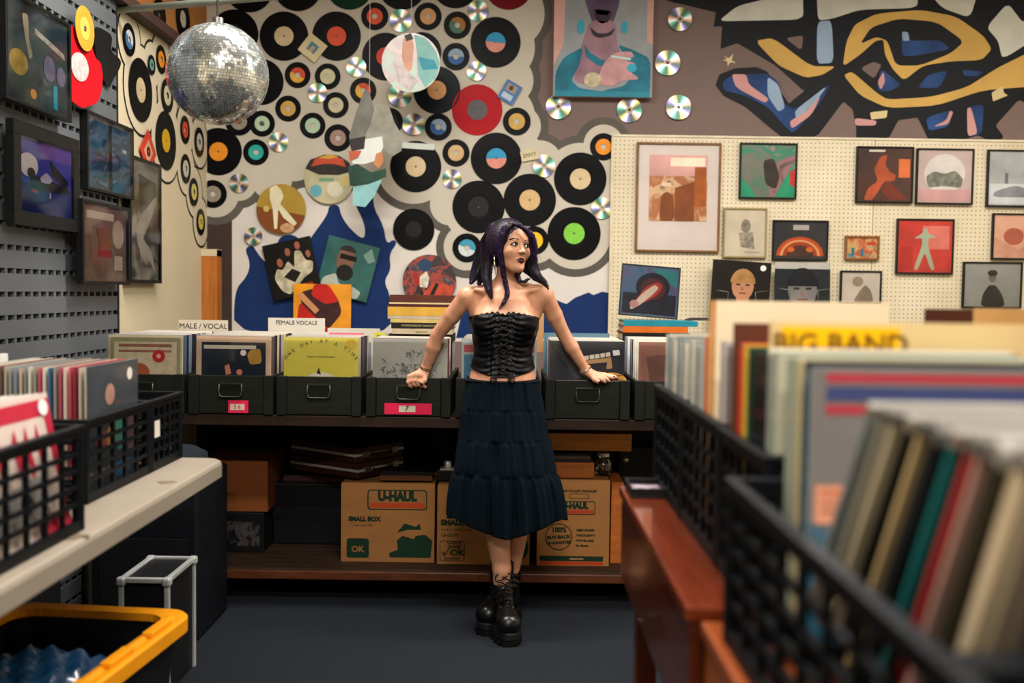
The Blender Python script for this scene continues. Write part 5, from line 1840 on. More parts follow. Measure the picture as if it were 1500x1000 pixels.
def bench(label, y0, y1, x1=1.30, BX=BX, BZ=BZ, BENCHT=BENCHT, BENCH=BENCH):
    r = thing('wooden_bench', label, 'bench', ((BX + x1) / 2, (y0 + y1) / 2, 0))
    ox, oy = r.location.x, r.location.y
    b = MB().bb(BX - ox, x1 - ox, y0 - oy, y1 - oy, BZ - .022, BZ)
    b.build('tabletop', BENCHT, r, bevel=.004)
    b = MB().bb(BX - ox + .006, BX - ox + .028, y0 - oy + .004, y1 - oy - .004, BZ - .20, BZ - .0225)
    b.build('side_apron', BENCH, r, bevel=.003)
    b = MB().bb(BX - ox + .029, x1 - ox - .01, y0 - oy + .006, y0 - oy + .026, BZ - .20, BZ - .0225)
    b.build('end_apron', BENCH, r, bevel=.003)
    b = MB().bb(BX - ox + .029, x1 - ox - .01, y1 - oy - .026, y1 - oy - .006, BZ - .20, BZ - .0225)
    b.build('end_apron', BENCH, r, bevel=.003)
    for ya in (y0 + .04, y1 - .06):
        for xa in (BX + .036, x1 - .06):
            b = MB()
            b.bb(xa - ox, xa - ox + .045, ya - oy - .01, ya - oy + .035, 0, BZ - .0225)
            b.build('leg', BENCH, r, bevel=.003)
    return r


bench('glossy reddish-brown wooden bench beyond the other, near the shelf', 1.335, 2.19)
bench('second reddish-brown bench standing closer, end cut by the bottom of the frame', .35, 1.315, BX=BX + .016, BZ=BZ - .012, BENCHT=mat('#7a3a18', .3, var=.3, scale=3.5, stretch=(8, .8, 8), coat=.4), BENCH=mat('#8a4a20', .35, var=.3, scale=3.5, stretch=(8, .8, 8), coat=.3))
zp = PX(1142, 520, .338).z
# crates on the bench
RZ1 = PX(960, 562, .322).z
g_r = 'black milk crates on the wooden benches'
c1 = milk_crate('black milk crate of plastic-wrapped sleeves at the far end of the bench', .322, .68, 1.885, 2.22, BZ + .001, RZ1, g_r)
c2 = milk_crate('middle black milk crate on the bench under the BIG BAND card', .322, .68, 1.54, 1.872, BZ + .001, RZ1, g_r)
c3 = milk_crate('black milk crate on the bench, next before the closest row', .322, .68, 1.25, 1.528, BZ + .001, RZ1 - .002, g_r)
RZ2 = PX(1066, 698, .272).z
c4 = milk_crate('closest big black milk crate with leaning sleeves', .272, .70, .62, 1.235, BZ - .011, RZ2, g_r, nx=8)
c5 = milk_crate('black milk crate cut by the corner of the frame', .272, .70, .36, .61, BZ - .011, RZ2, g_r, nx=6)
c6 = milk_crate('second-row black milk crate on the bench, mostly hidden by the BIG BAND card', .72, 1.08, 1.54, 1.872, BZ + .001, RZ1, g_r)
# sticker-sized glint of paper in the far crate
def put(y, x0, ztop, color, label, group=None, lean=0.0, w=.312, t=.004, name='record_sleeve', front=None, prints=(), h=.312, coat=.3, clear=False, rough=.4):
    """sleeve standing across the bench, left edge at x0, its top edge at ztop (before lean), facing the viewer"""
    m_ = mat(color, rough, var=.08, coat=coat, scale=5)
    if clear:
        m_ = clear_mat(color)
    mb_ = MB()
    mb_.bb(-w / 2, w / 2, -t / 2, t / 2, 0, h)
    if front is not None:
        mb_.m[2] = 1
        for k, (pm, pts) in enumerate(prints):
            yy = -t / 2 - .0006 - .0003 * k
            mb_.ngon([((u - .5) * w, yy, (1 - v) * h) for u, v in pts], 2 + k)
    zb_ = ztop - h * math.cos(lean)
    o = mb_.build(name, [m_] + ([front] if front is not None else []) + [q[0] for q in prints], loc=(x0 + w / 2, y + h * math.sin(lean), zb_), rot=(lean, 0, 0))
    return tag(o, label, 'record', group)


def clear_mat(color):
    key = ('clear', color)
    if key in _M:
        return _M[key]
    m = bpy.data.materials.new('plastic_outer')
    m.use_nodes = True
    nt = m.node_tree
    b = nt.nodes['Principled BSDF']
    b.inputs['Base Color'].default_value = rgb(color) + (1,)
    b.inputs['Roughness'].default_value = .12
    b.inputs['Coat Weight'].default_value = 1
    nz = nt.nodes.new('ShaderNodeTexNoise')
    nz.inputs['Scale'].default_value = 9
    tc = nt.nodes.new('ShaderNodeTexCoord')
    mp = nt.nodes.new('ShaderNodeMapping')
    mp.inputs['Scale'].default_value = (1, 1, .25)
    nt.links.new(tc.outputs['Object'], mp.inputs[0])
    nt.links.new(mp.outputs[0], nz.inputs['Vector'])
    bp = nt.nodes.new('ShaderNodeBump')
    bp.inputs['Strength'].default_value = .7
    bp.inputs['Distance'].default_value = .02
    nt.links.new(nz.outputs['Fac'], bp.inputs['Height'])
    nt.links.new(bp.outputs[0], b.inputs['Normal'])
    rp = nt.nodes.new('ShaderNodeValToRGB')
    rp.color_ramp.elements[0].color = tuple(c * .7 for c in rgb(color)) + (1,)
    rp.color_ramp.elements[1].color = tuple(min(1, c * 1.25) for c in rgb(color)) + (1,)
    nt.links.new(nz.outputs['Fac'], rp.inputs[0])
    nt.links.new(rp.outputs[0], b.inputs['Base Color'])
    _M[key] = m
    return m


XL = .338
def dpx(px):
    return XL * FPX / (px - 750)


# far crate: plastic-wrapped
rnd = random.Random(5)
zt0 = PX(975, 490, XL).z
ys = [2.19 - .0185 * k for k in range(24)]
for k, y in enumerate(ys):
    c_ = ['#b9b4a6', '#8d938f', '#c6bfae', '#77807f', '#a9a294', '#9fb0b0'][k % 6]
    put(y, XL + rnd.uniform(-.003, .004), zt0 + rnd.uniform(-.008, .004), c_, '%s plastic-wrapped record sleeve, %s from the far end of the bench crates' % (['sand', 'grey', 'cream', 'slate', 'taupe', 'pale blue'][k % 6], ORDS[k]), 'plastic-wrapped sleeves in the far bench crate', clear=True, t=.005)
zz = PX(1045, 497, XL).z
mids = [('#c0683a', 'rust orange record sleeve next to the plastic-wrapped ones', 1.728), ('#a9703f', 'brown paper record sleeve beside the rust orange one', 1.700), ('#8f8f8a', 'grey plastic-wrapped sleeve between the rust and the red ones', 1.61),
        ('#b4a8a4', 'pinkish grey sleeve wrapped in plastic in the middle bench crate', 1.585), ('#77706f', 'dull grey sleeve before the bright red one', 1.560),
        ('#c8321c', 'bright red record sleeve in the middle bench crate', 1.482), ('#d8502a', 'orange-red record sleeve touching the bright red one', 1.464), ('#c0a03c', 'mustard record sleeve behind the dark green one', 1.436),
        ('#123c2c', 'dark green record sleeve in the middle bench crate', 1.412)]
for c_, lab, y in mids:
    put(y, XL + rnd.uniform(-.002, .002), zz + rnd.uniform(-.006, .006), c_, lab, t=.012 if 'red record' in lab else .006)
for k in range(5):
    put(1.388 - .0155 * k, XL + .001, zz - .004 - rnd.uniform(0, .004), '#131417', 'black record sleeve, %s of five behind the pale grey-green ones' % ORDS[k], 'black sleeves behind the pale grey ones', t=.009)
for k in range(9):
    put((1.290, 1.281, 1.273, 1.266, 1.215, 1.207, 1.199, 1.191, 1.183)[k], XL, zp + rnd.uniform(-.003, .003), ['#8f9a8c', '#a4a898', '#7f8a80', '#b0ad98'][k % 4], 'pale grey-green record sleeve, %s of nine in the packed row under the cream covers' % ORDS[k], 'pale grey-green sleeves in a packed row', t=.008)
put(1.172, XL + .001, zp, '#b9a468', 'straw yellow record sleeve at the front of the packed row', t=.007)
put(1.165, XL + .002, zp - .002, '#b9ae90', 'cream record sleeve just before the straw yellow one', t=.007)
put(1.156, XL + .004, zp, '#20242c', 'navy black record sleeve at the front of the packed row', t=.010)
# tall dividers
def tall(px0, px1, pytop, label, color, name='index_card', cat='divider', txt=None, extra=(), h=.36, ang=0.0):
    pass


yd = 1.695
a = PY(1040, 440, yd)
b_ = PY(1302, 440, yd)
o = flat_item('index_card', 'tall cream divider card standing highest in the bench crates', 'divider', ((a.x + b_.x) / 2, yd, a.z - .19), (0, 0, 0), b_.x - a.x, .38, .004, mat('#ecd8b6', .6, var=.06, scale=4), mat('#c79a66', .6),
              [(mat('#c48f58', .6, var=.3, scale=9), rect(0, 0, .035, 1)), (mat('#b9a58c', .6), rect(.2, .135, .75, .15))])
a = PY(1075, 473, 1.50)
o = flat_item('record_sleeve', 'wide dark brown cardboard sleeve behind the BIG BAND card', 'record', (a.x + .185, 1.50, a.z - .16), (0, 0, 0), .37, .32, .005, mat('#5a3222', .6), mat('#6a3a24', .6))
yb = 1.318
a = PY(1128, 470, yb)
o = flat_item('index_card', 'cream divider card with a yellow strip reading BIG BAND', 'divider', (a.x + .205, yb, a.z - .165), (0, 0, 0), .41, .33, .004, mat('#dcc08a', .6, var=.08, scale=5), mat('#b8965c', .6),
              [(mat('#ffbe00', .5, var=.04), rect(.035, .02, .42, .16)), (mat('#b9833c', .6), rect(.93, .02, 1, .16))])
text('BIG BAND', .037, mat('#7a5208', .6), o, (-.112, -.004, .135), bold=.0008, sx=1.06)
a = PY(1355, 452, 1.75)
flat_item('record_sleeve', 'chocolate brown sleeve poking up behind the BIG BAND card end', 'record', (a.x + .05, 1.75, a.z - .19), (0, 0, 0), .10, .38, .006, mat('#4a2415', .6), mat('#4a2415', .6))
a = PY(1432, 452, 1.66)
flat_item('record_sleeve', 'tan cardboard sleeve poking up at the edge of the frame', 'record', (a.x + .08, 1.66, a.z - .19), (0, 0, 0), .17, .38, .006, mat('#c99a5c', .6, var=.15), mat('#c99a5c', .6))
a = PY(1117, 511, 1.37)
for k in range(4):
    flat_item('record_sleeve', ['cream paper sleeve, first behind the striped cover', 'cream paper sleeve, second behind the striped cover', 'cream paper sleeve, third behind the striped cover', 'cream paper sleeve, fourth behind the striped cover'][k], 'record',
              (XL + .159, 1.3085 - .0045 * k, PY(1300, 512 + k * 5, 1.30).z - .155), (0, 0, 0), .318, .31, .004, mat('#eadbc0', .6, var=.06), mat('#6f7a78', .6))
# striped front cover
yf = 1.118
zf = PY(1330, 541, yf).z
flat_item('album_cover', 'large grey and teal record cover with red and blue stripes and an orange price sticker', 'record', (XL + .158, yf, zf - .157), (0, 0, 0), .316, .315, .005, mat('#6f6864', .35, var=.15, scale=3, coat=.5), mat('#9aa3a3', .4),
          [(mat('#285a72', .4, var=.2), rect(0, .72, 1, 1)), (mat('#3f5a68', .4, var=.2), [(0, .55), (.12, .6), (.2, .72), (0, .72)]), (mat('#a3303c', .4), rect(.05, .018, 1, .05)), (mat('#343c66', .4), rect(.05, .066, 1, .115)),
           (mat('#a3303c', .4), rect(.05, .130, .40, .165)), (mat('#d08a6a', .5), rect(.02, .42, .22, .56)), (mat('#b5603e', .5), rect(.04, .44, .16, .455)), (mat('#8a4a38', .5), rect(.04, .48, .2, .488)),
           (mat('#8a4a38', .5), rect(.04, .51, .2, .518))])
for k, c_ in enumerate(['#3f5666', '#36505c', '#5c6c74']):
    put(1.127 + .009 * k, XL - .001, zf - .004 * (k + 1), c_, ['blue-grey plastic sleeve directly behind the striped cover', 'dull blue plastic sleeve, second behind the striped cover', 'pale silver plastic sleeve, third behind the striped cover'][k], clear=True, t=.005)
# leaning group
zl = PX(1285, 566, XL).z - .020
lean_spec = [(1268, '#9aa3a8', 'bluish clear-wrapped sleeve leading the leaning group', 1), (1290, '#a9a598', 'grey clear-wrapped sleeve, second in the leaning group', 1), (1306, '#c4b89c', 'beige leaning sleeve before the first black one', 0),
             (1326, '#101113', 'first black leaning sleeve, beside the beige ones', 0), (1346, '#bfa678', 'tan leaning sleeve between two black ones', 0), (1368, '#0c0e10', 'broad black leaning sleeve before the teal one', 0),
             (1394, '#10686a', 'teal green sleeve in the leaning group', 0), (1420, '#a01c1c', 'deep red leaning sleeve beside the teal one', 0), (1436, '#b08a80', 'dusty pink leaning sleeve after the red one', 0), (1462, '#2c2716', 'dark olive leaning sleeve', 0),
             (1498, '#c3b194', 'thick cream leaning sleeve after the olive one', 0), (1530, '#8a7c68', 'brown-grey leaning sleeve at the edge of the frame', 0), (1580, '#14161a', 'blackish leaning sleeve at the edge of the frame', 0)]
lean = math.radians(33)
for k, (px, c_, lab, cl) in enumerate(lean_spec):
    yt = dpx(px + 10)
    ln = math.radians(36 - 1.0 * k)
    th = .006 if k not in (5, 9, 10) else .016
    o = put(yt, XL, zl + .000, c_, lab, lean=ln, clear=bool(cl), t=th, h=.312, coat=.1 if not cl else .3, rough=.6)
    b = MB()
    b.bb(-.1572, .1572, -th / 2 - .0012, th / 2 + .0012, .300, .314)
    b.build('plastic_bag_top', clear_mat('#6f6c67' if k % 3 else '#96928a'), o)
# little tray on the bench end
p = Vector((BX + .055, 2.11, BZ + .001))
r = thing('photo_tray', 'small black tray with a pale purple photo on the bench end', 'tray', p)
b = MB()
b.bb(-.045, .045, -.06, .06, 0, .004)
b.bb(-.045, -.041, -.06, .06, .004, .02)
b.bb(.041, .045, -.06, .06, .004, .02)
b.bb(-.041, .041, -.06, -.056, .004, .02)
b.bb(-.041, .041, .056, .06, .004, .02)
b.build('tray', BLACK, r, bevel=.001)
b = MB().bb(-.038, .038, -.052, .05, .005, .008)
b.build('photo', art(['#cfc4c8', '#8c6f80', '#d8d0d0'], 30, seed=41), r)

# ================= left folding table with crates
TX, TZ = -.834, .874
TEND = 2.90
TM = mat('#8c8172', .5, var=.07, scale=4, bump=.03)
r = thing('folding_table', 'off-white plastic folding table with worn edge', 'table', (TX - .36, 1.95, 0))
ox, oy = r.location.x, r.location.y
pts = []
L0, L1 = .9, TEND
def rr(x0, x1, y0, y1, rad, n=6):
    return rrect(x0, x1, y0, y1, rad, n)
prof = [(0, -.048), (0, -.012), (.003, -.004), (.009, 0)]
ring = []
vs, fs = [], []
for ins, dz in prof:
    rg = rr(TX - .72 + ins, TX - ins, L0 + ins, L1 - ins, .05)
    vs += [(x - ox, y - oy, TZ + dz) for x, y in rg]
n = len(rr(0, 1, 0, 1, .05))
for k in range(len(prof) - 1):
    for i in range(n):
        fs.append((k * n + i, k * n + (i + 1) % n, (k + 1) * n + (i + 1) % n, (k + 1) * n + i))
fs.append(tuple((len(prof) - 1) * n + i for i in range(n)))
fs.append(tuple(reversed(range(n))))
b = MB()
b.add(vs, fs)
o = b.build('tabletop', TM, r)
for px, py, w_, h_ in ((243, 706, .022, .010), (104, 786, .030, .014)):
    # worn stains on the top
    d_ = ray(px, py)
    t_ = (TZ + .0006 - CAM_H) / d_.z
    q = Vector((d_.x * t_ - ox, d_.y * t_ - oy, TZ + .0006))
    b = MB().ngon([(q.x + w_ * math.cos(a) * (1 + .3 * math.sin(3 * a)), q.y + h_ * 2 * math.sin(a), q.z) for a in [2 * PI * k / 16 for k in range(16)]])
    b.build('stain', mat('#6a5c4a', .7, var=.3, scale=60), r)
for yy in (2.78, 1.3):
    b = MB()
    for s in (-.62, -.36):
        b.tube([(TX + s - ox, yy - oy, TZ - .05), (TX + s - ox, yy - oy, .01)], .014, 10)
    b.tube([(TX - .62 - ox, yy - oy, .02), (TX - .36 - ox, yy - oy, .02)], .012, 8)
    b.build('leg', mat('#101114', .5), r, smooth=True)

g_l = 'black milk crates on the folding table'
LZ = PX(250, 578, -.96).z
l1 = milk_crate('black milk crate at the far end of the folding table with a white paper tag', -1.29, -.96, 2.648, 2.89, TZ + .001, LZ, g_l)
l2 = milk_crate('black milk crate on the folding table behind the white and red cover', -1.29, -.96, 2.24, 2.638, TZ + .001, LZ, g_l)
l3 = milk_crate('black milk crate on the folding table holding the white and red cover', -1.24, -.868, 1.625, 2.01, TZ + .001, PX(100, 625, -.88).z, g_l)
l4 = milk_crate('black milk crate on the folding table cut by the picture edge', -1.24, -.868, 1.26, 1.61, TZ + .001, PX(100, 625, -.88).z, g_l)
b = MB().bb(.1665, .1675, -.105, -.068, .09, .135)
o = b.build('paper_tag', mat('#cfc8bc', .6), l1)
# second row of crates at the wall side
l5 = milk_crate('black milk crate at the far end of the folding table, wall side', -1.66, -1.305, 2.50, 2.85, TZ + .001, LZ, g_l)
l6 = milk_crate('black milk crate on the folding table, wall side, beside the paneling', -1.66, -1.305, 2.12, 2.48, TZ + .001, LZ, g_l)


def side_sleeve(x, y, ztop, ang, color, label, group=None, front=None, prints=(), lean=0.0, w=.312, t=.004, clear=False):
    """sleeve whose face looks towards +x"""
    m_ = clear_mat(color) if clear else mat(color, .4, var=.08, coat=.3, scale=5)
    hh_ = min(.312, (ztop - .888) / math.cos(lean))
    mb_ = MB()
    mb_.bb(-w / 2, w / 2, -t / 2, t / 2, 0, hh_)
    if front is not None:
        mb_.m[2] = 1
        for k, (pm, pts) in enumerate(prints):
            mb_.ngon([((u - .5) * w, -t / 2 - .0006 - .0003 * k, (1 - v) * hh_) for u, v in pts], 2 + k)
    o = mb_.build('record_sleeve' if front is None else 'album_cover', [m_] + ([front] if front is not None else []) + [q[0] for q in prints],
                  loc=(x, y, ztop - hh_ * math.cos(lean)))
    o.rotation_euler = (lean, 0, PI / 2 + ang)
    return tag(o, label, 'record', group)


zc = PX(205, 524, -.985).z
side_sleeve(-.990, 2.465, zc, 0, '#a9a394', 'slate record cover with coloured blocks and a white dot, on the far table crate', front=mat('#3b4046', .4, var=.2, coat=.4),
            prints=[(mat('#d5d0c6', .5), circ(.82, .12, .055)), (mat('#a37a6a', .5, var=.3), circ(.42, .26, .09)), (mat('#a34a44', .5, var=.2), circ(.25, .62, .09)), (mat('#a87a4a', .5), circ(.42, .62, .09)),
                    (mat('#3f8a8a', .5), rect(.55, .5, .68, .75)), (mat('#5f9a6a', .5), rect(.5, .5, .56, .72)), (mat('#6a4f5a', .5), rect(.75, .5, .92, .78)), (mat('#1f5f8c', .5), rect(.5, .85, .8, .97))], w=.318)
cols = ['#b8a898', '#7c2a34', '#b8435a', '#c8b8a8', '#a3485a', '#8f8a80', '#3a5a7a', '#c9bfb0', '#b04a5c', '#8c8678', '#c4beb0', '#7a8088']
for k in range(24):
    side_sleeve(-1.006 - .0115 * k, 2.465 + random.uniform(-.004, .004), zc - random.uniform(.0, .006), 0, cols[k % 12] if k < 12 else random.choice(SLC), 'record sleeve packed behind the slate cover on the folding table, %s in' % ORDS[k],
                'sleeves packed behind the slate cover', clear=(k % 7 == 5))
# white and blue dividers farther back
for (x, y, zt_, c_, lab, w_) in [(-1.34, 2.55, PX(95, 507, -1.34).z, '#d0cdc6', 'bulky white cardboard index card behind the slate cover', .16), (-1.44, 2.62, PX(120, 510, -1.44).z, '#1c2a44', 'navy index card behind the bulky white one', .2),
                                 (-1.40, 2.38, PX(52, 513, -1.40).z, '#1a8aa3', 'turquoise index card on the wall side crates', .16), (-1.52, 2.25, PX(20, 520, -1.5).z, '#c9bd9c', 'cream index card on the wall side crates', .3),
                                 (-1.46, 2.22, PX(5, 530, -1.46).z, '#2a93a0', 'pale turquoise index card beside the cream one', .2)]:
    o = flat_item('index_card', lab, 'divider', (x, y, zt_ - .17), (0, 0, PI / 2), w_, .34, .012 if 'bulky' in lab else .004, mat(c_, .6), mat(c_, .6))
for k in range(16):
    side_sleeve(-1.325 - .02 * k, 2.30, zc - .02, 0, random.choice(['#5a3a30', '#1c1c20', '#8c8272', '#3a3f4c', '#6a4a40', '#a39a88', '#131316']), 'record sleeve packed in the wall side crate on the folding table, %s in' % ORDS[k], 'sleeves in the wall side crate')
# leaning white and red cover, nearer crate
zr = PX(65, 572, -.95).z
RC = mat('#b3223a', .4, var=.15, coat=.4)
side_sleeve(-.886, 1.83, zr, 0, '#d0c9c0', 'white and crimson record cover leaning back in the closer table crate', front=mat('#cbb8ae', .4, var=.1, coat=.4), lean=math.radians(-10),
            prints=[(RC, rect(0, .04, 1, .16)), (RC, [(.90, .1), (1, .1), (1, .9), (.96, .7), (.92, .4)]), (RC, [(.60, .3), (.64, .2), (.69, .5), (.64, .6)]), (RC, [(.74, .3), (.78, .2), (.83, .5), (.78, .6)]), (RC, [(.05, .3), (.1, .2), (.16, .5), (.1, .6)]), (RC, [(.25, .3), (.3, .2), (.36, .5), (.3, .6)]), (RC, [(.45, .3), (.5, .2), (.56, .5), (.5, .6)]),
                    (mat('#8f8a86', .5, var=.2), [(.0, .62), (.7, .56), (.78, .7), (.7, .85), (0, .9)]), (mat('#2c2a2c', .5), circ(.5, .72, .08)), (mat('#e0d8d4', .5), circ(.9, .1, .06)), (RC, rect(.6, .88, 1, 1))])
for k in range(12):
    side_sleeve(-.903 - .016 * k, 1.83, zr - .002 - .0015 * k, 0, ['#d3cbbf', '#c4c0b8', '#b8b0a4', '#dad4ca'][k % 4], 'pale record sleeve packed behind the white and crimson cover, %s in' % ORDS[k], 'pale sleeves behind the white and crimson cover', lean=math.radians(-10))
# rounded dark bundle at the end of the table
# ---------------------------------------------------------------- under the table
def ground_box(name, label, cat, x0, x1, y0, y1, z0, z1, m_, bev=.006):
    r = thing(name, label, cat, ((x0 + x1) / 2, (y0 + y1) / 2, z0))
    b = MB().bb(-(x1 - x0) / 2, (x1 - x0) / 2, -(y1 - y0) / 2, (y1 - y0) / 2, 0, z1 - z0)
    b.build('body', m_, r, bevel=bev)
    return r


NAVY = mat('#0a0e15', .55, var=.2)
xr = PY(308, 800, 3.95).x
r = ground_box('speaker_cabinet', 'dark navy speaker cabinet standing beside the low shelf', 'speaker', xr - .42, xr, 3.80, 4.20, 0.001, PY(300, 692, 3.95).z, NAVY, .015)
b = MB()
b.lathe([(.095, 0), (.085, -.004), (.075, .0), (.0, .004)], 32, c=(.05, -.2005, .22))
b.build('driver', mat('#06070a', .6), r)
b = MB().bb(-.17, .17, -.205, -.2005, .03, .40)
b.build('grille', mat('#0b0e13', .8, bump=.3, scale=80), r)
r = ground_box('flight_case', 'black case with bright aluminium edges under the folding table', 'case', PY(190, 900, 3.35).x, PY(248, 900, 3.30).x, 3.28, 3.55, 0.001, PY(280, 824, 3.5).z, mat('#121416', .5), .004)
w_ = PY(248, 900, 3.30).x - PY(190, 900, 3.35).x
h_ = PY(280, 824, 3.5).z - .001
b = MB()
ALU = mat('#d2d4d2', .3, .5)
for s in (-1, 1):
    for q in (-1, 1):
        b.box((s * w_ / 2, q * .135, h_ / 2), (.018, .018, h_ + .006))
    b.box((s * w_ / 2, 0, h_), (.018, .27, .018))
    b.box((0, s * .135, h_), (w_, .018, .018))
b.build('edge_profile', ALU, r, bevel=.004)
for s in (-1, 1):
    for q in (-1, 1):
        b = MB().box((s * w_ / 2, q * .135, h_ - .004), (.030, .030, .030))
        b.build('corner_cap', ALU, r, bevel=.008)
ground_box('shade_filler_box', 'big black filler box added to darken the space under the folding table', 'filler', -1.76, -1.48, 2.0, 3.25, .001, .80, mat('#0b0c0f', .7))  # filler box, added only to keep the space under the table dark
# tote with yellow rim
ca = PY(268, 888, 2.62)
TZT = ca.z
r = thing('storage_tote', 'black storage tote with a thick yellow rim under the table', 'tote', (ca.x - .25, 2.26, 0), (0, 0, math.radians(-6)))
b = MB()
lw, ld = .25, .36
def wall_ring(b, w0, d0, z0, w1, d1, z1, mi=0, rad=.05):
    r0 = rrect(-w0, w0, -d0, d0, rad)
    r1 = rrect(-w1, w1, -d1, d1, rad)
    n = len(r0)
    b.add([(x, y, z0) for x, y in r0] + [(x, y, z1) for x, y in r1], [(i, (i + 1) % n, n + (i + 1) % n, n + i) for i in range(n)], mi)
wall_ring(b, lw - .06, ld - .06, .0, lw - .02, ld - .02, TZT - .02)
wall_ring(b, lw - .03, ld - .03, TZT - .02, lw - .068, ld - .068, .01)
rg = rrect(-lw + .06, lw - .06, -ld + .06, ld - .06, .05)
b.ngon([(x, y, .012) for x, y in rg])
b.build('body', mat('#0c0f14', .5), r)
b = MB()
YEL = mat('#d88a0c', .4, var=.08)
prof = [(-.045, -.02), (-.045, 0), (-.03, .004), (-.02, -.004), (0, .0), (.006, -.006), (.006, -.04), (0, -.045), (-.02, -.03)]
n = None
vs = []
for ins, dz in prof + [prof[0]]:
    rg = rrect(-lw - ins, lw + ins, -ld - ins, ld + ins, .06 + max(0, ins))
    n = len(rg)
    vs += [(x, y, TZT + dz) for x, y in rg]
fs = []
for k in range(len(prof)):
    for i in range(n):
        fs.append((k * n + i, k * n + (i + 1) % n, (k + 1) * n + (i + 1) % n, (k + 1) * n + i))
b.add(vs, fs)
b.build('rim', YEL, r)
for q in (-.2, 0, .2):
    b = MB().box((lw - .022, q, TZT + .004), (.028, .11, .016))
    b.build('rim_rib', YEL, r, bevel=.004)
# blue plastic inside
rnd = random.Random(3)
b = MB()
nx_, ny_ = 22, 26
for j in range(ny_ + 1):
    for i in range(nx_ + 1):
        u, v_ = i / nx_ - .5, j / ny_ - .5
        h_ = .10 * (1 - (2 * abs(u)) ** 3) * (1 - (2 * abs(v_)) ** 3) + .022 * math.sin(u * 31 + 5 * v_) * math.cos(v_ * 23) + .012 * rnd.random()
        b.v.append((u * .32, v_ * .52, h_))
for j in range(ny_):
    for i in range(nx_):
        a_ = j * (nx_ + 1) + i
        b.f.append((a_, a_ + 1, a_ + nx_ + 2, a_ + nx_ + 1))
        b.m.append(0)
o = b.build('blue_bag', mat('#123f63', .28, var=.3, coat=.5), loc=(r.location.x, 2.24, TZT - .13), rot=(0, 0, math.radians(-6)), smooth=True)
tag(o, 'crumpled blue plastic bag inside the yellow-rimmed tote', 'bag')
# dark fabric bundle behind far crate
b = MB()
b.lathe([(0, 0), (.09, 0), (.12, .03), (.115, .075), (.07, .10), (0, .105)], 24, axis='z')
o = b.build('cloth_bundle', mat('#151b22', .9, bump=.5), smooth=True, loc=(-1.33, 3.95, PY(300, 692, 3.95).z + .003))
tag(o, 'dark rolled cloth bundle on the speaker cabinet behind the table crates', 'cloth')
# ================================================================ the woman
class Field:
    def __init__(s, lo, hi, h):
        s.lo = np.array(lo, dtype=np.float64)
        s.h = h
        s.n = [int(math.ceil((hi[i] - lo[i]) / h)) + 1 for i in range(3)]
        s.ax = [(s.lo[i] + np.arange(s.n[i]) * h).astype(np.float32) for i in range(3)]
        s.F = np.full(s.n, 1.0, dtype=np.float32)

    def add(s, prim):
        fn, lo, hi, k, op = prim
        pad = k + 3 * s.h
        i0 = [max(0, int((lo[i] - pad - s.lo[i]) / s.h)) for i in range(3)]
        i1 = [min(s.n[i], int((hi[i] + pad - s.lo[i]) / s.h) + 2) for i in range(3)]
        if any(i1[i] <= i0[i] for i in range(3)):
            return
        X = s.ax[0][i0[0]:i1[0], None, None]
        Y = s.ax[1][None, i0[1]:i1[1], None]
        Z = s.ax[2][None, None, i0[2]:i1[2]]
        d = fn(X, Y, Z)
        sl = (slice(i0[0], i1[0]), slice(i0[1], i1[1]), slice(i0[2], i1[2]))
        a = s.F[sl]
        if op == 'add':
            if k > 0:
                hh = np.maximum(k - np.abs(a - d), 0) / k
                s.F[sl] = np.minimum(a, d) - hh * hh * k * .25
            else:
                s.F[sl] = np.minimum(a, d)
        else:
            d = -d
            if k > 0:
                hh = np.maximum(k - np.abs(a - d), 0) / k
                s.F[sl] = np.maximum(a, d) + hh * hh * k * .25
            else:
                s.F[sl] = np.maximum(a, d)


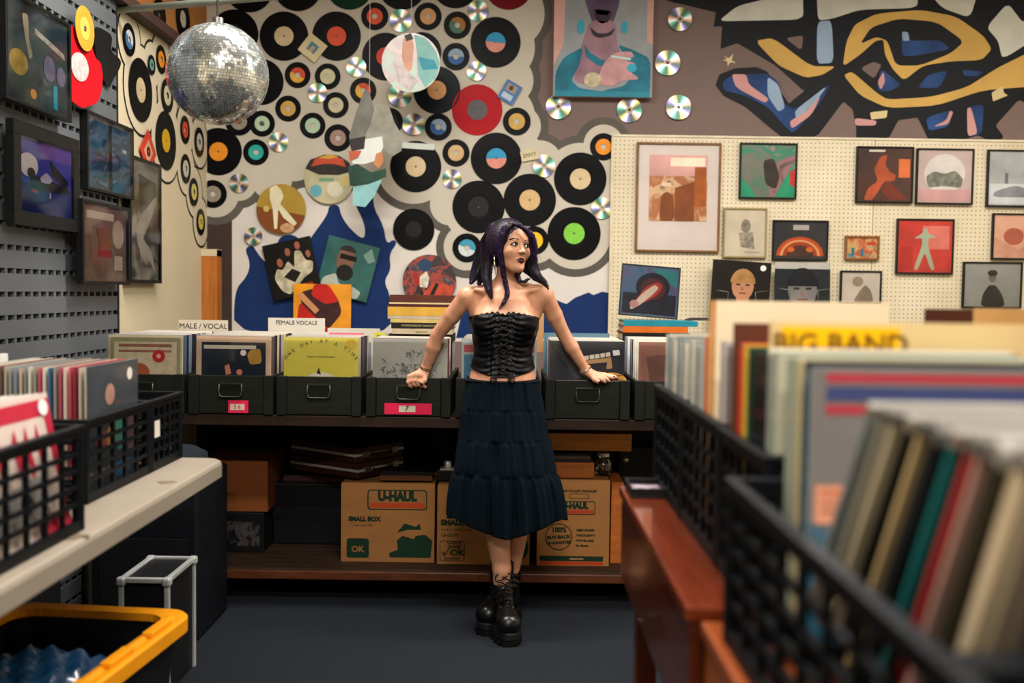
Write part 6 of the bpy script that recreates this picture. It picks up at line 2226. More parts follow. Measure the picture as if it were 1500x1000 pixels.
def nets(F, lo, h):
    """surface nets on a scalar grid, negative inside"""
    s = F < 0
    c = [s[i:s.shape[0] - 1 + i, j:s.shape[1] - 1 + j, k:s.shape[2] - 1 + k] for i in (0, 1) for j in (0, 1) for k in (0, 1)]
    allin = c[0].copy()
    anyin = c[0].copy()
    for q in c[1:]:
        allin &= q
        anyin |= q
    act = anyin & ~allin
    idx = np.argwhere(act)
    num = -np.ones(act.shape, dtype=np.int64)
    num[act] = np.arange(len(idx))
    acc = np.zeros((len(idx), 3))
    cnt = np.zeros(len(idx))
    corners = [(i, j, k) for i in (0, 1) for j in (0, 1) for k in (0, 1)]
    V = {cc: F[idx[:, 0] + cc[0], idx[:, 1] + cc[1], idx[:, 2] + cc[2]] for cc in corners}
    for a in corners:
        for ax in range(3):
            if a[ax] == 0:
                b = list(a)
                b[ax] = 1
                b = tuple(b)
                va, vb = V[a], V[b]
                m = (va < 0) != (vb < 0)
                t = np.where(m, va / np.where(m, va - vb, 1), 0)
                p = np.tile(np.array(a, dtype=float), (len(idx), 1))
                p[:, ax] = t
                acc[m] += p[m]
                cnt[m] += 1
    P = (idx + acc / cnt[:, None]) * h + np.array(lo)
    faces = []
    for ax in range(3):
        sl0 = [slice(None)] * 3
        sl1 = [slice(None)] * 3
        sl0[ax] = slice(0, -1)
        sl1[ax] = slice(1, None)
        a = s[tuple(sl0)]
        b = s[tuple(sl1)]
        e = np.argwhere(a != b)
        u, v = (ax + 1) % 3, (ax + 2) % 3
        ok = (e[:, u] > 0) & (e[:, v] > 0) & (e[:, u] < s.shape[u] - 1) & (e[:, v] < s.shape[v] - 1)
        e = e[ok]
        def g(du, dv):
            q = e.copy()
            q[:, u] -= du
            q[:, v] -= dv
            return num[q[:, 0], q[:, 1], q[:, 2]]
        quad = np.stack([g(1, 1), g(0, 1), g(0, 0), g(1, 0)], axis=1)
        flip = ~a[tuple(e.T)]
        quad[flip] = quad[flip][:, ::-1]
        faces.append(quad)
    return P, np.concatenate(faces)


def cone(a, b, ra, rb, k=.01, sc=(1, 1, 1), op='add'):
    a = np.array(a, dtype=float)
    b = np.array(b, dtype=float)
    sc = np.array(sc, dtype=float)
    A, B = a / sc, b / sc
    ab = B - A
    L2 = float(ab @ ab) + 1e-12
    ms = float(min(sc))

    def fn(X, Y, Z):
        px, py, pz = X / sc[0] - A[0], Y / sc[1] - A[1], Z / sc[2] - A[2]
        t = np.clip((px * ab[0] + py * ab[1] + pz * ab[2]) / L2, 0, 1)
        d = np.sqrt((px - t * ab[0]) ** 2 + (py - t * ab[1]) ** 2 + (pz - t * ab[2]) ** 2)
        return ((d - (ra + (rb - ra) * t)) * ms).astype(np.float32)
    r = max(ra, rb) * sc
    return (fn, np.minimum(a, b) - r, np.maximum(a, b) + r, k, op)


def ell(c, r, k=.01, R=None, op='add'):
    c = np.array(c, dtype=float)
    r = np.array(r, dtype=float)
    M = np.array(R) if R is not None else np.eye(3)

    def fn(X, Y, Z):
        x, y, z = X - c[0], Y - c[1], Z - c[2]
        u = (M[0, 0] * x + M[1, 0] * y + M[2, 0] * z) / r[0]
        v = (M[0, 1] * x + M[1, 1] * y + M[2, 1] * z) / r[1]
        w = (M[0, 2] * x + M[1, 2] * y + M[2, 2] * z) / r[2]
        n = np.sqrt(u * u + v * v + w * w) + 1e-9
        g = np.sqrt((u / r[0]) ** 2 + (v / r[1]) ** 2 + (w / r[2]) ** 2) + 1e-9
        return (n * (n - 1) / g).astype(np.float32)
    m = float(max(r))
    return (fn, c - m, c + m, k, op)


def sdf_mesh(prims, boxes):
    Vs, Fs, o = [], [], 0
    for lo, hi, h in boxes:
        f = Field(lo, hi, h)
        for p in prims:
            f.add(p)
        P, Q = nets(f.F, lo, h)
        Vs.append(P)
        Fs.append(Q + o)
        o += len(P)
    return np.concatenate(Vs), np.concatenate(Fs)


def np_mesh(name, V, F, mats, mi=None, smooth=True):
    me = bpy.data.meshes.new(name)
    me.vertices.add(len(V))
    me.vertices.foreach_set('co', V.astype(np.float32).ravel())
    me.loops.add(F.size)
    me.loops.foreach_set('vertex_index', F.astype(np.int32).ravel())
    me.polygons.add(len(F))
    me.polygons.foreach_set('loop_start', np.arange(0, F.size, 4, dtype=np.int32))
    me.polygons.foreach_set('loop_total', np.full(len(F), 4, dtype=np.int32))
    for m in mats:
        me.materials.append(m)
    if mi is not None:
        me.polygons.foreach_set('material_index', mi.astype(np.int32))
    me.polygons.foreach_set('use_smooth', np.full(len(F), smooth))
    me.update(calc_edges=True)
    me.validate()
    return me


def q(px, py, y):
    return np.array(PY(px, py, y))


BY = 3.985      # body plane
ROOT = Vector((q(740, 560, BY)[0], 4.0, 0))
person = thing('person', 'woman in a black laced corset top and navy tiered skirt leaning on crates', 'person', ROOT)
OFF = -ROOT


def pchild(name, me, **k):
    return link(name, me, person, loc=OFF, **k)


def skin_material():
    m = bpy.data.materials.new('skin')
    m.use_nodes = True
    nt = m.node_tree
    b = nt.nodes['Principled BSDF']
    b.inputs['Roughness'].default_value = .48
    b.inputs['Subsurface Weight'].default_value = .12
    b.inputs['Subsurface Radius'].default_value = (.9, .35, .2)
    b.inputs['Subsurface Scale'].default_value = .008
    tc = nt.nodes.new('ShaderNodeTexCoord')
    nz = nt.nodes.new('ShaderNodeTexNoise')
    nz.inputs['Scale'].default_value = 14
    nz.inputs['Detail'].default_value = 6
    nt.links.new(tc.outputs['Object'], nz.inputs['Vector'])
    rp = nt.nodes.new('ShaderNodeValToRGB')
    rp.color_ramp.elements[0].position = .3
    rp.color_ramp.elements[1].position = .7
    rp.color_ramp.elements[0].color = rgb('#bf8466') + (1,)
    rp.color_ramp.elements[1].color = rgb('#d8a07e') + (1,)
    nt.links.new(nz.outputs['Fac'], rp.inputs[0])
    nt.links.new(rp.outputs[0], b.inputs['Base Color'])
    return m


SKIN = skin_material()
LIP = mat('#35060f', .35, var=.2, coat=.2)
NAIL = mat('#08080a', .15, coat=.8)

# ---- head frame
HS = .93
HC = Vector(q(746.5, 362.5, 3.965))
HR = Matrix.Rotation(math.radians(34), 3, 'Z') @ Matrix.Rotation(math.radians(4), 3, 'Y') @ Matrix.Rotation(math.radians(-3), 3, 'X')
HRn = np.array(HR)


def hp(x, y, z):
    return np.array(HC + HR @ (Vector((x, y, z)) * HS))


def he(x, y, z, r, k=.01, op='add'):
    return ell(hp(x, y, z), np.array(r) * HS, k, HRn, op)


def hc(a, b, ra, rb, k=.008, op='add'):
    return cone(hp(*a), hp(*b), ra * HS, rb * HS, k, op=op)


head = [
    he(0, .012, .030, (.072, .090, .086), .01),
    he(0, -.030, .020, (.062, .060, .070), .02),
    he(0, -.032, -.038, (.055, .054, .056), .03),
    he(0, -.060, -.072, (.030, .026, .030), .02),
    he(0, -.076, -.094, (.015, .014, .013), .02),
    he(.036, -.052, -.024, (.026, .028, .024), .02),
    he(-.036, -.052, -.024, (.026, .028, .024), .02),
    hc((.046, -.002, -.052), (.020, -.055, -.092), .013, .011, .025),
    hc((-.046, -.002, -.052), (-.020, -.055, -.092), .013, .011, .025),
    hc((-.026, -.080, .020), (.026, -.080, .020), .006, .006, .018),
    he(.031, -.094, .004, (.017, .014, .0105), .012, 'sub'),
    he(-.031, -.094, .004, (.017, .014, .0105), .012, 'sub'),
    hc((0, -.086, .014), (0, -.101, -.022), .0060, .0080, .010),
    he(0, -.105, -.0255, (.0095, .0085, .008), .006),
    he(.0105, -.097, -.028, (.0065, .008, .0062), .005),
    he(-.0105, -.097, -.028, (.0065, .008, .0062), .005),
    # lips
    hc((-.020, -.0815, -.0575), (0, -.0955, -.0535), .0036, .0055, .004),
    hc((.020, -.0815, -.0575), (0, -.0955, -.0535), .0036, .0055, .004),
    hc((-.016, -.0835, -.0640), (0, -.0935, -.0655), .0046, .0074, .004),
    hc((.016, -.0835, -.0640), (0, -.0935, -.0655), .0046, .0074, .004),
    hc((-.021, -.0860, -.0600), (.021, -.0860, -.0600), .0012, .0012, .002, 'sub'),
    # ears
    he(-.071, .006, -.010, (.007, .017, .027), .005),
    he(.071, .006, -.010, (.007, .017, .027), .005),
    he(-.077, .002, -.006, (.005, .009, .015), .004, 'sub'),
    # neck
    cone(hp(0, .020, -.050), q(745, 424, 3.995), .041, .047, .02),
]
# ---- torso, arms, legs
S1, S2 = q(684, 434, 4.00), q(797, 432, 4.00)
torso = [
    cone(q(742, 428, 3.995), q(741, 447, 3.985), .048, .088, .03, sc=(1, .72, 1)),
    cone(q(741, 448, 3.985), q(738, 490, 3.98), .098, .096, .04, sc=(1, .74, 1)),
    cone(q(738, 490, 3.98), q(736, 522, 3.985), .094, .087, .04, sc=(1, .76, 1)),
    cone(q(736, 522, 3.985), q(736, 562, 3.985), .088, .120, .04, sc=(1, .72, 1)),
    cone(q(736, 562, 3.985), q(737, 610, 3.985), .126, .128, .04, sc=(1, .70, 1)),
    cone(q(692, 432, 4.00), q(743, 420, 4.005), .030, .034, .03),
    cone(q(792, 430, 4.00), q(743, 420, 4.005), .030, .034, .03),
    cone(q(700, 450, 4.005), q(716, 490, 4.0), .042, .050, .03, sc=(1, .8, 1)),
    cone(q(782, 449, 4.005), q(762, 490, 4.0), .042, .050, .03, sc=(1, .8, 1)),
    ell(q(714, 474, 3.925), (.054, .040, .054), .04),
    ell(q(764, 474, 3.925), (.054, .040, .054), .04),
    # collar bones
    cone(q(697, 424, 3.962), q(737, 431, 3.945), .008, .007, .02),
    cone(q(787, 423, 3.962), q(750, 431, 3.945), .008, .007, .02),
]
E1, W1 = q(641, 490, 4.070), q(623, 541, 4.112)
E2, W2 = q(826, 490, 4.070), q(858, 542, 4.118)
# the elbow sits behind the rib cage; heights kept clear of the crate rim
arms = [
    ell(S1, (.038, .038, .040), .02), ell(S2, (.038, .038, .040), .03),
    cone(S1, (S1 + E1) / 2, .037, .034, .007), cone((S1 + E1) / 2, E1, .034, .0275, .007),
    cone(E1, E1 * .65 + W1 * .35, .0275, .0290, .007), cone(E1 * .65 + W1 * .35, W1, .0290, .0180, .007),
    cone(S2, (S2 + E2) / 2, .037, .034, .007), cone((S2 + E2) / 2, E2, .034, .027, .007),
    cone(E2, E2 * .65 + W2 * .35, .027, .0285, .007), cone(E2 * .65 + W2 * .35, W2, .0285, .0180, .007),
]
RIM = CRT + .003
# hand gripping the crate edge over the handle (knuckles over the rim, fingers curled down the front)
hand1 = [cone(W1, q(617, 548, 4.105), .019, .021, .015, sc=(1.1, .9, 1))]
kn = [(599.5, 551.5), (604.5, 549.5), (610, 549), (615.5, 550)]
nails1 = []
for i, (kx, ky) in enumerate(kn):
    k0 = q(kx, ky, 4.098)
    hand1.append(cone(q(618 + i * 1.2, 546, 4.112), k0, .0125, .0100, .010))
    m1 = q(kx - 1.5 + i * .3, ky + 8.2, 4.092)
    m2 = q(kx + .6 + i * 1.2, ky + 13.0 + i * .5, 4.096)
    t_ = q(kx + 3.5 + i * 1.7, ky + 15.0 + i * .9, 4.104)
    hand1 += [cone(k0, m1, .0095, .0085, .0035), cone(m1, m2, .0084, .0076, .003), cone(m2, t_, .0075, .0066, .003)]
    if i == 3:
        nails1.append((t_ + np.array([.002, -.005, .001]), (.0045, .003, .0055)))
hand1 += [cone(q(623, 549, 4.100), q(622, 557, 4.088), .0135, .0105, .008), cone(q(622, 557, 4.088), q(618.5, 561.5, 4.084), .0102, .0085, .004)]
nails1.append((q(617.0, 561.8, 4.0765), (.0060, .0035, .0065)))
# hand lying flat along the rim
hand2 = [cone(W2, q(867, 548, 4.112), .019, .017, .012, sc=(1.1, 1, 1)), cone(q(866, 547.5, 4.112), q(874, 550.5, 4.108), .018, .0165, .012, sc=(1.2, 1, .8))]
fing = [((876, 547.5, 4.128), (886, 548.5, 4.130), (895, 550.2, 4.132), (904, 552.5, 4.132), .0085),
        ((877, 549.5, 4.118), (887, 550.8, 4.122), (893, 552.2, 4.124), (898, 553.2, 4.126), .0088),
        ((877, 551.5, 4.106), (883, 552.5, 4.098), (888, 554.5, 4.093), (892, 557.5, 4.092), .0085),
        ((875, 553.0, 4.098), (880, 555.0, 4.088), (884, 557.5, 4.085), (886.5, 559.3, 4.085), .0078)]
nails2 = []
for (a_, b_, c_, d_, r_) in fing:
    A, B, C_, D_ = (q(*v) for v in (a_, b_, c_, d_))
    hand2 += [cone(q(870, 549.5, 4.110), A, .0125, r_ * 1.15, .008), cone(A, B, r_ * 1.1, r_, .003), cone(B, C_, r_, r_ * .9, .003), cone(C_, D_, r_ * .9, r_ * .75, .003)]
    nails2.append((D_ + np.array([.002, -.002, .005]), (.0055, .0040, .0032)))
hand2 += [cone(q(866, 550, 4.100), q(871, 556, 4.084), .0125, .0100, .008), cone(q(871, 556, 4.084), q(876, 559, 4.080), .0098, .0080, .004)]
nails2.append((q(877.5, 559.4, 4.074), (.005, .003, .004)))

K1, C1, A1 = q(717, 725, 3.955), q(727, 770, 3.985), q(735, 832, 3.985)
K2, C2, A2 = q(757, 725, 4.02), q(758, 770, 4.085), q(749, 834, 4.11)
legs = [
    cone(q(712, 610, 3.985), K1, .086, .058, .03), cone(q(762, 610, 3.985), K2, .086, .056, .02),
    cone(K1, C1, .056, .0535, .02), cone(C1, A1, .0535, .0370, .015),
    cone(K2, C2, .054, .0500, .012), cone(C2, A2, .0500, .0350, .012),
    ell(C1 + np.array([0, .012, .03]), (.050, .052, .085), .02), ell(C2 + np.array([0, .012, .03]), (.046, .050, .085), .012),
]
BA = Vector((A1[0] - .002, A1[1] + .035, 0))
BB = Vector((A2[0] + .002, A2[1] + .035, 0))
legs += [cone(A1, (BA.x, BA.y, .12), .037, .034, .01), cone(A2, (BB.x, BB.y, .12), .035, .033, .01)]
body = torso + arms + hand1 + hand2 + legs + head
zsplit = float(hp(0, 0, -.135)[2])
xl, xr_ = float(min(W1[0], E1[0])) - .07, float(max(W2[0], E2[0])) + .14
hlo = (HC.x - .13, HC.y - .14, zsplit)
hhi = (HC.x + .13, HC.y + .15, HC.z + .13)
zb_low = float(C1[2]) - .12
V, Q_ = sdf_mesh(body, [
    ((xl - .05, 3.82, RIM + .075), (xr_, 4.22, zsplit + .006), .0050),          # torso and upper arms
    ((float(E1[0]) - .14, 4.02, RIM - .07), (float(E1[0]) + .10, 4.18, RIM + .078), .0022),  # hand at the handle
    ((float(W2[0]) - .14, 4.02, RIM - .05), (float(W2[0]) + .16, 4.18, RIM + .078), .0022),  # resting hand
    ((-.20, 3.80, float(q(740, 612, 4)[2])), (.16, 4.16, RIM + .078), .0050),
    ((-.20, 3.80, .06), (.16, 4.24, float(q(740, 612, 4)[2]) + .006), .0050),
    (hlo, hhi, .0021),
])
# face colour regions
cen = V[Q_].mean(axis=1)
loc_h = (cen - np.array(HC)) @ HRn / HS
mi = np.zeros(len(Q_), dtype=int)
x_, y_, z_ = loc_h[:, 0], loc_h[:, 1], loc_h[:, 2]
lip_top = -.0494 - .0095 * (np.abs(x_) / .021) ** 1.6 - .0018 * np.exp(-(x_ / .003) ** 2)
lip_bot = -.0728 + .0120 * (np.abs(x_) / .021) ** 2.2
mi[(y_ < -.074) & (z_ < lip_top) & (z_ > lip_bot) & (np.abs(x_) < .0215)] = 1
me = np_mesh('body', V, Q_, [SKIN, LIP], mi)
pchild('body', me)


def blob(name, items, m_, parent=person, seg=12):
    b = MB()
    for c_, r_ in items:
        vs, fs = [], []
        for i in range(seg // 2 + 1):
            th = PI * i / (seg // 2)
            for k in range(seg):
                ph = 2 * PI * k / seg
                vs.append((c_[0] + r_[0] * math.sin(th) * math.cos(ph), c_[1] + r_[1] * math.sin(th) * math.sin(ph), c_[2] + r_[2] * math.cos(th)))
        for i in range(seg // 2):
            for k in range(seg):
                fs.append((i * seg + k, i * seg + (k + 1) % seg, (i + 1) * seg + (k + 1) % seg, (i + 1) * seg + k))
        b.add(vs, fs)
    o = b.build(name, m_, parent, smooth=True)
    o.location = OFF
    return o


for it in nails1 + nails2:
    blob('fingernail', [it], NAIL)

# eyes
EYEW = mat('#e6e0da', .2, coat=.6, var=.02)
IRIS = mat('#2a1a10', .2, coat=1.0)
LINER = mat('#0b0708', .6)
BROW = mat('#1c0f14', .8)
er = .0122
for sx in (-1, 1):
    c_ = hp(sx * .031, -.0765, .003)
    b = MB()
    n = 20
    gx = Matrix.Rotation(math.radians(20), 3, 'Z')   # gaze turned further to her side
    for i in range(n // 2 + 1):
        th = PI * i / (n // 2)
        for k in range(n):
            ph = 2 * PI * k / n
            v_ = gx @ Vector((math.sin(th) * math.cos(ph), -math.cos(th), math.sin(th) * math.sin(ph)))
            w_ = HR @ (v_ * er * HS)
            b.v.append((c_[0] + w_.x, c_[1] + w_.y, c_[2] + w_.z))
    for i in range(n // 2):
        for k in range(n):
            b.f.append((i * n + k, i * n + (k + 1) % n, (i + 1) * n + (k + 1) % n, (i + 1) * n + k))
            b.m.append(1 if i < 2 else 0)
    o = b.build('eye', [EYEW, IRIS], person, smooth=True)
    o.location = OFF
    # lids with make-up, brow
    b = MB()
    up = [hp(sx * .031 + sx * x, -.0888 + abs(x) * .22 + max(0, x) * .25, .0035 + .0072 * math.cos(x / .0165 * PI / 2)) for x in [-.0160, -.011, -.005, 0, .005, .011, .0165, .021]]
    b.tube(up, [.0012, .0020, .0024, .0026, .0027, .0027, .0022, .0010], 6)
    lo_ = [hp(sx * .031 + sx * x, -.0880 + abs(x) * .22 + max(0, x) * .25, .0020 - .0055 * math.cos(x / .0165 * PI / 2)) for x in [-.0155, -.010, -.005, 0, .005, .010, .0165]]
    b.tube(lo_, [.0006, .0009, .0010, .0011, .0012, .0012, .001], 6)
    o = b.build('eye_liner', LINER, person, smooth=True)
    o.location = OFF
    b = MB()
    br = [hp(sx * x, y, z) for x, y, z in ((.012, -.0905, .0215), (.022, -.0885, .0255), (.034, -.0830, .0275), (.046, -.0720, .0240), (.052, -.0640, .0200))]
    b.tube(br, [.0022, .0034, .0034, .0026, .0010], 6)
    o = b.build('eyebrow', BROW, person, smooth=True)
    o.location = OFF
b = MB()
for sx in (-1, 1):
    b.lathe([(.0, .0), (.0022, -.001), (.0024, .001)], 8, c=tuple(hp(sx * .0065, -.1045, -.0350)))
o = b.build('nostril', mat('#3c1810', .8), person)
o.location = OFF
b = MB()
cc = hp(.0, -.1075, -.0375)
b.tube([tuple(cc + np.array([.0035 * math.cos(a), 0, .0035 * math.sin(a)])) for a in [PI + PI * k / 8 for k in range(9)]], .0006, 6)
o = b.build('nose_ring', SILV, person, smooth=True)
o.location = OFF

# ---- corset top: offset of the torso, cut at a top and bottom line
CLO = (float(q(680, 0, 3.98)[0]), 3.80, float(q(740, 562, 3.98)[2]))
CHI = (float(q(796, 0, 3.98)[0]), 4.13, float(q(740, 446, 3.98)[2]))
f = Field(CLO, CHI, .0028)
for p_ in torso:
    f.add(p_)
X = f.ax[0][:, None, None]
Y = f.ax[1][None, :, None]
Z = f.ax[2][None, None, :]
cxm = float(q(738, 500, 3.98)[0])
dx = (X - cxm) / .13
z455 = float(q(738, 456, 3.95)[2])
z550 = float(q(738, 552, 3.93)[2])
front = np.clip((4.0 - Y) / .06, 0, 1)
# horizontal gathers strongest next to the lacing, fading sideways
gather = (.0022 * np.sin(Z * 2 * PI / .021 + 2.5 * np.sin(X * 40)) * np.exp(-(np.abs(dx) - .25) ** 2 / .14) + .0012 * np.sin(Z * 2 * PI / .036 + X * 30)) * front
seam = .003 * np.exp(-((np.abs(X - cxm) - .052) / .004) ** 2) * front
G = f.F - .0065 + gather + seam
top = z455 - .020 * dx ** 2 + .004 * np.sin(X * 2 * PI / .021) * np.exp(-dx ** 2 * 2) - .010 * np.exp(-(dx / .12) ** 2)
bot = z550 + .034 * dx ** 2
G = np.maximum(G, Z - top)
G = np.maximum(G, bot - Z)
V, Q_ = nets(G.astype(np.float32), CLO, .0028)
SATIN = mat('#070709', .44, var=.2, scale=40, spec=.16)
me = np_mesh('corset_top', V, Q_, [SATIN])
corset = pchild('corset_top', me)


def surf_y(x, z, default=3.90):
    """front surface depth of the corset at (x, z)"""
    i = int(round((x - CLO[0]) / .0028))
    k = int(round((z - CLO[2]) / .0028))
    if 0 <= i < G.shape[0] and 0 <= k < G.shape[2]:
        col = G[i, :, k]
        w_ = np.argmax(col < 0)
        if col[w_] < 0:
            return CLO[1] + w_ * .0028
    return default


# gathered ruffle strips and lacing down the front
RB = mat('#060607', .55, var=.3, scale=60)
for sx in (-1, 1):
    b = MB()
    zz_ = np.linspace(z455 - .006, z550 + .004, 70)
    vs, fs = [], []
    for j, z0_ in enumerate(zz_):
        x0_ = cxm + sx * (.030 + .003 * math.sin(z0_ * 60))
        y0_ = surf_y(x0_, min(z0_, z455 - .02)) - .001
        wv = .006 * math.sin(j * 1.25)
        for i, du in enumerate((-.011, -.004, .004, .011)):
            vs.append((x0_ + du + .002 * math.sin(j * 1.25 + i), y0_ - .004 - abs(wv) * (.6 if abs(du) > .005 else .15) - .002, z0_ + wv * .35 * (1 if abs(du) > .005 else 0)))
    for j in range(69):
        for i in range(3):
            fs.append((j * 4 + i, j * 4 + i + 1, j * 4 + i + 5, j * 4 + i + 4))
    b.add(vs, fs)
    o = b.build('gathered_strip', RB, person, smooth=True)
    o.location = OFF
b = MB()
nl = 8
for j in range(nl):
    z0_ = z455 - .016 - (z455 - z550 - .03) * j / (nl - 1)
    z1_ = z0_ - (z455 - z550 - .03) / (nl - 1)
    for sx in (-1, 1):
        pts = [(cxm + sx * .024, surf_y(cxm + sx * .024, z0_) - .012, z0_), (cxm, surf_y(cxm, (z0_ + z1_) / 2) - .012, (z0_ + z1_) / 2), (cxm - sx * .024, surf_y(cxm - sx * .024, z1_ + .002) - .012, z1_ + .002)]
        if j < nl - 1:
            b.tube(pts, .0018, 6)
o = b.build('lacing', mat('#141416', .4, coat=.3), person, smooth=True)
o.location = OFF
b = MB()
for j in range(4):
    z0_ = z455 - .03 - .055 * j
    for sx in (-1, 1):
        cxk = cxm + sx * .008
        y0_ = surf_y(cxk, z0_) - .018
        loop = [(cxk + sx * (.020 * math.sin(t) ** 1 if math.sin(t) > 0 else 0) + sx * .004, y0_ - .004 * math.sin(t), z0_ + .007 * math.sin(2 * t)) for t in [PI * k / 10 for k in range(11)]]
        b.tube(loop, .0022, 6)
o = b.build('bow', mat('#101012', .4, coat=.2), person, smooth=True)
o.location = OFF
for sx, px in ((-1, 724), (1, 748)):
    b = MB()
    for d_ in (-3.2, 0, 3):
        p0 = q(px + d_ * .3, 546, 3.895)
        p1 = q(px + d_, 553, 3.880)
        p2 = q(px + d_ * 1.4 + sx, 561, 3.876)
        b.tube([p0, p1, p2], [.0022, .0024, .0016], 6)
    lp = [q(px + 4 * math.cos(a) + sx * 2, 556 + 4.5 * math.sin(a), 3.874) for a in [2 * PI * k / 12 for k in range(13)]]
    b.tube(lp, .0018, 6)
    o = b.build('hanging_lace', RB, person, smooth=True)
    o.location = OFF

# ---- tiered skirt
rows = [(555, 683.5, 789), (560, 683, 790), (575, 680.5, 793), (590, 678.5, 796), (597, 676.5, 797.5), (600, 675.5, 798.5), (620, 674, 801.5), (638, 671.5, 804.5), (643, 670, 806), (665, 667, 810.5), (688, 664.5, 815), (692, 663, 817),
        (696, 661.5, 820), (712, 658.5, 825), (730, 656.5, 828.5), (745, 655.5, 830.5), (756, 655, 831.5)]
NT = 260
def rowat(py):
    for i in range(len(rows) - 1):
        if rows[i][0] <= py <= rows[i + 1][0]:
            t = (py - rows[i][0]) / (rows[i + 1][0] - rows[i][0])
            return [rows[i][k] + (rows[i + 1][k] - rows[i][k]) * t for k in range(3)]
    return rows[-1]


pys = list(np.linspace(555, 756, 84))
vs, fs = [], []
rn = np.random.RandomState(4)
ph = rn.uniform(0, 6.28, 12)
def fold(a, n_, seed):
    return (math.sin(n_ * .6 * a + ph[seed % 12] + 1.6 * math.sin(3 * a + seed)) * .45 + math.sin(n_ * a + ph[(seed + 1) % 12] + 1.2 * math.sin(5 * a + seed)) * .35
            + math.sin(n_ * 1.9 * a + ph[(seed + 3) % 12] + 2 * math.sin(4 * a)) * .3)
for j, py in enumerate(pys):
    _, x0, x1 = rowat(py)
    t = (py - 555) / 201
    yc = 3.985 + .012 * t
    a_, b_ = q(x0, py, yc), q(x1, py, yc)
    cx, hw_ = (a_[0] + b_[0]) / 2, (b_[0] - a_[0]) / 2
    hy = .106 + .046 * min(1, t * 1.6)
    if py < 598:
        tier, tt, amp, n_ = 0, (py - 555) / 43, .012, 18
    elif py < 641:
        tier, tt, amp, n_ = 1, (py - 598) / 43, .016, 20
    elif py < 690:
        tier, tt, amp, n_ = 2, (py - 641) / 49, .022, 22
    else:
        tier, tt, amp, n_ = 3, (py - 690) / 66, .040, 27
    amp_t = amp * (.35 + .65 * math.sin(min(1, tt + .15) * PI * .6)) if tier < 3 else amp * (.35 + .65 * tt)
    seam_ = 1 - .022 * math.exp(-(tt / .06) ** 2) * (tier > 0)
    zrow = a_[2] * .5 + b_[2] * .5
    for i in range(NT):
        an = 2 * PI * i / NT
        blend = math.exp(-(tt / .10) ** 2)
        fo = fold(an, n_, tier * 3) * (1 - .3 * blend)
        m_ = seam_ * (1 + amp_t * fo + .008 * math.sin(5 * an + j * .12 + tier))
        x = cx + hw_ * math.cos(an) * (1 + (m_ - 1) * .8)
        y = yc + hy * math.sin(an) * m_ + (.02 * fo * amp_t / .04 if tier == 3 else .006 * fo) * (-1 if math.sin(an) < 0 else 1) * abs(math.sin(an))
        if py < 640 and y > 4.094:
            y = 4.094
        y = min(y, 4.25)
        hem = 0
        if tier == 3:
            # hem dips in front of the legs
            front_ = max(0, -math.sin(an))
            hem = -(.052 * front_ * tt * math.exp(-((x - (cx)) / .14) ** 4)) + .006 * math.sin(9 * an) * tt + .004 * fo * tt
        zz_ = zrow + hem
        zz_ = zz_ + (.007 * abs(math.cos(an)) ** 2 if j == 0 else 0)
        vs.append((x, y, zz_))
for j in range(len(pys) - 1):
    for i in range(NT):
        fs.append((j * NT + i, (j + 1) * NT + i, (j + 1) * NT + (i + 1) % NT, j * NT + (i + 1) % NT))
b = MB()
b.add(vs, fs)
CLOTH = mat('#041019', .9, var=.4, scale=18, bump=.5, spec=.1, stretch=(1.5, 1.5, .4))
o = b.build('skirt', CLOTH, person, smooth=True)
o.location = OFF
s_ = o.modifiers.new('cloth_thickness', 'SOLIDIFY')
s_.thickness = .002
b = MB()
_, x0, x1 = rowat(556)
a_, b_ = q(x0, 556, 3.985), q(x1, 556, 3.985)
cx, hw_ = (a_[0] + b_[0]) / 2, (b_[0] - a_[0]) / 2 + .001
b.tube([(cx + hw_ * math.cos(t), 3.985 + .104 * math.sin(t), a_[2] + .001) for t in [2 * PI * k / 60 for k in range(61)]], .005, 6)
o = b.build('waistband', mat('#070b14', .8), person, smooth=True)
o.location = OFF

# ---- boots
LEATH = mat('#08090a', .34, var=.3, scale=14, bump=.25, coat=.12)
SOLE = mat('#08090a', .5, var=.2, scale=30)


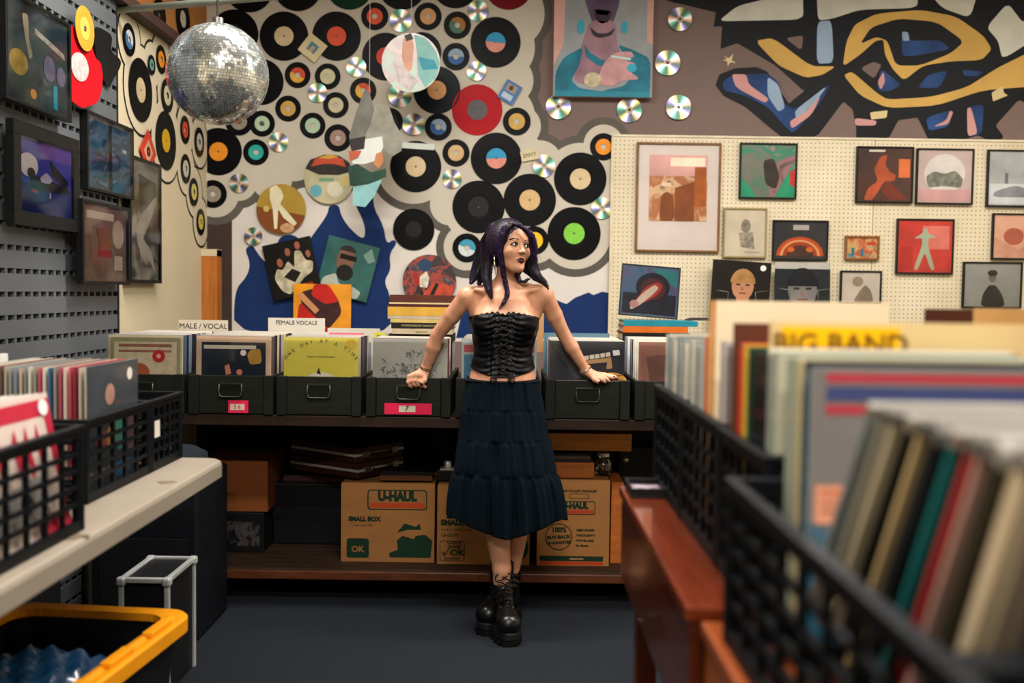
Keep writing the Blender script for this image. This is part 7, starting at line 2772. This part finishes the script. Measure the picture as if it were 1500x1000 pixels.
def boot(loc, ang, sc=1.0):
    t = bpy.data.objects.new('boot', None)
    up = [
        cone((0, .004, .09), (0, .012, .265), .043, .049, .02),
        ell((0, .012, .085), (.041, .050, .050), .02),
        cone((0, -.02, .15), (0, -.13, .095), .038, .036, .03),
        ell((0, -.165, .080), (.046, .062, .042), .03),
        cone((-.012, -.19, .072), (.012, -.19, .072), .034, .034, .02),
    ]
    f = Field((-.075, -.27, .035), (.075, .10, .285), .003)
    for p_ in up:
        f.add(p_)
    Zg = f.ax[2][None, None, :]
    Yg = f.ax[1][None, :, None]
    Gq = np.maximum(f.F, Zg - (.268 + .05 * (Yg - .01)))
    Gq = np.maximum(Gq, .045 - Zg)
    Gq = Gq + .0012 * np.sin(Zg * 260 + Yg * 120) * np.clip((Zg - .10) / .05, 0, 1) * np.clip((.22 - Zg) / .04, 0, 1)
    V, F_ = nets(Gq.astype(np.float32), (-.075, -.27, .035), .003)
    me = np_mesh('boot_upper', V, F_, [LEATH])
    o = link('boot', me, person)
    o.matrix_basis = Matrix.Translation(Vector(loc) + OFF) @ Matrix.Rotation(ang, 4, 'Z')
    # platform sole: two stacked layers with a groove and a lug pattern
    def outline(g):
        pts = []
        for k in range(40):
            a = 2 * PI * k / 40
            x = math.cos(a)
            y = math.sin(a)
            wx = (.047 if y > 0 else .056) + g
            px_ = wx * math.copysign(abs(x) ** .75, x)
            py_ = -.075 + (.150 + g) * math.copysign(abs(y) ** .85, y)
            pts.append((px_, py_))
        return pts
    vs, fs = [], []
    prof = [(-.006, .0), (.004, .003), (.004, .018), (-.001, .020), (-.001, .024), (.005, .026), (.002, .046), (-.004, .052)]
    for g, z0_ in prof:
        vs += [(x, y, z0_) for x, y in outline(g)]
    for j in range(len(prof) - 1):
        for k in range(40):
            fs.append((j * 40 + k, j * 40 + (k + 1) % 40, (j + 1) * 40 + (k + 1) % 40, (j + 1) * 40 + k))
    fs.append(tuple(reversed(range(40))))
    fs.append(tuple((len(prof) - 1) * 40 + k for k in range(40)))
    b = MB()
    b.add(vs, fs)
    ol = outline(.004)
    for k in range(0, 40, 2):
        x, y = ol[k]
        b.box((x, y, .009), (.008, .008, .016), rot=(0, 0, 2 * PI * k / 40))
    b.build('sole', SOLE, o)
    # laces
    b = MB()
    for k in range(6):
        tt = k / 5
        yy = -.118 + .075 * tt ** .8 + .005
        zz_ = .128 + .118 * tt
        yy2 = (-.135 + .100 * tt)
        zz2 = (.128 + .108 * tt)
        off = .006
        for s in (-1, 1):
            b.tube([(s * .021, yy2 - .004, zz2 - .004), (s * .010, yy2 - .013, zz2 + .004), (-s * .014, yy2 - .006 + .012, zz2 + .014)], .0028, 6)
    for s in (-1, 1):
        lp = [(s * (.010 + .028 * math.sin(a)), -.052 - .014 * math.sin(a / 2), .240 - .030 * (1 - math.cos(a)) * .6) for a in [PI * k / 8 for k in range(9)]]
        b.tube(lp, .0024, 6)
    b.build('lace', mat('#060607', .5), o, smooth=True)
    b = MB()
    for k in range(6):
        tt = k / 5
        for s in (-1, 1):
            c_ = (s * .024, -.135 + .100 * tt - .001, .126 + .108 * tt)
            b.box(c_, (.005, .005, .005), rot=(.6, 0, 0))
    b.build('eyelet', mat('#6a6a68', .3, .9), o)
    # pull tab at the back
    b = MB().tube([(0, .058, .25), (0, .068, .275), (0, .064, .295), (0, .056, .275), (0, .056, .25)], .004, 6)
    b.build('pull_tab', LEATH, o, smooth=True)
    return o


boot((BA.x + .004, BA.y - .01, .001), math.radians(9))
boot((BB.x - .012, BB.y - .035, .001), math.radians(-27))
b = MB().tube([q(727, 842, 4.02), q(706, 838, 3.99), q(701, 846, 3.98), q(706, 856, 3.99), q(712, 853, 4.0)], .0014, 6)
o = b.build('loose_lace', RB, person, smooth=True)
o.location = OFF

# ---- hair: cap over the skull and long locks, all one hair mesh
cap = [he(-.004, .018, .038, (.083, .100, .090), .01),
       he(-.030, .030, .0, (.058, .085, .085), .03),
       he(.040, .040, -.01, (.050, .070, .085), .03)]
# locks: guides as picture pixels with depth and radius
locks = [
    # falls over the viewer-side shoulder (behind the ear)
    [(722, 330, 3.98, .030), (710, 356, 4.00, .036), (704, 380, 4.00, .034), (698, 400, 3.99, .026), (690, 414, 3.97, .010)],
    [(724, 335, 3.96, .024), (716, 362, 3.97, .026), (712, 388, 3.965, .024), (713, 410, 3.94, .018), (716, 424, 3.925, .014), (720, 436, 3.915, .006)],
    [(728, 328, 3.97, .024), (718, 350, 3.99, .028), (710, 376, 4.01, .028), (706, 404, 4.01, .020), (702, 416, 4.0, .010)],
    # thin long lock in front of the ear
    [(737, 328, 3.900, .012), (734, 346, 3.893, .013), (732, 366, 3.895, .010), (735, 386, 3.900, .009), (738, 404, 3.905, .009), (742, 420, 3.905, .009), (744, 431, 3.900, .008), (738, 443, 3.893, .006), (730, 453, 3.888, .002)],
    # parting sweep across the forehead
    [(748, 323, 3.905, .012), (742, 328, 3.890, .014), (735, 340, 3.890, .013), (731, 354, 3.895, .011), (730, 372, 3.905, .009)],
    [(748, 322, 3.905, .012), (758, 325, 3.880, .012), (768, 332, 3.885, .012), (775, 342, 3.895, .011), (779, 356, 3.910, .010), (780, 370, 3.920, .009), (779, 382, 3.930, .006)],
    # far side falling behind the face to the other shoulder
    [(772, 338, 3.95, .022), (778, 356, 3.97, .022), (778, 376, 3.975, .022), (780, 392, 3.97, .022), (786, 403, 3.96, .020), (796, 412, 3.955, .012), (804, 424, 3.95, .003)],
    [(766, 340, 4.00, .030), (768, 370, 4.02, .034), (772, 392, 4.01, .026), (784, 406, 3.98, .016), (800, 418, 3.955, .005)],
    [(762, 392, 3.97, .014), (758, 402, 3.955, .010), (760, 411, 3.945, .008), (768, 413, 3.94, .006), (776, 408, 3.945, .004)],
    [(745, 332, 4.03, .034), (744, 360, 4.05, .050), (742, 395, 4.045, .040), (740, 412, 4.035, .018)],
]
lk = []
locks = [[(x + 2.2 * min(1, max(0, (402 - y) / 50)), y + 4.5 * min(1, max(0, (402 - y) / 50)), d, r) for x, y, d, r in L] for L in locks]
for L in locks:
    P_ = [(q(x, y, d), r) for x, y, d, r in L]
    for (a_, ra), (b_, rb) in zip(P_[:-1], P_[1:]):
        lk.append(cone(a_, b_, max(.001, ra * .82), max(.001, rb * .82), .006))
cut_face = [he(.004, -.092, -.028, (.060, .052, .074), .008, 'sub'), he(.010, -.100, .030, (.046, .045, .030), .008, 'sub')]
hb = ((HC.x - .26, HC.y - .17, float(q(740, 456, 3.9)[2])), (HC.x + .24, HC.y + .20, HC.z + .16), .0030)
f = Field(hb[0], hb[1], hb[2])
for p_ in cap:
    f.add(p_)
for p_ in cut_face:
    f.add(p_)
for p_ in lk:
    f.add(p_)
X = f.ax[0][:, None, None]
Y = f.ax[1][None, :, None]
Z = f.ax[2][None, None, :]
# strand relief running down the hair
ang = np.arctan2(Y - HC.y, X - HC.x)
G2 = f.F + .0007 * np.sin(ang * 60 + 3 * np.sin(Z * 24)) + .0004 * np.sin(ang * 117 + Z * 40)
V, Q_ = nets(G2.astype(np.float32), hb[0], hb[2])


def hair_mat():
    m = bpy.data.materials.new('hair')
    m.use_nodes = True
    nt = m.node_tree
    b = nt.nodes['Principled BSDF']
    b.inputs['Roughness'].default_value = .46
    b.inputs['Specular IOR Level'].default_value = .3
    b.inputs['Coat Weight'].default_value = .0
    b.inputs['Coat Roughness'].default_value = .3
    tc = nt.nodes.new('ShaderNodeTexCoord')
    mp = nt.nodes.new('ShaderNodeMapping')
    mp.inputs['Scale'].default_value = (1, 1, .12)
    nz = nt.nodes.new('ShaderNodeTexNoise')
    nz.inputs['Scale'].default_value = 42
    nz.inputs['Detail'].default_value = 3
    nt.links.new(tc.outputs['Object'], mp.inputs[0])
    nt.links.new(mp.outputs[0], nz.inputs['Vector'])
    rp = nt.nodes.new('ShaderNodeValToRGB')
    cr = rp.color_ramp
    cr.elements[0].position = .45
    cr.elements[0].color = rgb('#0b080a') + (1,)
    cr.elements[1].position = .62
    cr.elements[1].color = rgb('#241030') + (1,)
    nt.links.new(nz.outputs['Fac'], rp.inputs[0])
    nt.links.new(rp.outputs[0], b.inputs['Base Color'])
    return m


HAIRM = hair_mat()
PURP = mat('#2e1545', .44, var=.4, scale=60, stretch=(1, 1, .15))
me = np_mesh('hair', V, Q_, [HAIRM])
hair = pchild('hair', me)
rnd = random.Random(11)
b = MB()
for li, L in enumerate(locks):
    P_ = [(Vector(q(x, y, d)), r) for x, y, d, r in L]
    cnt_ = 130 if li in (0, 1, 2, 6, 7) else 60
    for s in range(cnt_):
        a = rnd.uniform(0, 2 * PI)
        rr_ = math.sqrt(rnd.uniform(.3, 1.05))
        u, w = math.cos(a) * rr_, math.sin(a) * rr_
        pts, rad = [], []
        steps = 12
        ext = rnd.uniform(-.05, .06)
        tend = rnd.uniform(.84, 1.0)
        for k in range(steps):
            t = k / (steps - 1) * (len(P_) - 1) * tend
            i = min(int(t), len(P_) - 2)
            fr_ = t - i
            p_ = P_[i][0].lerp(P_[i + 1][0], fr_)
            r_ = P_[i][1] * (1 - fr_) + P_[i + 1][1] * fr_
            wob = .0025 * math.sin(k * 1.1 + s)
            pts.append((p_.x + u * r_ + wob, p_.y + w * r_, p_.z + (ext * .15 * (k / steps) ** 2)))
            rad.append(.0009 * (1 - .8 * (k / steps) ** 2))
        mi_ = 1 if (li in (3, 4, 5) and rnd.random() < .85) or (li in (1, 6) and rnd.random() < .08) else 0
        b.tube(pts, rad, 4, mi=mi_, cap=False)
# flyaways
for s in range(26):
    p0 = Vector(q(rnd.uniform(700, 716), rnd.uniform(370, 400), 3.99)) if s % 2 else Vector(q(rnd.uniform(776, 786), rnd.uniform(360, 392), 3.95))
    dx_ = -rnd.uniform(.01, .035) if s % 2 else rnd.uniform(.005, .03)
    b.tube([p0, p0 + Vector((dx_ * .5, 0, -.03)), p0 + Vector((dx_, 0, -.07))], [.0007, .0006, .0003], 3, cap=False)
o = b.build('strands', [HAIRM, PURP], hair, smooth=True)
o['kind'] = 'stuff'

# ---- jewellery
b = MB()
e0 = hp(-.076, -.002, -.036)
b.tube([e0, e0 + np.array([-.001, -.004, -.012])], .0012, 6)
b.tube([e0 + np.array([-.001, -.006, -.012]), e0 + np.array([.002, -.008, -.05]), e0 + np.array([.004, -.008, -.085])], [.0022, .0030, .0008], 6)
b.tube([e0 + np.array([.001, -.010, -.014]), e0 + np.array([-.003, -.010, -.045]), e0 + np.array([-.001, -.010, -.060])], [.0016, .0022, .0008], 6)
o = b.build('earring', mat('#b0a48c', .25, .9), person, smooth=True)
o.location = OFF


def ring_tube(b, c_, axis, R_, r_, n=28):
    ax = Vector(axis).normalized()
    u = ax.orthogonal().normalized()
    w = ax.cross(u)
    b.tube([Vector(c_) + (u * math.cos(t) + w * math.sin(t)) * R_ for t in [2 * PI * k / n for k in range(n + 1)]], r_, 6)


b = MB()
ax1 = Vector(W1 - E1)
ring_tube(b, W1 + (E1 - W1) * .03, ax1, .0235, .0022)
ring_tube(b, W1 + (E1 - W1) * .08, ax1 + Vector((.02, 0, 0)), .0245, .0015)
o = b.build('bracelet', mat('#6a5240', .35, .6), person, smooth=True)
o.location = OFF
b = MB()
ax2 = Vector(W2 - E2)
for k in range(14):
    a = 2 * PI * k / 14
    u = ax2.normalized().orthogonal().normalized()
    w = ax2.normalized().cross(u)
    c_ = Vector(W2 + (E2 - W2) * .03) + (u * math.cos(a) + w * math.sin(a)) * .0235
    b.box(c_, (.0065, .0065, .0065), rot=(a, a * .5, 0))
ring_tube(b, W2 - (E2 - W2) * .03, ax2, .0225, .0016)
o = b.build('bracelet', mat('#b5a796', .3, .8), person)
o.location = OFF
b = MB()
ring_tube(b, q(883, 556.4, 4.086), (1, -.3, -.8), .0098, .0018)
o = b.build('finger_ring', SILV, person, smooth=True)
o.location = OFF

flush_text()
